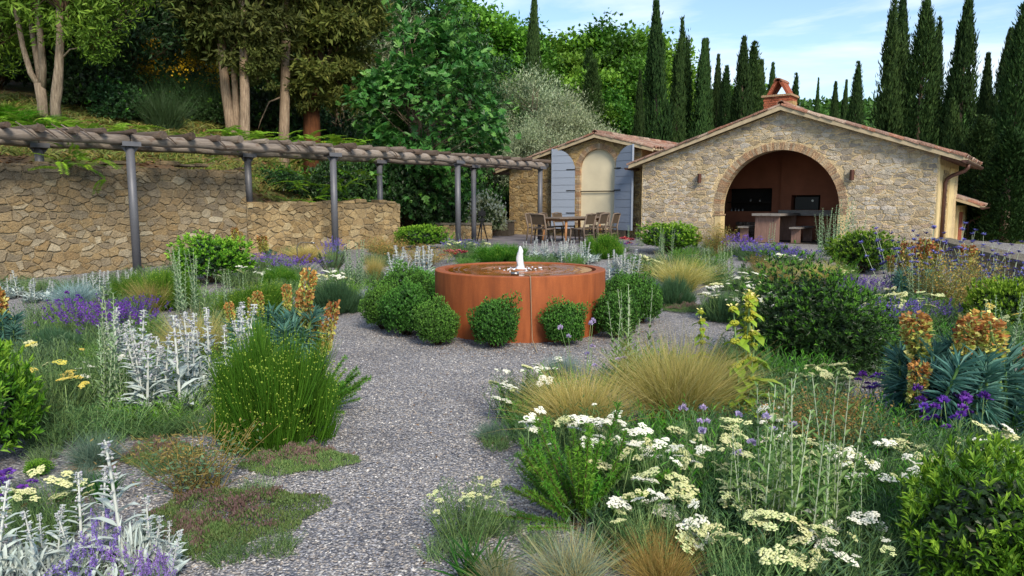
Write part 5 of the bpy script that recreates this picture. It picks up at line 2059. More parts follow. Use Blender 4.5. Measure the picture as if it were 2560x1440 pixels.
def frond_mesh(name, k=13, L=0.34):
    """one pinnate vine leaf that arches over"""
    G = Geo()
    C = curve(np.zeros((1, 3)), np.array([[1.0, 0, 0.35]]), L, 0.45, np.linspace(0, 1, 6))
    rods(G, C, 0.003, 0)
    t = np.repeat(np.linspace(0.2, 1.0, k), 2)
    P = np.stack([np.interp(t, np.linspace(0, 1, 6), C[0][:, i]) for i in range(3)], -1)
    s = np.tile([1.0, -1.0], k)
    d = np.stack([np.full(2 * k, 0.55), s, np.full(2 * k, -0.2)], -1)
    l = 0.085 * (1.1 - 0.5 * np.abs(t - 0.5)) * rng.uniform(0.85, 1.15, 2 * k)
    put(G, LEAF2, P, d, np.tile([0, 0, 1.0], (2 * k, 1)), l, 0.34 * l)
    return G.mesh(name, [M['vine_leaf']])
# ------------------------------------------------------------------ trees
def tree_meshes(name, H, trunk_h, cr, nclump, nleaf, L, W, leaf, bark, tr=0.14, tmpl=LEAF2, clump=0.32, stems=1, lean=0.08, shape=1.0, hang=0.0, gap=0.0):
    """trunk mesh and crown mesh; crown fills an uneven ellipsoid from trunk_h to H"""
    T, G = Geo(), Geo()
    cz, rz = (H + trunk_h) / 2, (H - trunk_h) / 2
    cen = []
    while len(cen) < nclump:
        d = rng.normal(size=3)
        d /= np.linalg.norm(d)
        q = rng.uniform(0.25, 1.0) ** 0.45
        z = d[2] * q
        w = (1 - 0.35 * max(0, z)) if shape == 1.0 else shape
        p = np.array([d[0] * q * cr * w, d[1] * q * cr * w, cz + z * rz])
        p += rng.normal(size=3) * cr * 0.12
        if p[2] > trunk_h * 0.55:
            cen.append(p)
    cen = np.array(cen)
    tops = []
    for s in range(stems):
        a = rng.uniform(0, 6.28)
        off = np.array([math.cos(a), math.sin(a), 0]) * (0.25 * (stems > 1))
        dx = np.array([math.cos(a), math.sin(a), 0]) * lean * H * (1 if stems > 1 else 0.6)
        pts = [tuple(off * 0.6 + dx * t ** 1.4 + np.array([0, 0, H * 0.86 * t]) + rng.normal(size=3) * 0.03 * H * 0.12) for t in np.linspace(0, 1, 8)]
        pts[0] = (pts[0][0], pts[0][1], -0.6)
        T.tube(pts, list(tr * np.array([1.25, 1.0, 0.9, 0.78, 0.62, 0.45, 0.28, 0.1]) / (stems ** 0.4)), 10, 0)
        tops.append(np.array(pts))
    for i, c in enumerate(cen):
        ax = tops[i % stems]
        zt = max(trunk_h * 0.5, c[2] - 0.35 * math.hypot(c[0], c[1]) - 0.3)
        zt = min(zt, ax[-1][2] * 0.95)
        b = np.array([np.interp(zt, ax[:, 2], ax[:, k]) for k in range(3)])
        m = (b + c) / 2 + np.array([0, 0, 0.06 * H * rng.uniform(-0.5, 1)])
        r0 = max(0.012, tr * 0.22 * (1 - zt / H))
        T.tube([tuple(b), tuple(m), tuple(c)], [r0, r0 * 0.6, 0.006], 5, 0, False)
    n = nclump * nleaf
    ci = rng.integers(0, nclump, n)
    sz = cr * clump * rng.uniform(0.6, 1.25, nclump)
    off = rng.normal(size=(n, 3)) * 0.52
    P = cen[ci] + off * sz[ci][:, None] * np.array([1, 1, 0.75])
    out = unit(P - np.array([0, 0, cz - 0.2 * rz]))
    D = unit(out * 0.6 + rdir(n) * 0.9 + np.array([0, 0, 0.15 - hang]))
    NH = unit(out * 0.5 + np.array([0, 0, 0.9]) + rdir(n) * 0.5)
    l = L * rng.uniform(0.6, 1.3, n)
    put(G, tmpl, P, D, NH, l, W / L * l)
    return T.mesh(name + '_trunk', M[bark], True), G.mesh(name + '_crown', M[leaf])


def cypress_meshes(name, n_tuft, per, leaf='cypress_leaf', loose=0.0, prof=None, L=0.075, spikes=1):
    """unit height 1, unit radius 1 (scaled per tree); flame of upright sprays"""
    G = Geo()
    prof = prof or (lambda t: np.where(t < 0.25, 0.55 + 1.8 * t, 1.0 - ((t - 0.25) / 0.75) ** 1.35))
    t = rng.uniform(0.0, 0.99, n_tuft) ** 0.9
    a = rng.uniform(0, 6.28, n_tuft)
    r = np.maximum(prof(t), 0.03) * rng.uniform(0.72, 1.05 + loose, n_tuft)
    if spikes > 1:
        ax = np.array([(0, 0, 1.0), (0.55, 0.2, 0.9), (-0.5, 0.3, 0.82)])[:spikes]
        wh = rng.integers(0, spikes, n_tuft)
        c = ax[wh]
        t = t * c[:, 2]
        r = r * 0.62
        cx, cyy = c[:, 0] * (0.3 + 0.7 * t), c[:, 1]
    else:
        cx = cyy = np.zeros(n_tuft)
    C = np.stack([np.cos(a) * r + cx, np.sin(a) * r + cyy, t], -1)
    n = n_tuft * per
    ci = rng.integers(0, n_tuft, n)
    h = rng.normal(size=(n, 3)) * np.array([0.16, 0.16, 0.028]) * (1 + loose)
    h[:, :2] *= (0.25 + 0.75 * np.clip(prof(t)[ci], 0, 1))[:, None]
    P = C[ci] + h
    P[:, 2] = np.clip(P[:, 2], 0, 1.02)
    out = np.stack([np.cos(a[ci]), np.sin(a[ci]), np.zeros(n)], -1)
    return C, P, out, ci


def cypress(name, H, Rr, n_tuft=240, per=42, leaf='cypress_leaf', loose=0.0, spikes=1, L=0.25, prof=None, bare=0.0):
    _, P, out, ci = cypress_meshes(name, n_tuft, per, loose=loose, spikes=spikes, prof=prof)
    P = P * np.array([Rr, Rr, H * (1 - bare)])
    P[:, 2] += H * bare
    n = len(P)
    G = Geo()
    D = unit(out * (0.35 + 0.8 * loose) + rdir(n) * (0.30 + 0.3 * loose) + np.array([0, 0, 1.0 - 0.5 * loose]))
    l = L * rng.uniform(0.5, 1.2, n)
    put(G, LEAF2, P, D, unit(out + rdir(n) * 0.5), l, 0.34 * l)
    T = Geo().tube([(0, 0, -0.8), (0, 0, H * (0.5 if spikes == 1 else 0.2)), (0, 0, H * (0.9 if spikes == 1 else 0.4))], [0.16 * Rr + 0.05, 0.1 * Rr + 0.03, 0.01], 8)
    return T.mesh(name + '_trunk', M['grey_bark'], True), G.mesh(name + '_crown', M[leaf])


def place_tree(name, tm, loc, label, cat='tree', rz=0.0, sc=1.0, group=None, szz=None):
    e = empty(name, loc, rz, label, cat, group)
    e.scale = (sc, sc, sc if szz is None else szz)
    obj('trunk', tm[0], e)
    obj('crown', tm[1], e)
    return e


def hill(u, Y):
    x = (u - 1280) / FPX * Y / math.cos(TH) * 1.0
    x = at(u, 500, Y).x
    return Vector((x, Y, hz(x, Y)))


# ---- cypresses: (u, v of the top, depth, half width in pixels, kind)
CY = [cypress('cypress_a', 10, 0.95, 280, 60), cypress('cypress_b', 10, 0.95, 280, 60), cypress('cypress_c', 10, 0.95, 250, 55, loose=0.18),
      cypress('cypress_d', 10, 1.0, 300, 44, spikes=3, loose=0.1)]


def put_cypress(u, vt, Y, hw, k, label, base=None, group=None):
    top = at(u, vt, Y)
    z0 = hz(top.x, Y) if base is None else base
    H = top.z - z0
    rad = hw * Y / FPX
    e = empty('cypress_tree', (top.x, Y, z0), random.uniform(0, 6.28), label, 'tree', group)
    e.scale = (rad / 0.95 * random.uniform(0.85, 1.12), rad / 0.95, H / 10)
    e.rotation_euler = (random.uniform(-0.025, 0.025), random.uniform(-0.025, 0.025), e.rotation_euler.z)
    obj('trunk', CY[k][0], e)
    obj('crown', CY[k][1], e)


for u, vt, Y, hw, k, lab in (
        (1325, -8, 48, 26, 0, 'slim solitary cypress rising above the olive trees'),
        (1597, 190, 42, 22, 1, 'short dark cypress left of the tall one behind the annex roof'),
        (1630, 95, 60, 26, 2, 'thin brownish conifer just left of the tallest middle cypress'),
        (1652, 22, 44, 38, 0, 'tallest middle cypress, left of the chimney'),
        (1690, 105, 46, 26, 1, 'slender cypress just right of the tallest middle cypress'),
        (1713, 60, 47, 30, 3, 'double-pointed cypress behind the annex ridge'),
        (1752, 115, 46, 30, 0, 'cypress with two close tips above the left roof slope'),
        (1772, 112, 47, 24, 1, 'cypress tip tucked beside the two-tipped one'),
        (1795, 150, 48, 22, 0, 'lower pointed cypress above the left roof slope'),
        (1817, 175, 60, 24, 2, 'ragged small conifer above the left roof slope'),
        (1862, 105, 46, 34, 1, 'broad cypress left of the chimney'),
        (1880, 120, 50, 40, 2, 'ragged wide conifer leaning out behind the chimney'),
        (1900, 165, 52, 30, 0, 'dark cypress close behind the chimney'),
        (1925, 170, 56, 22, 1, 'small cypress right behind the chimney cowl'),
        (1985, 195, 56, 20, 2, 'loose dark conifer right of the chimney'),
        (2043, 205, 80, 12, 0, 'thin far cypress above the ridge on the right'),
        (2088, 215, 80, 18, 1, 'stubby far cypress in front of the wooded hill'),
        (2108, 210, 80, 14, 0, 'second thin far cypress in front of the wooded hill'),
        (2145, 165, 70, 24, 2, 'loose feathery conifer in front of the wooded hill'),
        (2232, 5, 34, 44, 3, 'big many-tipped cypress above the right roof slope'),
        (2265, 12, 36, 40, 0, 'straight cypress within the right-hand clump'),
        (2312, 15, 34, 50, 2, 'open ragged cypress with gaps right of the big clump'),
        (2345, 60, 36, 26, 2, 'ragged leaning cypress edge of the right-hand clump'),
        (2415, 18, 33, 48, 1, 'tall even cone-shaped cypress above the right eave'),
        (2478, 150, 30, 30, 0, 'dark cypress right of the eave gutter'),
        (2506, 92, 29, 40, 1, 'dark cypress second from the right edge'),
        (2558, 30, 26, 52, 2, 'dark cypress at the right edge of the picture'),
        (2395, 260, 27, 40, 1, 'low dark cypress behind the rain pipe'),
        (2450, 300, 26, 60, 2, 'low dark conifer behind the outbuilding'),
        (2530, 330, 24, 76, 2, 'low bushy conifer behind the low wall at the right edge')):
    put_cypress(u, vt, Y, hw, k, lab, base=(-0.8 if u > 2390 else None))

# ---- broadleaf trees on the far slope
OA = tree_meshes('oak_a', 11, 2.5, 3.6, 80, 190, 0.42, 0.30, 'oak_leaf_light', 'grey_bark', 0.22, clump=0.34)
OB = tree_meshes('oak_b', 11, 2.0, 3.8, 76, 190, 0.42, 0.30, 'oak_leaf', 'grey_bark', 0.22, clump=0.36)
spots = []
for Y, us, vt in ((78, (1250, 1320, 1390, 1460, 1530, 1600), 70), (70, (1285, 1350, 1425, 1490, 1560, 1640), 120), (60, (1300, 1375, 1450, 1520, 1585), 175), (52, (1420, 1490, 1550, 1620), 250),
                  (66, (820, 900, 980, 1060, 1140, 1210), 10), (85, (1660, 1720, 1790, 1850), 210)):
    for i, u in enumerate(us):
        spots.append((u + random.uniform(-14, 14), vt + random.uniform(-22, 22), Y + random.uniform(-3, 3), ('first', 'second', 'third', 'fourth', 'fifth', 'sixth')[i], {78: 'on the skyline of the far slope', 70: 'just below the skyline of the far slope', 60: 'in the middle of the far slope', 52: 'low on the far slope behind the annex', 66: 'behind the top of the fig tree', 85: 'far behind the middle cypresses'}[Y]))
for i, (u, v, Y, nth, row) in enumerate(spots):
    p = at(u, v, Y)
    z = hz(p.x, Y)
    s = max(0.45, (p.z - z) / 11.4)
    place_tree('broadleaf_tree', (OA, OB)[(i * 7 + i // 3) % 2], (p.x, Y, z), 'green broadleaf tree %s, %s from the left' % (row, nth), 'tree', random.uniform(0, 6.28), min(s, 1.7), 'broadleaf woods on the far slope')
for u, vt, Y, hw, wh in ((1465, 110, 58, 34, 'tallest'), (1395, 185, 50, 24, 'leftmost'), (1475, 140, 50, 36, 'broadest'), (1535, 95, 72, 20, 'rightmost')):
    put_cypress(u, vt + 20, Y, hw, 2, '%s brownish loose conifer among the far green trees' % wh, group='brownish conifers on the far slope')


# ---- far wooded ridge on the right
def far_wood():
    G = Geo()
    cs = []
    for _ in range(900):
        y = rng.uniform(110, 250)
        x = rng.uniform(-0.05, 0.85) * y
        cs.append((x, y, hz(x, y) + rng.uniform(1.5, 5.5)))
    cs = np.array(cs)
    n = 900 * 70
    ci = rng.integers(0, 900, n)
    D = rdir(n)
    D[:, 2] = np.abs(D[:, 2]) * 1.1 - 0.25
    P = cs[ci] + D * np.array([4.2, 4.2, 3.6]) * rng.uniform(0.75, 1.05, (n, 1))
    put(G, LEAF2, P, unit(D + rdir(n)), unit(D + np.array([0, 0, 0.5])), rng.uniform(0.9, 1.7, n), 1.0)
    o = obj('far_wood', G.mesh('far_wood', M['far_leaf']))
    tag(o, 'green wooded ridge in the distance on the right', 'woods', None, 'stuff')


far_wood()

# ---- olive trees
OL = [tree_meshes('olive_%d' % i, 5.6, 1.2, 2.0, 90, 300, 0.13, 0.035, 'olive_leaf', 'grey_bark', 0.14, clump=0.30, stems=2, lean=0.12) for i in range(2)]
for u, vt, Y, s, k, lab in ((1312, 165, 36, None, 0, 'tall silvery olive tree right of the fig tree'), (1405, 235, 33, None, 1, 'rounded silvery olive tree left of the annex ridge'),
                            (1490, 310, 36, None, 0, 'low silvery olive tree behind the annex ridge'), (1345, 300, 31, None, 1, 'grey-green olive tree low behind the annex eave'),
                            (950, -10, 36, None, 1, 'pale olive tree behind the left of the fig tree'), (1262, 330, 33, None, 0, 'small olive tree between fig tree and annex')):
    p = at(u, vt, Y)
    z = min(hz(p.x, Y), p.z - 2.5)
    place_tree('olive_tree', OL[k], (p.x, Y, z), lab, 'tree', random.uniform(0, 6), (p.z - z) / 5.8)

# ---- fig tree
FG = tree_meshes('fig', 7.8, 0.9, 2.45, 130, 42, 0.27, 0.25, 'fig_leaf', 'grey_bark', 0.2, tmpl=FIGLEAF, clump=0.27, stems=4, lean=0.14, hang=0.25)
p = at(1085, 200, 24.6)
place_tree('fig_tree', FG, (p.x - 0.25, 24.9, 0.6), 'big dark green fig tree with broad lobed leaves behind the pergola', 'tree', 0.6, 0.95)
p = at(960, 330, 24.0)
place_tree('fig_tree', FG, (p.x + 0.2, 25.4, 0.8), 'smaller spreading fig tree at the left foot of the big one', 'tree', 2.4, 0.52)

# ---- left woods: trunks and crowns
LAU = tree_meshes('laurel', 7.2, 2.0, 1.9, 60, 120, 0.16, 0.05, 'laurel_leaf', 'pale_bark', 0.15, clump=0.24, stems=1, lean=0.03)


def trunk_tree(name, label, base, stems, bark, crown, rz=0.0):
    """stems: list of (points relative to base, radii)"""
    e = empty(name, base, rz, label, 'tree')
    for pts, rad in stems:
        o = obj('trunk', Geo().tube(pts, rad, 12).mesh('trunk', M[bark], True), e)
    for (me, loc, sc) in crown:
        obj('crown', me, e, loc, (0, 0, random.uniform(0, 6)), sc)
    return e


def crown_only(name, n, rad, hgt, L, W, leaf, nc=40, clump=0.3, hang=0.0, tmpl=LEAF2):
    G = Geo()
    d = rdir(nc) * rng.uniform(0.35, 1.0, (nc, 1))
    cen = d * np.array([rad, rad, hgt])
    ci = rng.integers(0, nc, n)
    P = cen[ci] + rng.normal(size=(n, 3)) * clump * rad * 0.6 * np.array([1, 1, 0.7])
    out = unit(P)
    D = unit(out * 0.5 + rdir(n) * 0.8 + np.array([0, 0, 0.1 - hang]))
    l = L * rng.uniform(0.6, 1.3, n)
    put(G, tmpl, P, D, unit(out * 0.5 + rdir(n) * 0.6 + np.array([0, 0, 0.8])), l, W / L * l)
    C = np.stack([np.zeros((nc, 3)) + np.array([0, 0, -hgt * 0.6]), cen * 0.5 + np.array([0, 0, -0.1 * hgt]), cen], 1)
    rods(G, C, 0.03, 1, 0.2)
    return G.mesh(name, [M[leaf], M['twig']])


LC = crown_only('laurel_crown', 3600, 1.5, 1.7, 0.2, 0.055, 'laurel_leaf', 46, 0.26)
b1 = at(106, 283, 21)
k = 21 / FPX
trunk_tree('laurel_tree', 'pale-barked tree with three stems from one stump, left foreground of the woods', (b1.x, 21, hz(b1.x, 21) - 0.1), [
    ([(0, 0, -0.4), (0.02, 0, 0.5), (-0.02, 0, 1.05)], [0.16, 0.13, 0.14]),
    ([(-0.02, 0, 0.95), (-0.28, 0.05, 1.35), (-0.48, 0.1, 2.1), (-0.62, 0.1, 3.3), (-0.7, 0.2, 5.0)], [0.09, 0.08, 0.07, 0.06, 0.04]),
    ([(-0.05, 0.1, 0.95), (-0.22, 0.3, 1.6), (-0.38, 0.4, 2.6), (-0.4, 0.5, 5.0)], [0.085, 0.08, 0.07, 0.04]),
    ([(0.05, 0, 0.95), (0.12, 0, 1.5), (0.1, 0, 2.6), (0.06, 0, 4.6)], [0.1, 0.09, 0.085, 0.06])], 'pale_bark',
    [(LC, (-0.4, 0.2, 4.6), 1.15), (LC, (0.6, 0.6, 4.2), 0.9), (LC, (-1.6, 0.5, 3.0), 0.9)])
b2 = at(142, 296, 20.5)
trunk_tree('laurel_tree', 'pale-barked tree with one knobbly trunk right of the three-stemmed tree', (b2.x, 20.5, hz(b2.x, 20.5) - 0.1), [
    ([(0, 0, -0.4), (-0.02, 0, 0.6), (0.06, 0, 1.0), (0.16, 0, 1.6), (0.26, 0, 2.4), (0.28, 0.1, 4.2)], [0.15, 0.13, 0.14, 0.115, 0.1, 0.07]),
    ([(0.2, 0, 1.8), (0.5, 0, 2.1), (1.0, 0, 2.2)], [0.03, 0.02, 0.008])], 'pale_bark',
    [(LC, (0.4, 0, 4.2), 1.1), (LC, (1.0, 0.3, 2.7), 0.55), (LC, (1.5, 0.6, 4.6), 0.9)])
CC = [crown_only('old_cypress_crown_%d' % i, 6000, 1.5, 2.2, 0.26, 0.09, lf, 50, 0.24) for i, lf in enumerate(('cypress_olive', 'cypress_old'))]
b3 = at(578, 335, 24)
trunk_tree('old_cypress', 'old cypress with pale twin trunks behind the pergola', (b3.x, 24, hz(b3.x, 24)), [
    ([(0.1, 0, -0.5), (0, 0, 0.5), (-0.12, 0, 1.6), (-0.2, 0, 3.4), (-0.22, 0, 6)], [0.2, 0.17, 0.15, 0.13, 0.07]),
    ([(0.22, 0, -0.5), (0.2, 0, 0.6), (0.15, 0.1, 2), (0.2, 0.1, 5)], [0.13, 0.11, 0.1, 0.06]),
    ([(0.3, -0.05, 0.2), (0.42, -0.05, 1.2), (0.55, 0, 2.6)], [0.07, 0.055, 0.04])], 'cypress_bark',
    [(CC[0], (-0.1, 0.2, 4.6), 1.0), (CC[0], (-0.8, 0.3, 3.6), 0.6)])
b4 = at(612, 342, 23.5)
trunk_tree('old_cypress', 'old cypress with one darker spotted trunk right of the twin trunks', (b4.x, 23.5, hz(b4.x, 23.5)), [
    ([(-0.05, 0, -0.5), (0, 0, 0.6), (0.06, 0, 1.8), (0.1, 0, 5.5)], [0.19, 0.165, 0.15, 0.08])], 'cypress_bark',
    [(CC[0], (0.1, 0.3, 4.4), 0.95), (CC[0], (0.4, 0.2, 2.9), 0.45)])
b5 = at(708, 338, 25)
trunk_tree('old_cypress', 'old cypress with a bare leaning pale trunk in the middle of the woods', (b5.x, 25, hz(b5.x, 25)), [
    ([(-0.02, 0, -0.5), (0, 0, 0.7), (0.1, 0, 2.2), (0.2, 0, 4.2), (0.26, 0, 7)], [0.21, 0.18, 0.165, 0.15, 0.07]),
    ([(0.05, 0, 2.4), (-0.4, -0.1, 2.2), (-0.7, -0.1, 1.6), (-0.85, -0.1, 1.2)], [0.03, 0.025, 0.015, 0.005]),
    ([(0.15, 0, 3.6), (0.8, -0.1, 3.6), (1.2, -0.1, 3.4)], [0.035, 0.02, 0.006])], 'cypress_bark',
    [(CC[1], (0.3, 0.3, 5.6), 0.8), (CC[1], (-0.6, 0, 3.6), 0.3)])
b6 = at(780, 345, 26)
trunk_tree('old_cypress', 'old cypress with dark red-brown trunk and drooping yellow-green foliage', (b6.x, 26, hz(b6.x, 26)), [
    ([(0, 0, -0.5), (0, 0, 1.6), (0.02, 0, 3.2), (0.1, 0, 7)], [0.36, 0.31, 0.27, 0.1])], 'red_bark',
    [(CC[1], (0.4, 0, 4.9), 1.05), (CC[1], (1.2, 0.2, 6.2), 0.95), (CC[1], (-0.2, -0.4, 3.5), 0.5), (CC[1], (1.3, 0, 3.7), 0.55)])

IL = [tree_meshes('ilex_%d' % i, 8.5, 0.6, 2.9, 90, 190, 0.2, 0.085, lf, 'grey_bark', 0.2, clump=0.3) for i, lf in enumerate(('ilex_leaf', 'ilex_leaf', 'oak_leaf'))]
for u, Y, s, k, lab in ((-90, 24, 1.0, 0, 'dark evergreen tree at the left edge of the woods'), (20, 29, 1.25, 1, 'dark evergreen tree behind the three-stemmed tree'), (215, 27, 1.05, 0, 'very dark evergreen oak right of the pale knobbly trunk'),
                        (330, 25.5, 0.95, 1, 'lighter evergreen oak with leaves down to the ground'), (430, 29, 1.2, 0, 'tall evergreen oak above the yellow broom'),
                        (520, 33, 1.3, 1, 'dark evergreen behind the twin cypress trunks'), (650, 35, 1.35, 0, 'dark evergreen between the old cypress trunks'), (850, 33, 1.2, 1, 'dark evergreen right of the red-brown trunk'),
                        (120, 36, 1.5, 2, 'green tree high behind the left woods'), (280, 38, 1.5, 1, 'dark tree high behind the evergreen oak'), (400, 40, 1.6, 2, 'green tree high behind the broom'), (590, 42, 1.6, 0, 'dark tree deep in the woods behind the trunks'),
                        (740, 42, 1.5, 1, 'dark tree deep in the woods left of the fig'), (-20, 40, 1.7, 0, 'dark tree deep in the woods at the left edge'), (880, 44, 1.5, 2, 'green tree behind the pale olive'),
                        (1010, 38, 1.3, 1, 'dark evergreen behind the top of the fig tree'), (1180, 36, 1.0, 1, 'dark evergreen behind the right side of the fig tree')):
    h = hill(u, Y)
    place_tree('evergreen_tree', IL[k], h - Vector((0, 0, 0.2)), lab, 'tree', random.uniform(0, 6), s)

# shrubs on the hillside and behind the low wall
DB = [shrub_mesh('dark_bush_%d' % i, 4200, 0.11, 0.06, ('ilex_leaf', 'dark_tip'), squash=0.95, tipf=0.08) for i in range(2)]
for u, Y, s, sz_, lab in ((250, 23.5, 1.2, 1.0, 'dark bush left of the broom'), (320, 22.5, 0.9, 0.9, 'dark low bush under the evergreen oak'), (850, 23.2, 1.15, 1.2, 'dark glossy bush behind the second post'),
                          (780, 22.8, 0.8, 0.8, 'green bush right of the tall stone wall'), (1010, 24.2, 1.3, 1.1, 'dark green bush behind the end of the low ochre wall'), (1080, 25.2, 1.2, 1.1, 'dark bush at the foot of the fig tree'),
                          (920, 25, 1.3, 1.4, 'dark bush under the fig left side'), (1170, 27.5, 1.2, 1.1, 'dark bush behind the far pergola post'), (1262, 30.5, 1.0, 1.3, 'green bush left of the annex wall'), (1120, 30, 1.6, 1.7, 'big dark bush deep behind the third post'),
                          (1230, 33, 1.5, 1.8, 'dark bush behind the annex eave'), (700, 21.5, 0.7, 0.8, 'grey-green bush above the step of the stone wall'), (560, 25.5, 0.9, 0.8, 'dark bush between the twin trunks'), (660, 27, 1.2, 1.1, 'dark bush left of the bare leaning trunk'),
                          (750, 27.5, 1.2, 1.1, 'dark bush left of the red-brown trunk'), (470, 25.5, 1.1, 0.9, 'dark bush right of the broom'), (850, 28, 1.4, 1.3, 'dark bush right of the red-brown trunk'), (10, 25, 1.4, 1.1, 'dark bush at the left edge of the woods'), (160, 27, 1.6, 1.1, 'dark bush behind the pale trunks')):
    h = hill(u, Y)
    if u > 700 and Y < 24.5:
        h.z = max(h.z, 0.9)
    e = empty('dark_shrub', h - Vector((0, 0, 0.15)), random.uniform(0, 6), lab, 'shrub')
    e.scale = (s, s, s * sz_)
    obj('foliage', DB[random.randint(0, 1)], e)
# broom with yellow flowers
G = Geo()
n = 1500
blades(G, disc(n, 0.5), up(n, 0.5), rng.uniform(1.0, 2.0, n), 0.012, rng.uniform(0, 0.15, n), 0, 3)
F_ = Geo()
n = 800
P = up(n, 0.5) * rng.uniform(1.3, 2.1, (n, 1))
cl_ = rdir(30) * np.array([0.9, 0.9, 0.5]) + np.array([0, 0, 1.6])
P = cl_[rng.integers(0, 30, n)] + rng.normal(size=(n, 3)) * 0.13
put(F_, LEAF6, P, rdir(n), rdir(n), 0.07, 0.05)
bro = (G.mesh('broom_stems', M['broom_stem']), F_.mesh('broom_flowers', M['broom_flower']))
for u, Y, s, lab in ((420, 22.5, 0.85, 'green broom bush with yellow flowers on the hillside'), (520, 25.5, 1.1, 'yellow flowering broom left of the twin cypress trunks'), (440, 25.5, 1.2, 'tall broom with yellow flowers behind the nearer broom'), (830, 27, 0.9, 'small yellow flowering broom right of the red-brown trunk')):
    e = empty('broom_bush', hill(u, Y), random.uniform(0, 6), lab, 'shrub')
    e.scale = (s, s, s)
    obj('stems', bro[0], e)
    if u != 420:
        obj('flowers', bro[1], e)['kind'] = 'stuff'


# hillside ground cover and leaf litter
def ground_cover():
    G = Geo()
    N = 9000
    x = rng.uniform(-20, -4, N)
    y = rng.uniform(14, 30, N)
    d = (-(x + 6.2) + (y - 16.9)) * 0.70711
    ok = (d > 0.9) & (d < 12)
    x, y = x[ok], y[ok]
    z = np.array([hz(a, b) for a, b in zip(x, y)])
    n = len(x)
    P = np.stack([x, y, z + 0.02], -1)
    put(G, LEAF2, P, rdir(n) * np.array([1, 1, 0.25]), np.tile([0, 0, 1.0], (n, 1)) + rdir(n) * 0.5, rng.uniform(0.08, 0.2, n), 0.07)
    tag(obj('leaf_litter', G.mesh('leaf_litter', M['litter'])), 'brown fallen leaves on the hillside', 'leaves', None, 'stuff')
    G = Geo()
    cs = []
    for _ in range(1300):
        u, Y = rng.uniform(0, 1), rng.uniform(15.5, 27)
        a = rng.uniform(-21, -5)
        d = (-(a + 6.2) + (Y - 16.9)) * 0.70711
        if 2.2 < d < 12.0:
            cs.append((a, Y, hz(a, Y)))
    cs = np.array(cs)
    n = len(cs) * 34
    ci = rng.integers(0, len(cs), n)
    P = cs[ci] + rng.normal(size=(n, 3)) * np.array([0.22, 0.22, 0.0])
    blades(G, P, up(n, 0.8), rng.uniform(0.15, 0.42, n), 0.03, 0.4, 0, 3)
    tag(obj('ground_cover', G.mesh('ground_cover', M['airy_mix'])), 'low mixed weeds and grasses on the hillside', 'ground cover', None, 'stuff')


ground_cover()

# ---- vine on the pergola and ferny growth beside it
FRND = [frond_mesh('vine_frond_%d' % i) for i in range(3)]


def vine(label, t0, t1, n, side, zlo, zhi, sc=1.0, back=False):
    """leafy vine growing over the pergola between two places along it"""
    rt = None
    line = PB if back else PF
    for i in range(n):
        t = random.uniform(t0, t1)
        j = min(3, int(t))
        p = line[j] + (line[j + 1] - line[j]) * (t - j)
        d = (line[j + 1] - line[j]).normalized()
        nn = Vector((-d.y, d.x))
        q = p + nn * random.uniform(*side)
        z = PZ + random.uniform(zlo, zhi)
        if rt is None:
            rt = empty('climbing_vine', (q.x, q.y, z), 0, label, 'vine')
            org = rt.location.copy()
        obj('leaf', FRND[i % 3], rt, Vector((q.x, q.y, z)) - org, (random.uniform(-0.3, 0.3), random.uniform(-0.5, 0.4), random.uniform(0, 6.28)), sc * random.uniform(0.7, 1.3))


vine('bright green pinnate vine spilling over the pergola top left of the first post', 0.55, 1.2, 70, (0.9, 2.4), 0.3, 0.5, 1.2)
vine('bright green pinnate vine lying along the pergola top between first and second posts', 1.5, 2.45, 170, (0.9, 2.3), 0.3, 0.52, 1.2)
vine('vine sprays hanging under the pergola left of the first post', 0.72, 0.92, 20, (0.2, 0.7), -0.75, 0.1, 1.1)
vine('vine curtain hanging from the back beam left of the third post', 2.3, 2.95, 75, (0.0, 0.8), -1.5, 0.1, 1.2, True)
vine('vine sprays hanging from the back beam behind the tall wall end', 1.75, 2.05, 16, (0.0, 0.5), -0.9, 0.1, 1.0, True)
FE = Geo()
n = 46
for i in range(n):
    a = rng.uniform(0, 6.28)
    C = curve(np.zeros((1, 3)), np.array([[math.cos(a), math.sin(a), 1.0]]), rng.uniform(0.4, 0.7), 0.3, np.linspace(0, 1, 7))
    t = np.repeat(np.linspace(0.2, 1, 12), 2)
    P = np.stack([np.interp(t, np.linspace(0, 1, 7), C[0][:, q]) for q in range(3)], -1)
    s = np.tile([1.0, -1.0], 12)
    dd = np.stack([-math.sin(a) * s + 0.3 * math.cos(a), math.cos(a) * s + 0.3 * math.sin(a), np.full(24, -0.1)], -1)
    put(FE, LEAF2, P, dd, np.tile([0, 0, 1.0], (24, 1)), 0.13 * (1.15 - t), 0.035)
FE = FE.mesh('fern_fronds', M['fern'])
i = -1
ORD = ['third', 'fifth', 'seventh', 'ninth', 'eleventh', 'thirteenth', 'fourth', 'sixth', 'eighth', 'first', 'tenth', 'fourteenth', 'fifteenth', 'sixteenth', 'seventeenth', 'twelfth']
for u, Y, s in ((5, 19.2, 1.3), (45, 19.0, 1.3), (85, 18.8, 1.3), (130, 18.8, 1.2), (175, 19.2, 1.1), (215, 19.3, 1.0), (25, 20.2, 1.3), (70, 20.2, 1.2), (110, 19.9, 1.1), (-20, 18.6, 1.4), (150, 18.4, 1.1), (260, 19.5, 0.8), (330, 20.2, 0.8), (395, 20.8, 0.8), (470, 21.5, 0.8), (205, 18.2, 1.0)):
    h = hill(u, Y)
    i += 1
    e = empty('fern', h, random.uniform(0, 6), 'bright green fern on the bank, %s from the left edge' % ORD[i], 'fern', 'ferns on the bank')
    e.scale = (s, s, s)
    obj('fronds', FE, e)
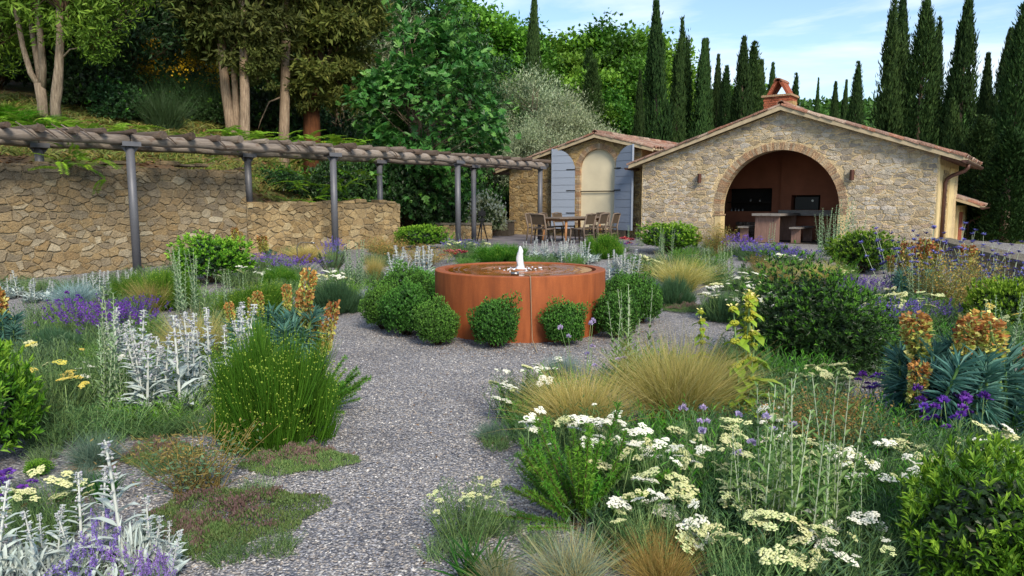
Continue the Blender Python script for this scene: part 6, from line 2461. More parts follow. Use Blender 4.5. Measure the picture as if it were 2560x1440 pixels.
# ------------------------------------------------------------------ garden plants
def px(u, v, n):
    """n photograph pixels at the ground spot (u, v), in metres"""
    p = gnd(u, v)
    return n * math.hypot(p.y, EYE - p.z) / FPX


def root(name, u, v, label, cat='plant', group=None, rz=None):
    return empty(name, gnd(u, v), random.uniform(0, 6.28) if rz is None else rz, label, cat, group)


BALL = [shrub_mesh('box_ball_%d' % i, 16000, 0.064, 0.034, ('box_leaf', 'box_tip'), lump=(26, 0.3, 26), squash=0.98, tipf=0.32, upw=0.7, low=-0.55, tuft=7, stray=0.03, core_r=0.76, core='box_leaf') for i in range(3)]
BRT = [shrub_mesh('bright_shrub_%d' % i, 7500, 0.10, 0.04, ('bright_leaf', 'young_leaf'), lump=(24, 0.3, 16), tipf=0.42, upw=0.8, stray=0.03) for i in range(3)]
DRK = shrub_mesh('dark_shrub', 17000, 0.075, 0.024, ('dark_leaf', 'dark_tip'), lump=(22, 0.2, 12), squash=0.9, tipf=0.42, upw=0.5, low=-0.5)
NEAR = [shrub_mesh('near_shrub_%d' % i, 4600, 0.15, 0.042, ('bright_leaf', 'young_leaf'), lump=(20, 0.4, 12), squash=0.95, tipf=0.3, tmpl=LEAF6, upw=0.9, low=-0.5) for i in range(2)]


def shrub(name, me, u, v, w, h, label, low=0.0):
    e = root(name, u, v, label, 'shrub')
    sx = px(u, v, w) / 2
    sz = px(u, v, h) / 1.42
    e.scale = (sx, sx, sz)
    e.location.z -= low
    obj('foliage', me, e)
    return e


for i, (u, v, w, h, lab) in enumerate((
        (1238, 868, 134, 118, 'clipped round green bush directly in front of the fountain'), (1094, 862, 118, 104, 'small clipped round bush left of the middle at the fountain foot'),
        (1016, 838, 138, 122, 'clipped round bush at the front left of the fountain'), (958, 822, 110, 105, 'leftmost clipped round bush beside the fountain'),
        (1008, 792, 150, 118, 'clipped bush behind the others at the left of the fountain'), (1412, 862, 118, 104, 'clipped round bush in front of the fountain, right of the cable'),
        (1540, 842, 130, 108, 'clipped round bush at the front right of the fountain'), (1602, 806, 120, 108, 'rightmost clipped round bush beside the fountain'),
        (1556, 772, 100, 84, 'clipped bush half hidden at the right rim of the fountain'), (1065, 770, 90, 90, 'clipped bush tight against the left side of the fountain'))):
    shrub('clipped_bush', BALL[i % 3], u, v, w, h, lab)
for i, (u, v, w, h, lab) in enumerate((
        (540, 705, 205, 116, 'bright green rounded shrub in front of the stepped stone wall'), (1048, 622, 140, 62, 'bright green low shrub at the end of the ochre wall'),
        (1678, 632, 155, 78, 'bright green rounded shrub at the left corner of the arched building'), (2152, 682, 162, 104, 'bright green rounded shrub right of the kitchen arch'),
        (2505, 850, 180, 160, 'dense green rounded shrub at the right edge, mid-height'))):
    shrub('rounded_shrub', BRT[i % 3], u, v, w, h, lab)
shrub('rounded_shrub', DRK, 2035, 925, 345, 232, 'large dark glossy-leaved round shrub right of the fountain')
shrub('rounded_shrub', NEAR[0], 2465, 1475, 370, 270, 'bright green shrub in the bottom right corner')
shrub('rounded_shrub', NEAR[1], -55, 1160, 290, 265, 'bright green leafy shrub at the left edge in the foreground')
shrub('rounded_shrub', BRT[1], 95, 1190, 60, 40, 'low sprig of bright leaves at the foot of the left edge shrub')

# ---- grasses
GG = [grass_mesh('gold_grass_%d' % i, 1500, 0.6, 0.42, 0.0035, 0.28, 'gold_blade', 'gold_base', 0.35) for i in range(2)]
GB = [grass_mesh('big_gold_grass_%d' % i, 2600, 0.75, 0.40, 0.0035, 0.26, 'gold_blade', 'gold_base', 0.4) for i in range(2)]
GR = grass_mesh('rust_grass', 1500, 0.5, 0.38, 0.003, 0.2, 'rust_blade', 'gold_base', 0.4)
GF = [grass_mesh('blue_fescue_%d' % i, 1300, 0.3, 0.65, 0.003, 0.22, 'blue_blade') for i in range(2)]
GD = [grass_mesh('grey_fescue_%d' % i, 1300, 0.24, 0.75, 0.0028, 0.25, 'grey_blade', None, 0, 'dry_blade') for i in range(2)]
GS = grass_mesh('straw_grass', 1100, 0.42, 0.5, 0.003, 0.25, 'straw_mix')
GI = grass_mesh('strap_leaves', 110, 0.32, 0.4, 0.014, 0.22, 'iris_leaf')


def grass(name, me, mh, u, v, w, h, label, wf=1.15):
    e = root(name, u, v, label, 'grass')
    sz = px(u, v, h) / mh * 1.12
    sx = px(u, v, w) / (mh * wf)
    e.scale = (sx, sx, sz)
    obj('blades', me, e)
    return e


for u, v, w, h, k, lab in ((490, 905, 200, 155, 0, 'golden feather grass behind the silver lambs ears'), (1700, 728, 180, 108, 1, 'golden round grass clump left of the kitchen arch'),
                           (1948, 722, 130, 80, 0, 'golden grass clump, left one of a pair before the arch'), (2050, 715, 110, 80, 1, 'golden grass clump, right one of a pair before the arch'),
                           (936, 706, 60, 90, 0, 'narrow golden grass left of the fountain'), (765, 655, 110, 55, 1, 'golden grass in front of the ochre wall'),
                           (380, 780, 120, 105, 0, 'green-gold grass near the first pergola post')):
    grass('golden_grass', GG[k], 0.6, u, v, w, h, lab)
grass('golden_grass', GB[0], 0.75, 1690, 1060, 360, 255, 'biggest golden grass clump in the right foreground')
grass('golden_grass', GB[1], 0.75, 1450, 1090, 300, 195, 'drooping golden grass left of the biggest clump')
grass('golden_grass', GB[1], 0.75, 1800, 1010, 160, 150, 'golden grass at the right of the biggest clump')
grass('rust_grass', GR, 0.5, 1650, 1470, 210, 150, 'rust and gold grass at the bottom edge')
for u, v, w, h, k, lab in ((188, 762, 170, 72, 0, 'pale blue fescue tuft before the tall stone wall'), (935, 772, 100, 76, 1, 'pale blue fescue left of the fountain bushes'), (1632, 735, 80, 50, 0, 'pale blue fescue right of the fountain'),
                           (1410, 950, 150, 80, 1, 'pale blue fescue at the path edge behind the yarrow'), (2290, 1110, 90, 90, 0, 'blue fescue under the violet flowers')):
    grass('blue_fescue', GF[k], 0.3, u, v, w, h, lab, 1.9)
for u, v, w, h, k, lab in ((238, 1165, 200, 105, 0, 'grey-green fescue tuft in the left foreground'), (192, 1238, 180, 95, 1, 'grey-green fescue nearer the left edge'), (372, 1385, 130, 100, 0, 'grey-green fescue behind the violet sage'),
                           (1230, 1100, 130, 60, 1, 'dark low grass at the path edge'), (50, 1260, 120, 80, 0, 'grey tuft under the violet flowers at the left edge')):
    grass('grey_fescue', GD[k], 0.24, u, v, w, h, lab, 2.2)
grass('straw_grass', GS, 0.42, 1430, 1470, 290, 160, 'blue and straw coloured grass at the bottom middle', 1.5)
grass('straw_grass', GS, 0.42, 1250, 1480, 170, 120, 'thin straw grass at the bottom edge of the path', 1.5)
grass('strap_leaf_plant', GI, 0.32, 268, 1250, 120, 90, 'green strap-leaved tuft beside the fescue', 1.3)
grass('strap_leaf_plant', GI, 0.32, 1195, 1455, 210, 125, 'green strap-leaved tuft at the bottom edge of the path', 1.3)

# ---- lambs ears
LS = [lamb_spike('lamb_spike_%d' % i, 0.55) for i in range(6)]
LB = [lamb_base('lamb_leaves_%d' % i) for i in range(2)]


def lamb(u, v, w, h, n, label, lean=0.12):
    e = root('lambs_ear', u, v, label, 'plant', None, 0)
    H = px(u, v, h)
    rad = px(u, v, w) / 2
    s = H / 0.55
    m = max(1, min(7, int(rad / 0.22)))
    for i in range(m):
        a, q = random.uniform(0, 6.28), (0 if m == 1 else rad * 0.7 * math.sqrt(random.uniform(0, 1)))
        k = min(1.15, rad / 0.24)
        obj('leaf_rosette', LB[i % 2], e, (q * math.cos(a), q * math.sin(a), 0), (0, 0, random.uniform(0, 6)), (k, k, max(0.8, min(1.5, s))))
    for i in range(n):
        a, q = random.uniform(0, 6.28), rad * math.sqrt(random.uniform(0, 1)) * 0.85
        k = s * random.uniform(0.62, 1.0)
        obj('flower_stem', LS[random.randint(0, 5)], e, (q * math.cos(a), q * math.sin(a), 0), (random.uniform(-lean, lean), random.uniform(-lean, lean), random.uniform(0, 6)), k)
    return e


for a in ((415, 1040, 190, 270, 12, 'big silver lambs ear clump left of the heather-green bush'), (530, 985, 200, 240, 12, 'silver lambs ear clump touching the green bush'), (340, 960, 90, 200, 6, 'silver lambs ear stems left of the big clump'),
          (610, 900, 70, 170, 5, 'tallest silver lambs ear stems before the orange spurge'), (655, 880, 60, 110, 4, 'silver lambs ear stems beside the orange spurge'),
          (1020, 706, 130, 98, 22, 'silver lambs ear clump left behind the fountain'), (1350, 655, 100, 62, 16, 'silver lambs ears directly behind the fountain'), (1440, 660, 120, 66, 20, 'silver lambs ears behind the fountain, under the table'),
          (1560, 706, 95, 88, 20, 'silver lambs ears at the right rim of the fountain'), (1215, 640, 50, 40, 5, 'small silver lambs ears left behind the fountain'), (100, 752, 90, 70, 7, 'silver lambs ears before the tall wall, left'), (292, 748, 110, 92, 8, 'faded lambs ears before the tall wall, right of the fescue'),
          (20, 745, 70, 80, 6, 'faded lambs ears at the left edge by the wall'), (215, 745, 60, 70, 6, 'silver lambs ears behind the pale blue fescue')):
    lamb(*a)
# the near ones at the bottom left
e = lamb(335, 1445, 60, 385, 1, 'tall thick silver lambs ear spike in the left foreground', 0.02)
lamb(22, 1450, 90, 240, 3, 'silver lambs ear at the left edge of the bottom', 0.08)
lamb(115, 1440, 110, 225, 3, 'silver lambs ear with big leaves at the bottom left', 0.16)
lamb(215, 1440, 100, 260, 3, 'leaning silver lambs ear at the bottom left', 0.2)
lamb(405, 1440, 90, 215, 4, 'branched silver lambs ear next to the thyme', 0.2)
lamb(270, 1465, 160, 150, 4, 'silver lambs ear among the violet sage', 0.16)

# ---- yarrows
YH = {c: [yarrow_head('yarrow_head_%s_%d' % (c, i), 0.05, c + '_floret') for i in range(5)] for c in ('white', 'cream', 'yellow')}
YF = [feather_mesh('yarrow_foliage_%d' % i, 130, 0.5, 0.28, per=18) for i in range(2)]


def yarrow(u, v, w, h, n, col, label, r=1.0, name='yarrow', mix=0.25):
    e = root(name, u, v, label, 'plant', None, 0)
    H, rad = px(u, v, h), px(u, v, w) / 2
    obj('foliage', YF[n % 2], e, (0, 0, 0), (0, 0, random.uniform(0, 6)), (rad / 0.34, rad / 0.34, H * 0.9 / 0.5))
    for i in range(n):
        a, q = random.uniform(0, 6.28), rad * math.sqrt(random.uniform(0, 1))
        c = 'cream' if random.random() < mix else col
        z = H * (1.0 - 0.28 * (q / rad) ** 2) * random.uniform(0.62, 1.04)
        obj('flower_head', random.choice(YH[c]), e, (q * math.cos(a), q * math.sin(a), z), (random.uniform(-0.4, 0.4) + 0.12, random.uniform(-0.4, 0.4), random.uniform(0, 6)), r * random.choice((0.4, 0.6, 0.8, 0.95, 1.1, 1.35)) * random.uniform(0.9, 1.1))
    return e


for a in ((120, 1060, 260, 200, 20, 'yellow', 'yellow and cream yarrow left of the silver lambs ears'), (255, 1010, 150, 150, 14, 'white', 'white yarrow mixed with yellow at the left'), (125, 1350, 190, 165, 16, 'cream', 'cream yarrow in the left foreground'),
          (820, 740, 110, 66, 22, 'white', 'white yarrow left of the path, near the second post'), (612, 715, 140, 54, 22, 'white', 'white yarrow below the bright rounded shrub'), (1175, 640, 130, 48, 18, 'cream', 'pale yarrow behind the left rim of the fountain'),
          (1612, 700, 90, 66, 16, 'cream', 'pale yarrow right behind the fountain'), (1860, 740, 110, 66, 24, 'white', 'white yarrow between the golden grasses'), (1800, 800, 110, 90, 22, 'white', 'white yarrow at the right path edge'), (1885, 820, 110, 110, 22, 'white', 'white yarrow left of the big dark shrub'),
          (1960, 680, 120, 44, 22, 'white', 'white yarrow at the foot of the lavender before the arch'), (2090, 715, 90, 50, 14, 'cream', 'pale yarrow right of the golden pair'), (2270, 830, 190, 108, 30, 'cream', 'pale yarrow right of the big dark shrub'), (2470, 900, 150, 150, 10, 'yellow', 'sparse yellow yarrow at the right edge'),
          (2260, 780, 90, 70, 9, 'yellow', 'yellow yarrow above the pale yarrow on the right'),
          (1290, 1050, 150, 140, 22, 'white', 'white yarrow bulging over the path edge'), (1395, 950, 100, 54, 7, 'white', 'small white yarrow behind the one at the path edge'),
          (1440, 1200, 250, 185, 36, 'white', 'white yarrow behind the rosemary'), (1620, 1290, 260, 215, 38, 'white', 'dense white yarrow right of the rosemary'), (1650, 1420, 240, 180, 24, 'white', 'white yarrow at the bottom, above the rust grass'),
          (1800, 1330, 260, 210, 26, 'cream', 'cream yarrow in the middle of the right foreground'), (1850, 1480, 260, 190, 20, 'cream', 'cream yarrow at the bottom edge'), (1760, 1190, 200, 150, 22, 'cream', 'cream yarrow below the big golden grass'), (1950, 1150, 160, 130, 12, 'white', 'white yarrow before the big dark shrub'),
          (2010, 1250, 220, 170, 22, 'cream', 'cream yarrow among the tall silver stems'), (2180, 1290, 240, 190, 34, 'white', 'flat white yarrow band right of the tall silver stems'), (2120, 1450, 230, 180, 26, 'white', 'white yarrow left of the bottom right shrub'), (2000, 1450, 200, 150, 14, 'cream', 'cream yarrow at the bottom, left of the white one'),
          (2300, 1210, 180, 120, 18, 'cream', 'cream yarrow below the violet flowers'), (2500, 1190, 180, 120, 20, 'white', 'white yarrow at the right edge above the corner shrub'), (2060, 1000, 150, 90, 16, 'cream', 'cream yarrow at the foot of the big dark shrub')):
    u = a[0]
    yarrow(*(a[:4] + (max(6, int(a[4] * (0.72 if a[1] > 1000 else 1.0))),) + a[5:]), r=1.05 if a[1] > 1000 else 1.15)
yarrow(1165, 1350, 200, 165, 16, 'cream', 'grey-green budding yarrow beside the path', 0.55, mix=0.8)

# ---- lavender, sages and violet flowers
LV = [lavender_meshes('lavender_%d' % i, 90, 0.5, 0.42) for i in range(2)]
LVv = lavender_meshes('violet_lavender', 90, 0.5, 0.40, 'violet_flower', 20)
LVs = lavender_meshes('soft_sage', 34, 0.4, 0.42, 'soft_violet', 30, sp=0.5)


def lavender(ms, mh, u, v, w, h, label, name='lavender'):
    e = root(name, u, v, label, 'plant')
    sz, sx = px(u, v, h) / mh, px(u, v, w) / (mh * 1.2)
    e.scale = (sx, sx, sz)
    obj('flower_spikes', ms[0], e)
    obj('foliage', ms[1], e)


for u, v, w, h, k, lab in ((200, 855, 120, 120, 2, 'violet lavender, left part of the mass before the wall'), (275, 868, 150, 130, 2, 'violet lavender, middle of the mass before the wall'), (345, 850, 120, 115, 2, 'violet lavender, right part beside the golden grass'),
                           (730, 695, 140, 62, 1, 'faded lavender before the ochre wall'), (660, 670, 80, 40, 0, 'faded lavender left of the ochre wall step'), (1850, 640, 110, 58, 0, 'lavender at the left side of the kitchen arch'), (1915, 655, 120, 52, 1, 'lavender in front of the kitchen table'),
                           (1985, 668, 120, 52, 0, 'lavender in front of the arch, right'), (2120, 752, 90, 68, 0, 'bright blue lavender behind the big dark shrub, left half'), (2190, 758, 100, 74, 1, 'bright blue lavender behind the big dark shrub, right half'), (1545, 630, 70, 30, 0, 'dark lavender by the red flowers'), (1150, 632, 90, 36, 1, 'pale lavender at the third pergola post'),
                           (2235, 850, 120, 110, 0, 'dim blue lavender right of the big dark shrub'), (2340, 830, 110, 90, 1, 'dim blue lavender behind the orange spurge'), (835, 668, 50, 78, 0, 'blue sage at the second pergola post')):
    lavender((LV[0], LV[1], LVv)[k], 0.5, u, v, w, h, lab)
for u, v, w, h, lab in ((185, 1480, 130, 105, 'soft violet sage at the bottom left'), (250, 1450, 120, 165, 'tallest soft violet sage among the lambs ears'), (330, 1480, 130, 105, 'soft violet sage right of the tall spike'), (400, 1490, 90, 110, 'soft violet sage at the edge of the thyme')):
    lavender(LVs, 0.4, u, v, w, h, lab, 'violet_sage')
VC = [cluster_flower('violet_cluster_%d' % i, 0.3, 'violet_flower', 34, 0.024) for i in range(3)]


def clusters(name, ms, mh, u, v, w, h, n, label, sc=1.0, lean=0.2):
    e = root(name, u, v, label, 'plant', None, 0)
    rad, H = px(u, v, w) / 2, px(u, v, h)
    for i in range(n):
        a, q = random.uniform(0, 6.28), rad * math.sqrt(random.uniform(0, 1))
        z = H * random.uniform(0.55, 1.0)
        o = obj('flower_stem', random.choice(ms), e, (q * math.cos(a), q * math.sin(a), 0), (random.uniform(-lean, lean), random.uniform(-lean, lean), random.uniform(0, 6)))
        o.scale = (sc, sc, z / mh)
    return e


clusters('violet_verbena', VC, 0.3, 2365, 1130, 170, 150, 34, 'deep violet verbena flowers under the orange spurge', 1.3)
clusters('violet_verbena', VC, 0.3, 2440, 1080, 60, 100, 9, 'few deep violet flowers in the spurge leaves', 1.2)
clusters('violet_verbena', VC, 0.3, 2190, 1020, 110, 80, 16, 'deep violet flowers at the foot of the big dark shrub', 1.2)
clusters('violet_verbena', VC, 0.3, 15, 1270, 70, 95, 14, 'deep violet flowers at the left edge in the foreground', 1.3)
clusters('violet_verbena', VC, 0.3, 175, 800, 70, 75, 6, 'deep violet flowers above the lavender at the left', 1.2)
RC = [cluster_flower('red_cluster_%d' % i, 0.3, 'red_flower', 40, 0.045) for i in range(2)]
clusters('red_yarrow', RC, 0.3, 1128, 655, 60, 30, 9, 'dusty red yarrow behind the left rim of the fountain', 1.6)
clusters('red_yarrow', RC, 0.3, 1555, 628, 60, 34, 8, 'red flowers right of the patio table', 1.6)
clusters('red_yarrow', RC, 0.3, 2330, 790, 70, 60, 7, 'dark red flowers below the airy green bush', 1.3)
MC = [cluster_flower('mauve_cluster_%d' % i, 0.5, 'mauve_flower', 30, 0.022) for i in range(2)]
clusters('scabious', MC, 0.5, 1850, 1280, 260, 270, 12, 'pale mauve scabious flowers floating above the yarrow', 1.0)
clusters('scabious', MC, 0.5, 1480, 1000, 140, 200, 9, 'pale mauve scabious flowers before the fountain bushes', 1.0)
WH = [whorl_stem('whorl_stem_%d' % i, 0.7, 3 + i) for i in range(3)]
for u, v, w, h, n, lab in ((2260, 760, 110, 200, 16, 'blue whorled sage, left part before the low wall'), (2370, 760, 150, 215, 26, 'blue whorled sage, tallest part before the building corner'), (2470, 770, 130, 190, 22, 'blue whorled sage right of the building corner'), (2545, 780, 90, 150, 14, 'blue whorled sage at the right edge')):
    clusters('blue_sage', WH, 0.7, u, v, w, h, n, lab, 1.35, 0.3)

# ---- spurges
EH = [euphorbia_head('spurge_head_%d' % i, 0.24, 0.05, 0.31) for i in range(3)]
ES = [euphorbia_shoot('spurge_shoot_%d' % i, 0.42) for i in range(3)]


def spurge(u, v, w, h, nsh, heads, label):
    """heads: (u, v top, v bottom, width) in the photograph, standing over the plant"""
    e = root('spurge', u, v, label, 'plant', None, 0)
    H, rad = px(u, v, h), px(u, v, w) / 2
    for i in range(nsh):
        a, q = random.uniform(0, 6.28), rad * math.sqrt(random.uniform(0, 1))
        s = H / 0.42 * random.uniform(0.75, 1.05)
        obj('leafy_shoot', random.choice(ES), e, (q * math.cos(a), q * math.sin(a), 0), (random.uniform(-0.3, 0.3), random.uniform(-0.3, 0.3), random.uniform(0, 6)), s)
    for hu, vt, vb, hw in heads:
        Y = e.location.y + random.uniform(-0.4, 0.4) * rad
        p = at(hu, vb, Y)
        hh = (vb - vt) * Y / FPX
        sw = hw * Y / FPX / 0.135
        o = obj('flower_head', random.choice(EH), e, p - e.location, (random.uniform(-0.2, 0.2), random.uniform(-0.2, 0.2), random.uniform(0, 6)))
        o.scale = (sw, sw, hh / 0.24)
    return e


spurge(700, 930, 170, 150, 16, [(755, 672, 790, 44), (812, 750, 880, 38), (775, 720, 850, 46), (652, 728, 790, 28), (665, 775, 830, 30), (580, 755, 830, 26), (718, 712, 780, 26), (795, 800, 890, 44), (626, 745, 800, 20), (745, 790, 870, 36)],
       'orange and yellow spurge left of the path')
spurge(2400, 1085, 330, 200, 34, [(2300, 782, 905, 76), (2395, 790, 910, 62), (2432, 775, 880, 66), (2490, 800, 900, 74), (2287, 900, 1010, 56), (2550, 855, 1010, 50), (2450, 870, 980, 60), (2415, 930, 985, 46), (2425, 985, 1060, 44)],
       'large orange-headed spurge with blue-green leaves on the right')
spurge(8, 905, 80, 110, 8, [(12, 712, 850, 62), (-20, 740, 880, 50)], 'orange and yellow spurge at the left edge')
spurge(2300, 760, 130, 80, 10, [(2255, 605, 680, 36), (2300, 598, 690, 44), (2340, 612, 690, 40), (2410, 612, 670, 40), (2285, 665, 720, 34), (2228, 640, 680, 20)], 'orange spurge behind the blue whorled sage')
spurge(600, 665, 40, 40, 4, [(592, 570, 612, 22), (604, 580, 610, 14)], 'thin yellow spurge head before the tall wall')
spurge(662, 660, 50, 35, 4, [(660, 590, 630, 30)], 'dried orange spurge head before the ochre wall')

# ---- green santolina and heath-like bushes
SA = [santolina_mesh('santolina_%d' % i, 9000, 0.5, 0.12) for i in range(2)]
SD = santolina_mesh('grey_santolina', 5000, 0.5, 0.12, False, 'rosemary_dark', 'santolina_tip')


def santolina(me, u, v, w, h, label, name='green_santolina'):
    e = root(name, u, v, label, 'shrub')
    e.scale = (px(u, v, w) / 0.60,) * 2 + (px(u, v, h) / 0.46,)
    obj('shoots', me, e)


for u, v, w, h, k, lab in ((690, 1105, 300, 290, 0, 'large heather-green upright bush with yellow tips at the path'), (645, 800, 190, 95, 1, 'bright green fine-leaved bush behind the orange spurge'), (1255, 655, 140, 44, 0, 'bright green fine-leaved bush right behind the fountain jet'),
                           (1512, 645, 95, 62, 1, 'bright green fine-leaved bush left of the arched building'), (705, 722, 90, 56, 0, 'green fine-leaved bush under the faded lavender'), (420, 770, 140, 100, 1, 'green fine-leaved bush at the first pergola post'), (330, 765, 90, 80, 0, 'green fine-leaved bush left of the first pergola post')):
    santolina(SA[k], u, v, w, h, lab)
for u, v, w, h, lab in ((848, 778, 130, 82, 'grey-green upright bush at the left path edge'), (1685, 765, 100, 76, 'grey-green bush right of the fountain'), (1800, 800, 100, 70, 'grey-green bush at the right path edge'), (150, 900, 150, 90, 'dark grey-green herb at the left edge'), (1560, 770, 90, 60, 'grey-green herb behind the right fountain bushes')):
    santolina(SD, u, v, w, h, lab, 'grey_santolina')

# ---- rosemaries
RB = [rosemary_branch('rosemary_branch_%d' % i, 0.55, 'rosemary', 480, 0.15 + 0.2 * i) for i in range(4)]
RD = [rosemary_branch('dark_rosemary_branch_%d' % i, 0.5, 'rosemary_dark', 240, 0.2 + 0.2 * i) for i in range(2)]


def rosemary(ms, u, v, w, h, n, label, arc=(0, 6.28), tilt=(0.0, 0.5)):
    e = root('rosemary', u, v, label, 'shrub', None, 0)
    H = px(u, v, h)
    for i in range(n):
        a = random.uniform(*arc)
        q = px(u, v, w) * random.uniform(0, 0.2)
        s = H / 0.5 * random.uniform(0.6, 1.05)
        obj('branch', ms[i % len(ms)], e, (q * math.cos(a), q * math.sin(a), 0.01), (0, random.uniform(*tilt), a), s)


rosemary(RB, 1450, 1300, 200, 235, 34, 'arching bright rosemary in front of the white yarrow', (0, 6.28), (-0.1, 0.55))
rosemary(RB, 1470, 1315, 180, 230, 5, 'low trailing rosemary branches over the gravel', (2.6, 3.9), (0.8, 1.15))
rosemary(RB, 765, 1030, 150, 150, 26, 'dark green rosemary leaning over the path', (-0.7, 0.7), (0.3, 0.85))
rosemary(RD, 830, 690, 80, 70, 14, 'grey rosemary behind the left path edge')
rosemary(RB, 2100, 690, 90, 60, 14, 'green rosemary under the bright shrub on the right')

# ---- tall leafy stems
SS = [sage_stem('silver_stem_%d' % i, 0.9) for i in range(3)]
SG = [sage_stem('green_stem_%d' % i, 0.7, 'sage_green', 0.08, 0.04) for i in range(3)]
PH = [phlomis_stem('phlomis_stem_%d' % i, 0.8) for i in range(3)]


def stems(name, ms, mh, u, v, w, h, n, label, lean=0.16, part='stem', cat='plant'):
    e = root(name, u, v, label, cat, None, 0)
    rad, H = px(u, v, w) / 2, px(u, v, h)
    for i in range(n):
        a, q = random.uniform(0, 6.28), rad * math.sqrt(random.uniform(0, 1)) * 0.7
        x, y = q * math.cos(a), q * math.sin(a)
        s = H / mh * random.uniform(0.7, 1.05)
        obj(part, ms[i % len(ms)], e, (x, y, 0), (-y / max(rad, 0.01) * lean + random.uniform(-0.05, 0.05), x / max(rad, 0.01) * lean + random.uniform(-0.05, 0.05), random.uniform(0, 6)), s)


for u, v, w, h, n, k, lab in ((2010, 1400, 330, 440, 18, 1, 'tall pale-stemmed shrub in the middle of the right foreground'), (1900, 1390, 220, 300, 14, 1, 'leafy green stems at the foot of the tall pale-stemmed shrub'), (2080, 1420, 200, 280, 12, 1, 'leafy green stems right of the tall pale stems'),
                              (285, 1045, 120, 320, 10, 0, 'tall thin silvery stems left of the big lambs ear clump'), (300, 1040, 160, 190, 12, 1, 'green leafy stems beside the tall thin silvery stems'), (470, 790, 150, 170, 16, 0, 'tall silvery stems before the bright rounded shrub'), (590, 800, 130, 130, 12, 0, 'silvery stems right of the bright rounded shrub'),
                              (882, 735, 80, 130, 18, 0, 'pale silvery stems left of the golden tuft by the path'), (1660, 660, 70, 100, 10, 0, 'pale stems before the bright shrub at the building corner'), (1805, 715, 110, 110, 18, 1, 'green stems right of the round golden grass'), (1590, 620, 60, 60, 8, 0, 'pale stems at the corner of the arched building'),
                              (2100, 655, 150, 150, 20, 0, 'pale green whorled stems before the right side of the arch'), (2060, 650, 60, 110, 6, 0, 'pale stems below the kitchen table'), (1930, 640, 50, 90, 3, 0, 'few pale stems before the kitchen table'), (2320, 790, 110, 130, 9, 0, 'silvery stems before the airy green bush'), (1130, 640, 80, 62, 8, 0, 'pale stems at the third pergola post'), (1060, 650, 90, 40, 8, 1, 'green stems left behind the fountain'),
                              (1560, 980, 170, 260, 9, 1, 'thin green stems in front of the big golden grass'), (2480, 920, 120, 190, 9, 0, 'leaning grey stems at the right edge'), (560, 1200, 130, 60, 8, 0, 'small grey sage sprigs beside the brown herb')):
    stems('leafy_stems', (SS, SG)[k], (0.9, 0.7)[k], u, v, w, h, n, lab)
stems('yellow_phlomis', PH, 0.8, 1870, 1050, 100, 300, 6, 'yellow-whorled phlomis stalks with drooping leaves beside the golden grass', 0.1)
stems('yellow_phlomis', PH, 0.8, 1755, 990, 40, 265, 2, 'single tall yellow-whorled phlomis stalk right of the golden grass', 0.05)

# ---- airy bushes
AM = [airy_mesh('airy_bush_%d' % i, 5200, ('airy_mix', 'orange_bract'), 1.0, 0.03, 0.25) for i in range(2)]
AB = airy_mesh('brown_herb', 1500, ('lavender_leaf', 'brown_stem'), 1.0, 0.045, 0.5, 0.3, 0.28)
for u, v, w, h, k, lab in ((2085, 1150, 270, 190, 0, 'bronze-green airy bush at the foot of the big dark shrub'), (2385, 790, 170, 175, 1, 'airy yellow-green bush before the low wall'), (970, 650, 110, 70, 0, 'orange-tinged bush before the ochre wall end'), (1060, 668, 130, 62, 1, 'brown-green bush left behind the fountain'), (1900, 690, 60, 60, 0, 'brownish bush between the golden grasses'),
                           (1790, 640, 80, 90, 1, 'thin airy bush at the left jamb of the arch'), (720, 560, 10, 10, 0, '')):
    if not lab:
        continue
    e = root('airy_bush', u, v, lab, 'shrub')
    e.scale = (px(u, v, w) / 0.95,) * 2 + (px(u, v, h),)
    obj('foliage', AM[k], e)
e = root('dried_herb', 495, 1225, 'half-dry brown and grey sage before the heather-green bush', 'plant')
e.scale = (px(500, 1225, 270) / 0.75,) * 2 + (px(500, 1225, 165),)
obj('foliage', AB, e)

# ---- creeping thyme
TM = [mat_mesh('thyme_%d' % i, 17000, 1.0, 1.0, 0.11, 0.026, ('thyme_leaf', 'thyme_flower'), 0.45) for i in range(2)]
for u, v, w, dp, k, lab in ((570, 1300, 400, 0.40, 0, 'flowering creeping thyme mat at the path edge'), (735, 1155, 270, 0.24, 1, 'creeping thyme mat below the heather-green bush'), (470, 1350, 180, 0.25, 1, 'creeping thyme next to the branched lambs ear'), (400, 1140, 170, 0.2, 1, 'creeping thyme behind the half-dry brown sage'), (1715, 775, 130, 0.3, 0, 'creeping thyme right of the fountain')):
    e = root('creeping_thyme', u, v, lab, 'plant', None, random.uniform(-0.3, 0.3))
    e.scale = (px(u, v, w) / 2, dp, 0.9)
    obj('foliage', TM[k], e)

# ---- grey ball shrub by the annex and white flowering bush
GY = shrub_mesh('silver_ball', 5200, 0.10, 0.022, ('olive_leaf', 'silver_leaf'), lump=(26, 0.16, 20), squash=1.0, tipf=0.35)
p = at(1215, 555, 25.4)
e = empty('silver_shrub', (p.x, 25.4, 0.45), 0, 'round silvery grey shrub left of the annex wall', 'shrub')
e.scale = (0.78, 0.78, 0.95)
obj('foliage', GY, e)

# ---- low filling herbs between the larger plants
FLG = [feather_mesh('', 90, 0.3, 0.4, mt, 'yarrow_stem', 0.045, 13, 0.16, True) for mt in ('yarrow_leaf', 'lavender_leaf', 'rosemary')]
FL = [g.mesh('low_herb', [M[mt], M['yarrow_stem']]) for g, mt in zip(FLG, ('yarrow_leaf', 'lavender_leaf', 'rosemary'))]


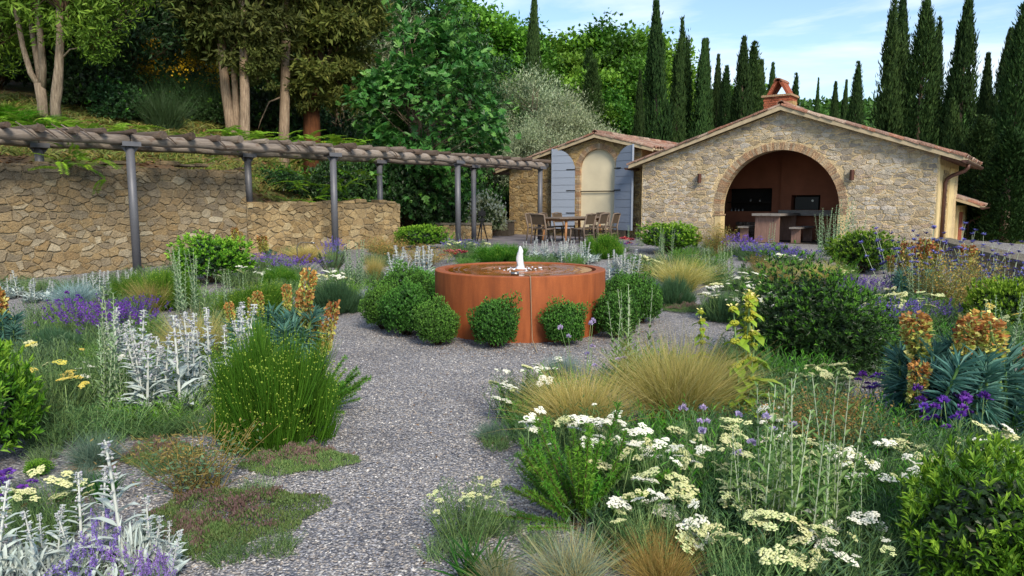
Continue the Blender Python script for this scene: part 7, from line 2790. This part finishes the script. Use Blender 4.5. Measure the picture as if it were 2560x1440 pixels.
def inside(x, y, P):
    c = False
    for i in range(len(P)):
        a, b = P[i], P[i - 1]
        if (a[1] > y) != (b[1] > y) and x < (b[0] - a[0]) * (y - a[1]) / (b[1] - a[1]) + a[0]:
            c = not c
    return c


for poly, n, lab, hs in (
        ([(0, 790), (330, 745), (640, 690), (960, 665), (930, 760), (800, 780), (790, 880), (690, 960), (520, 1040), (330, 1080), (0, 1090)], 105, 'low feathery green herbs filling the bed left of the path', 1.0),
        ([(620, 640), (960, 622), (1250, 640), (1380, 640), (1500, 616), (1900, 618), (2330, 640), (2100, 720), (1860, 770), (1640, 735), (1520, 668), (1090, 672)], 95, 'low green herbs filling the bed behind the fountain', 0.9),
        ([(1860, 790), (2100, 700), (2560, 720), (2560, 1440), (2200, 1440), (1620, 1440), (1420, 1250), (1290, 1060), (1500, 960), (1850, 900)], 130, 'low feathery green herbs filling the bed right of the path', 1.0)):
    us, vs_ = [p[0] for p in poly], [p[1] for p in poly]
    k = 0
    G = Geo()
    while k < n:
        u, v = random.uniform(min(us), max(us)), random.uniform(min(vs_), max(vs_))
        if not inside(u, v, poly):
            continue
        s = random.uniform(0.8, 1.35) * hs
        T = np.array(Matrix.Translation(gnd(u, v)) @ Matrix.Rotation(random.uniform(0, 6.28), 4, 'Z') @ Matrix.Diagonal((s, s, s * random.uniform(0.7, 1.1), 1)))
        src = FLG[k % 3]
        for V, (F, m) in zip(src.v, src.f):
            G.add(V @ T[:3, :3].T + T[:3, 3], F - F.min(), m + 2 * (k % 3))
        k += 1
    tag(obj('low_herbs', G.mesh('low_herbs', [M[q] for q in ('yarrow_leaf', 'yarrow_stem', 'lavender_leaf', 'yarrow_stem', 'rosemary', 'yarrow_stem')])), lab, 'ground cover', None, 'stuff')
for i, (u, v) in enumerate(((620, 1030), (640, 1240), (690, 1380), (420, 1395), (570, 1400), (1110, 1390), (1260, 1330), (1350, 1370), (400, 1180), (110, 1150), (1240, 1120))):
    e = root('seedling', u, v, 'small green seedling tuft in the gravel', 'plant', 'seedlings in the gravel')
    e.scale = (0.45, 0.45, 0.35)
    obj('foliage', FL[i % 2], e)

# ---- a few fallen leaves on the gravel
FLG2 = Geo()
n = 150
yy = rng.uniform(3.2, 9.0, n)
xx = rng.uniform(-0.9, 0.9, n) + np.where(yy > 7.5, rng.uniform(-1.6, 1.6, n), 0)
PP = np.stack([xx, yy, np.array([gz(q) for q in yy]) + 0.014], -1)
put(FLG2, LEAF6, PP, rdir(n) * np.array([1, 1, 0.15]), np.tile([0, 0, 1.0], (n, 1)) + rdir(n) * 0.3, rng.uniform(0.012, 0.035, n), 0.014)
tag(obj('fallen_leaves', FLG2.mesh('fallen_leaves', M['litter'])), 'scattered small dry leaves on the gravel', 'leaves', None, 'stuff')

# brown mulch under the clipped bushes
MU = Geo()
n = 1500
a, q = rng.uniform(0, 6.28, n), rng.uniform(1.18, 2.0, n)
PP = np.stack([FC.x + q * np.cos(a), FC.y + q * np.sin(a), np.full(n, 0.0)], -1)
PP[:, 2] = np.array([gz(t) for t in PP[:, 1]]) + 0.012
put(MU, LEAF2, PP, rdir(n) * np.array([1, 1, 0.2]), np.tile([0, 0, 1.0], (n, 1)) + rdir(n) * 0.4, rng.uniform(0.012, 0.03, n), 0.012)
tag(obj('bush_mulch', MU.mesh('bush_mulch', M['litter'])), 'thin brown mulch around the foot of the fountain', 'mulch', None, 'stuff')
# herbs along the foot of the tall wall
for i, (u, v, w, h) in enumerate(((30, 735, 80, 50), (90, 738, 80, 46), (150, 735, 70, 44), (225, 732, 80, 50), (285, 728, 80, 56), (340, 724, 70, 60), (400, 716, 80, 60), (455, 708, 80, 60), (640, 690, 80, 46), (690, 684, 70, 46))):
    e = root('wall_herb', u, v, 'grey-green herb tuft at the wall foot, %s from the left' % ('first', 'second', 'third', 'fourth', 'fifth', 'sixth', 'seventh', 'eighth', 'ninth', 'tenth')[i], 'plant', 'herbs along the wall foot')
    e.scale = (px(u, v, w) / 0.55,) * 2 + (px(u, v, h) / 0.5,)
    obj('foliage', YF[i % 2], e)

# ferny foliage closing the left bed towards the fescues
for i, (u, v, w, h, lab) in enumerate(((150, 1110, 210, 110, 'dark ferny yarrow leaves right of the left edge shrub'), (285, 1095, 180, 95, 'dark ferny yarrow leaves under the thin silvery stems'), (400, 1090, 150, 70, 'low ferny leaves before the big lambs ear clump'),
                                     (500, 1080, 130, 60, 'low ferny leaves between lambs ears and heather-green bush'), (75, 1085, 130, 120, 'ferny leaves beside the left edge shrub'), (60, 1330, 120, 90, 'ferny leaves under the cream yarrow'))):
    e = root('ferny_yarrow', u, v, lab, 'plant')
    e.scale = (px(u, v, w) / 0.6,) * 2 + (px(u, v, h) / 0.5,)
    obj('foliage', YF[i % 2], e)
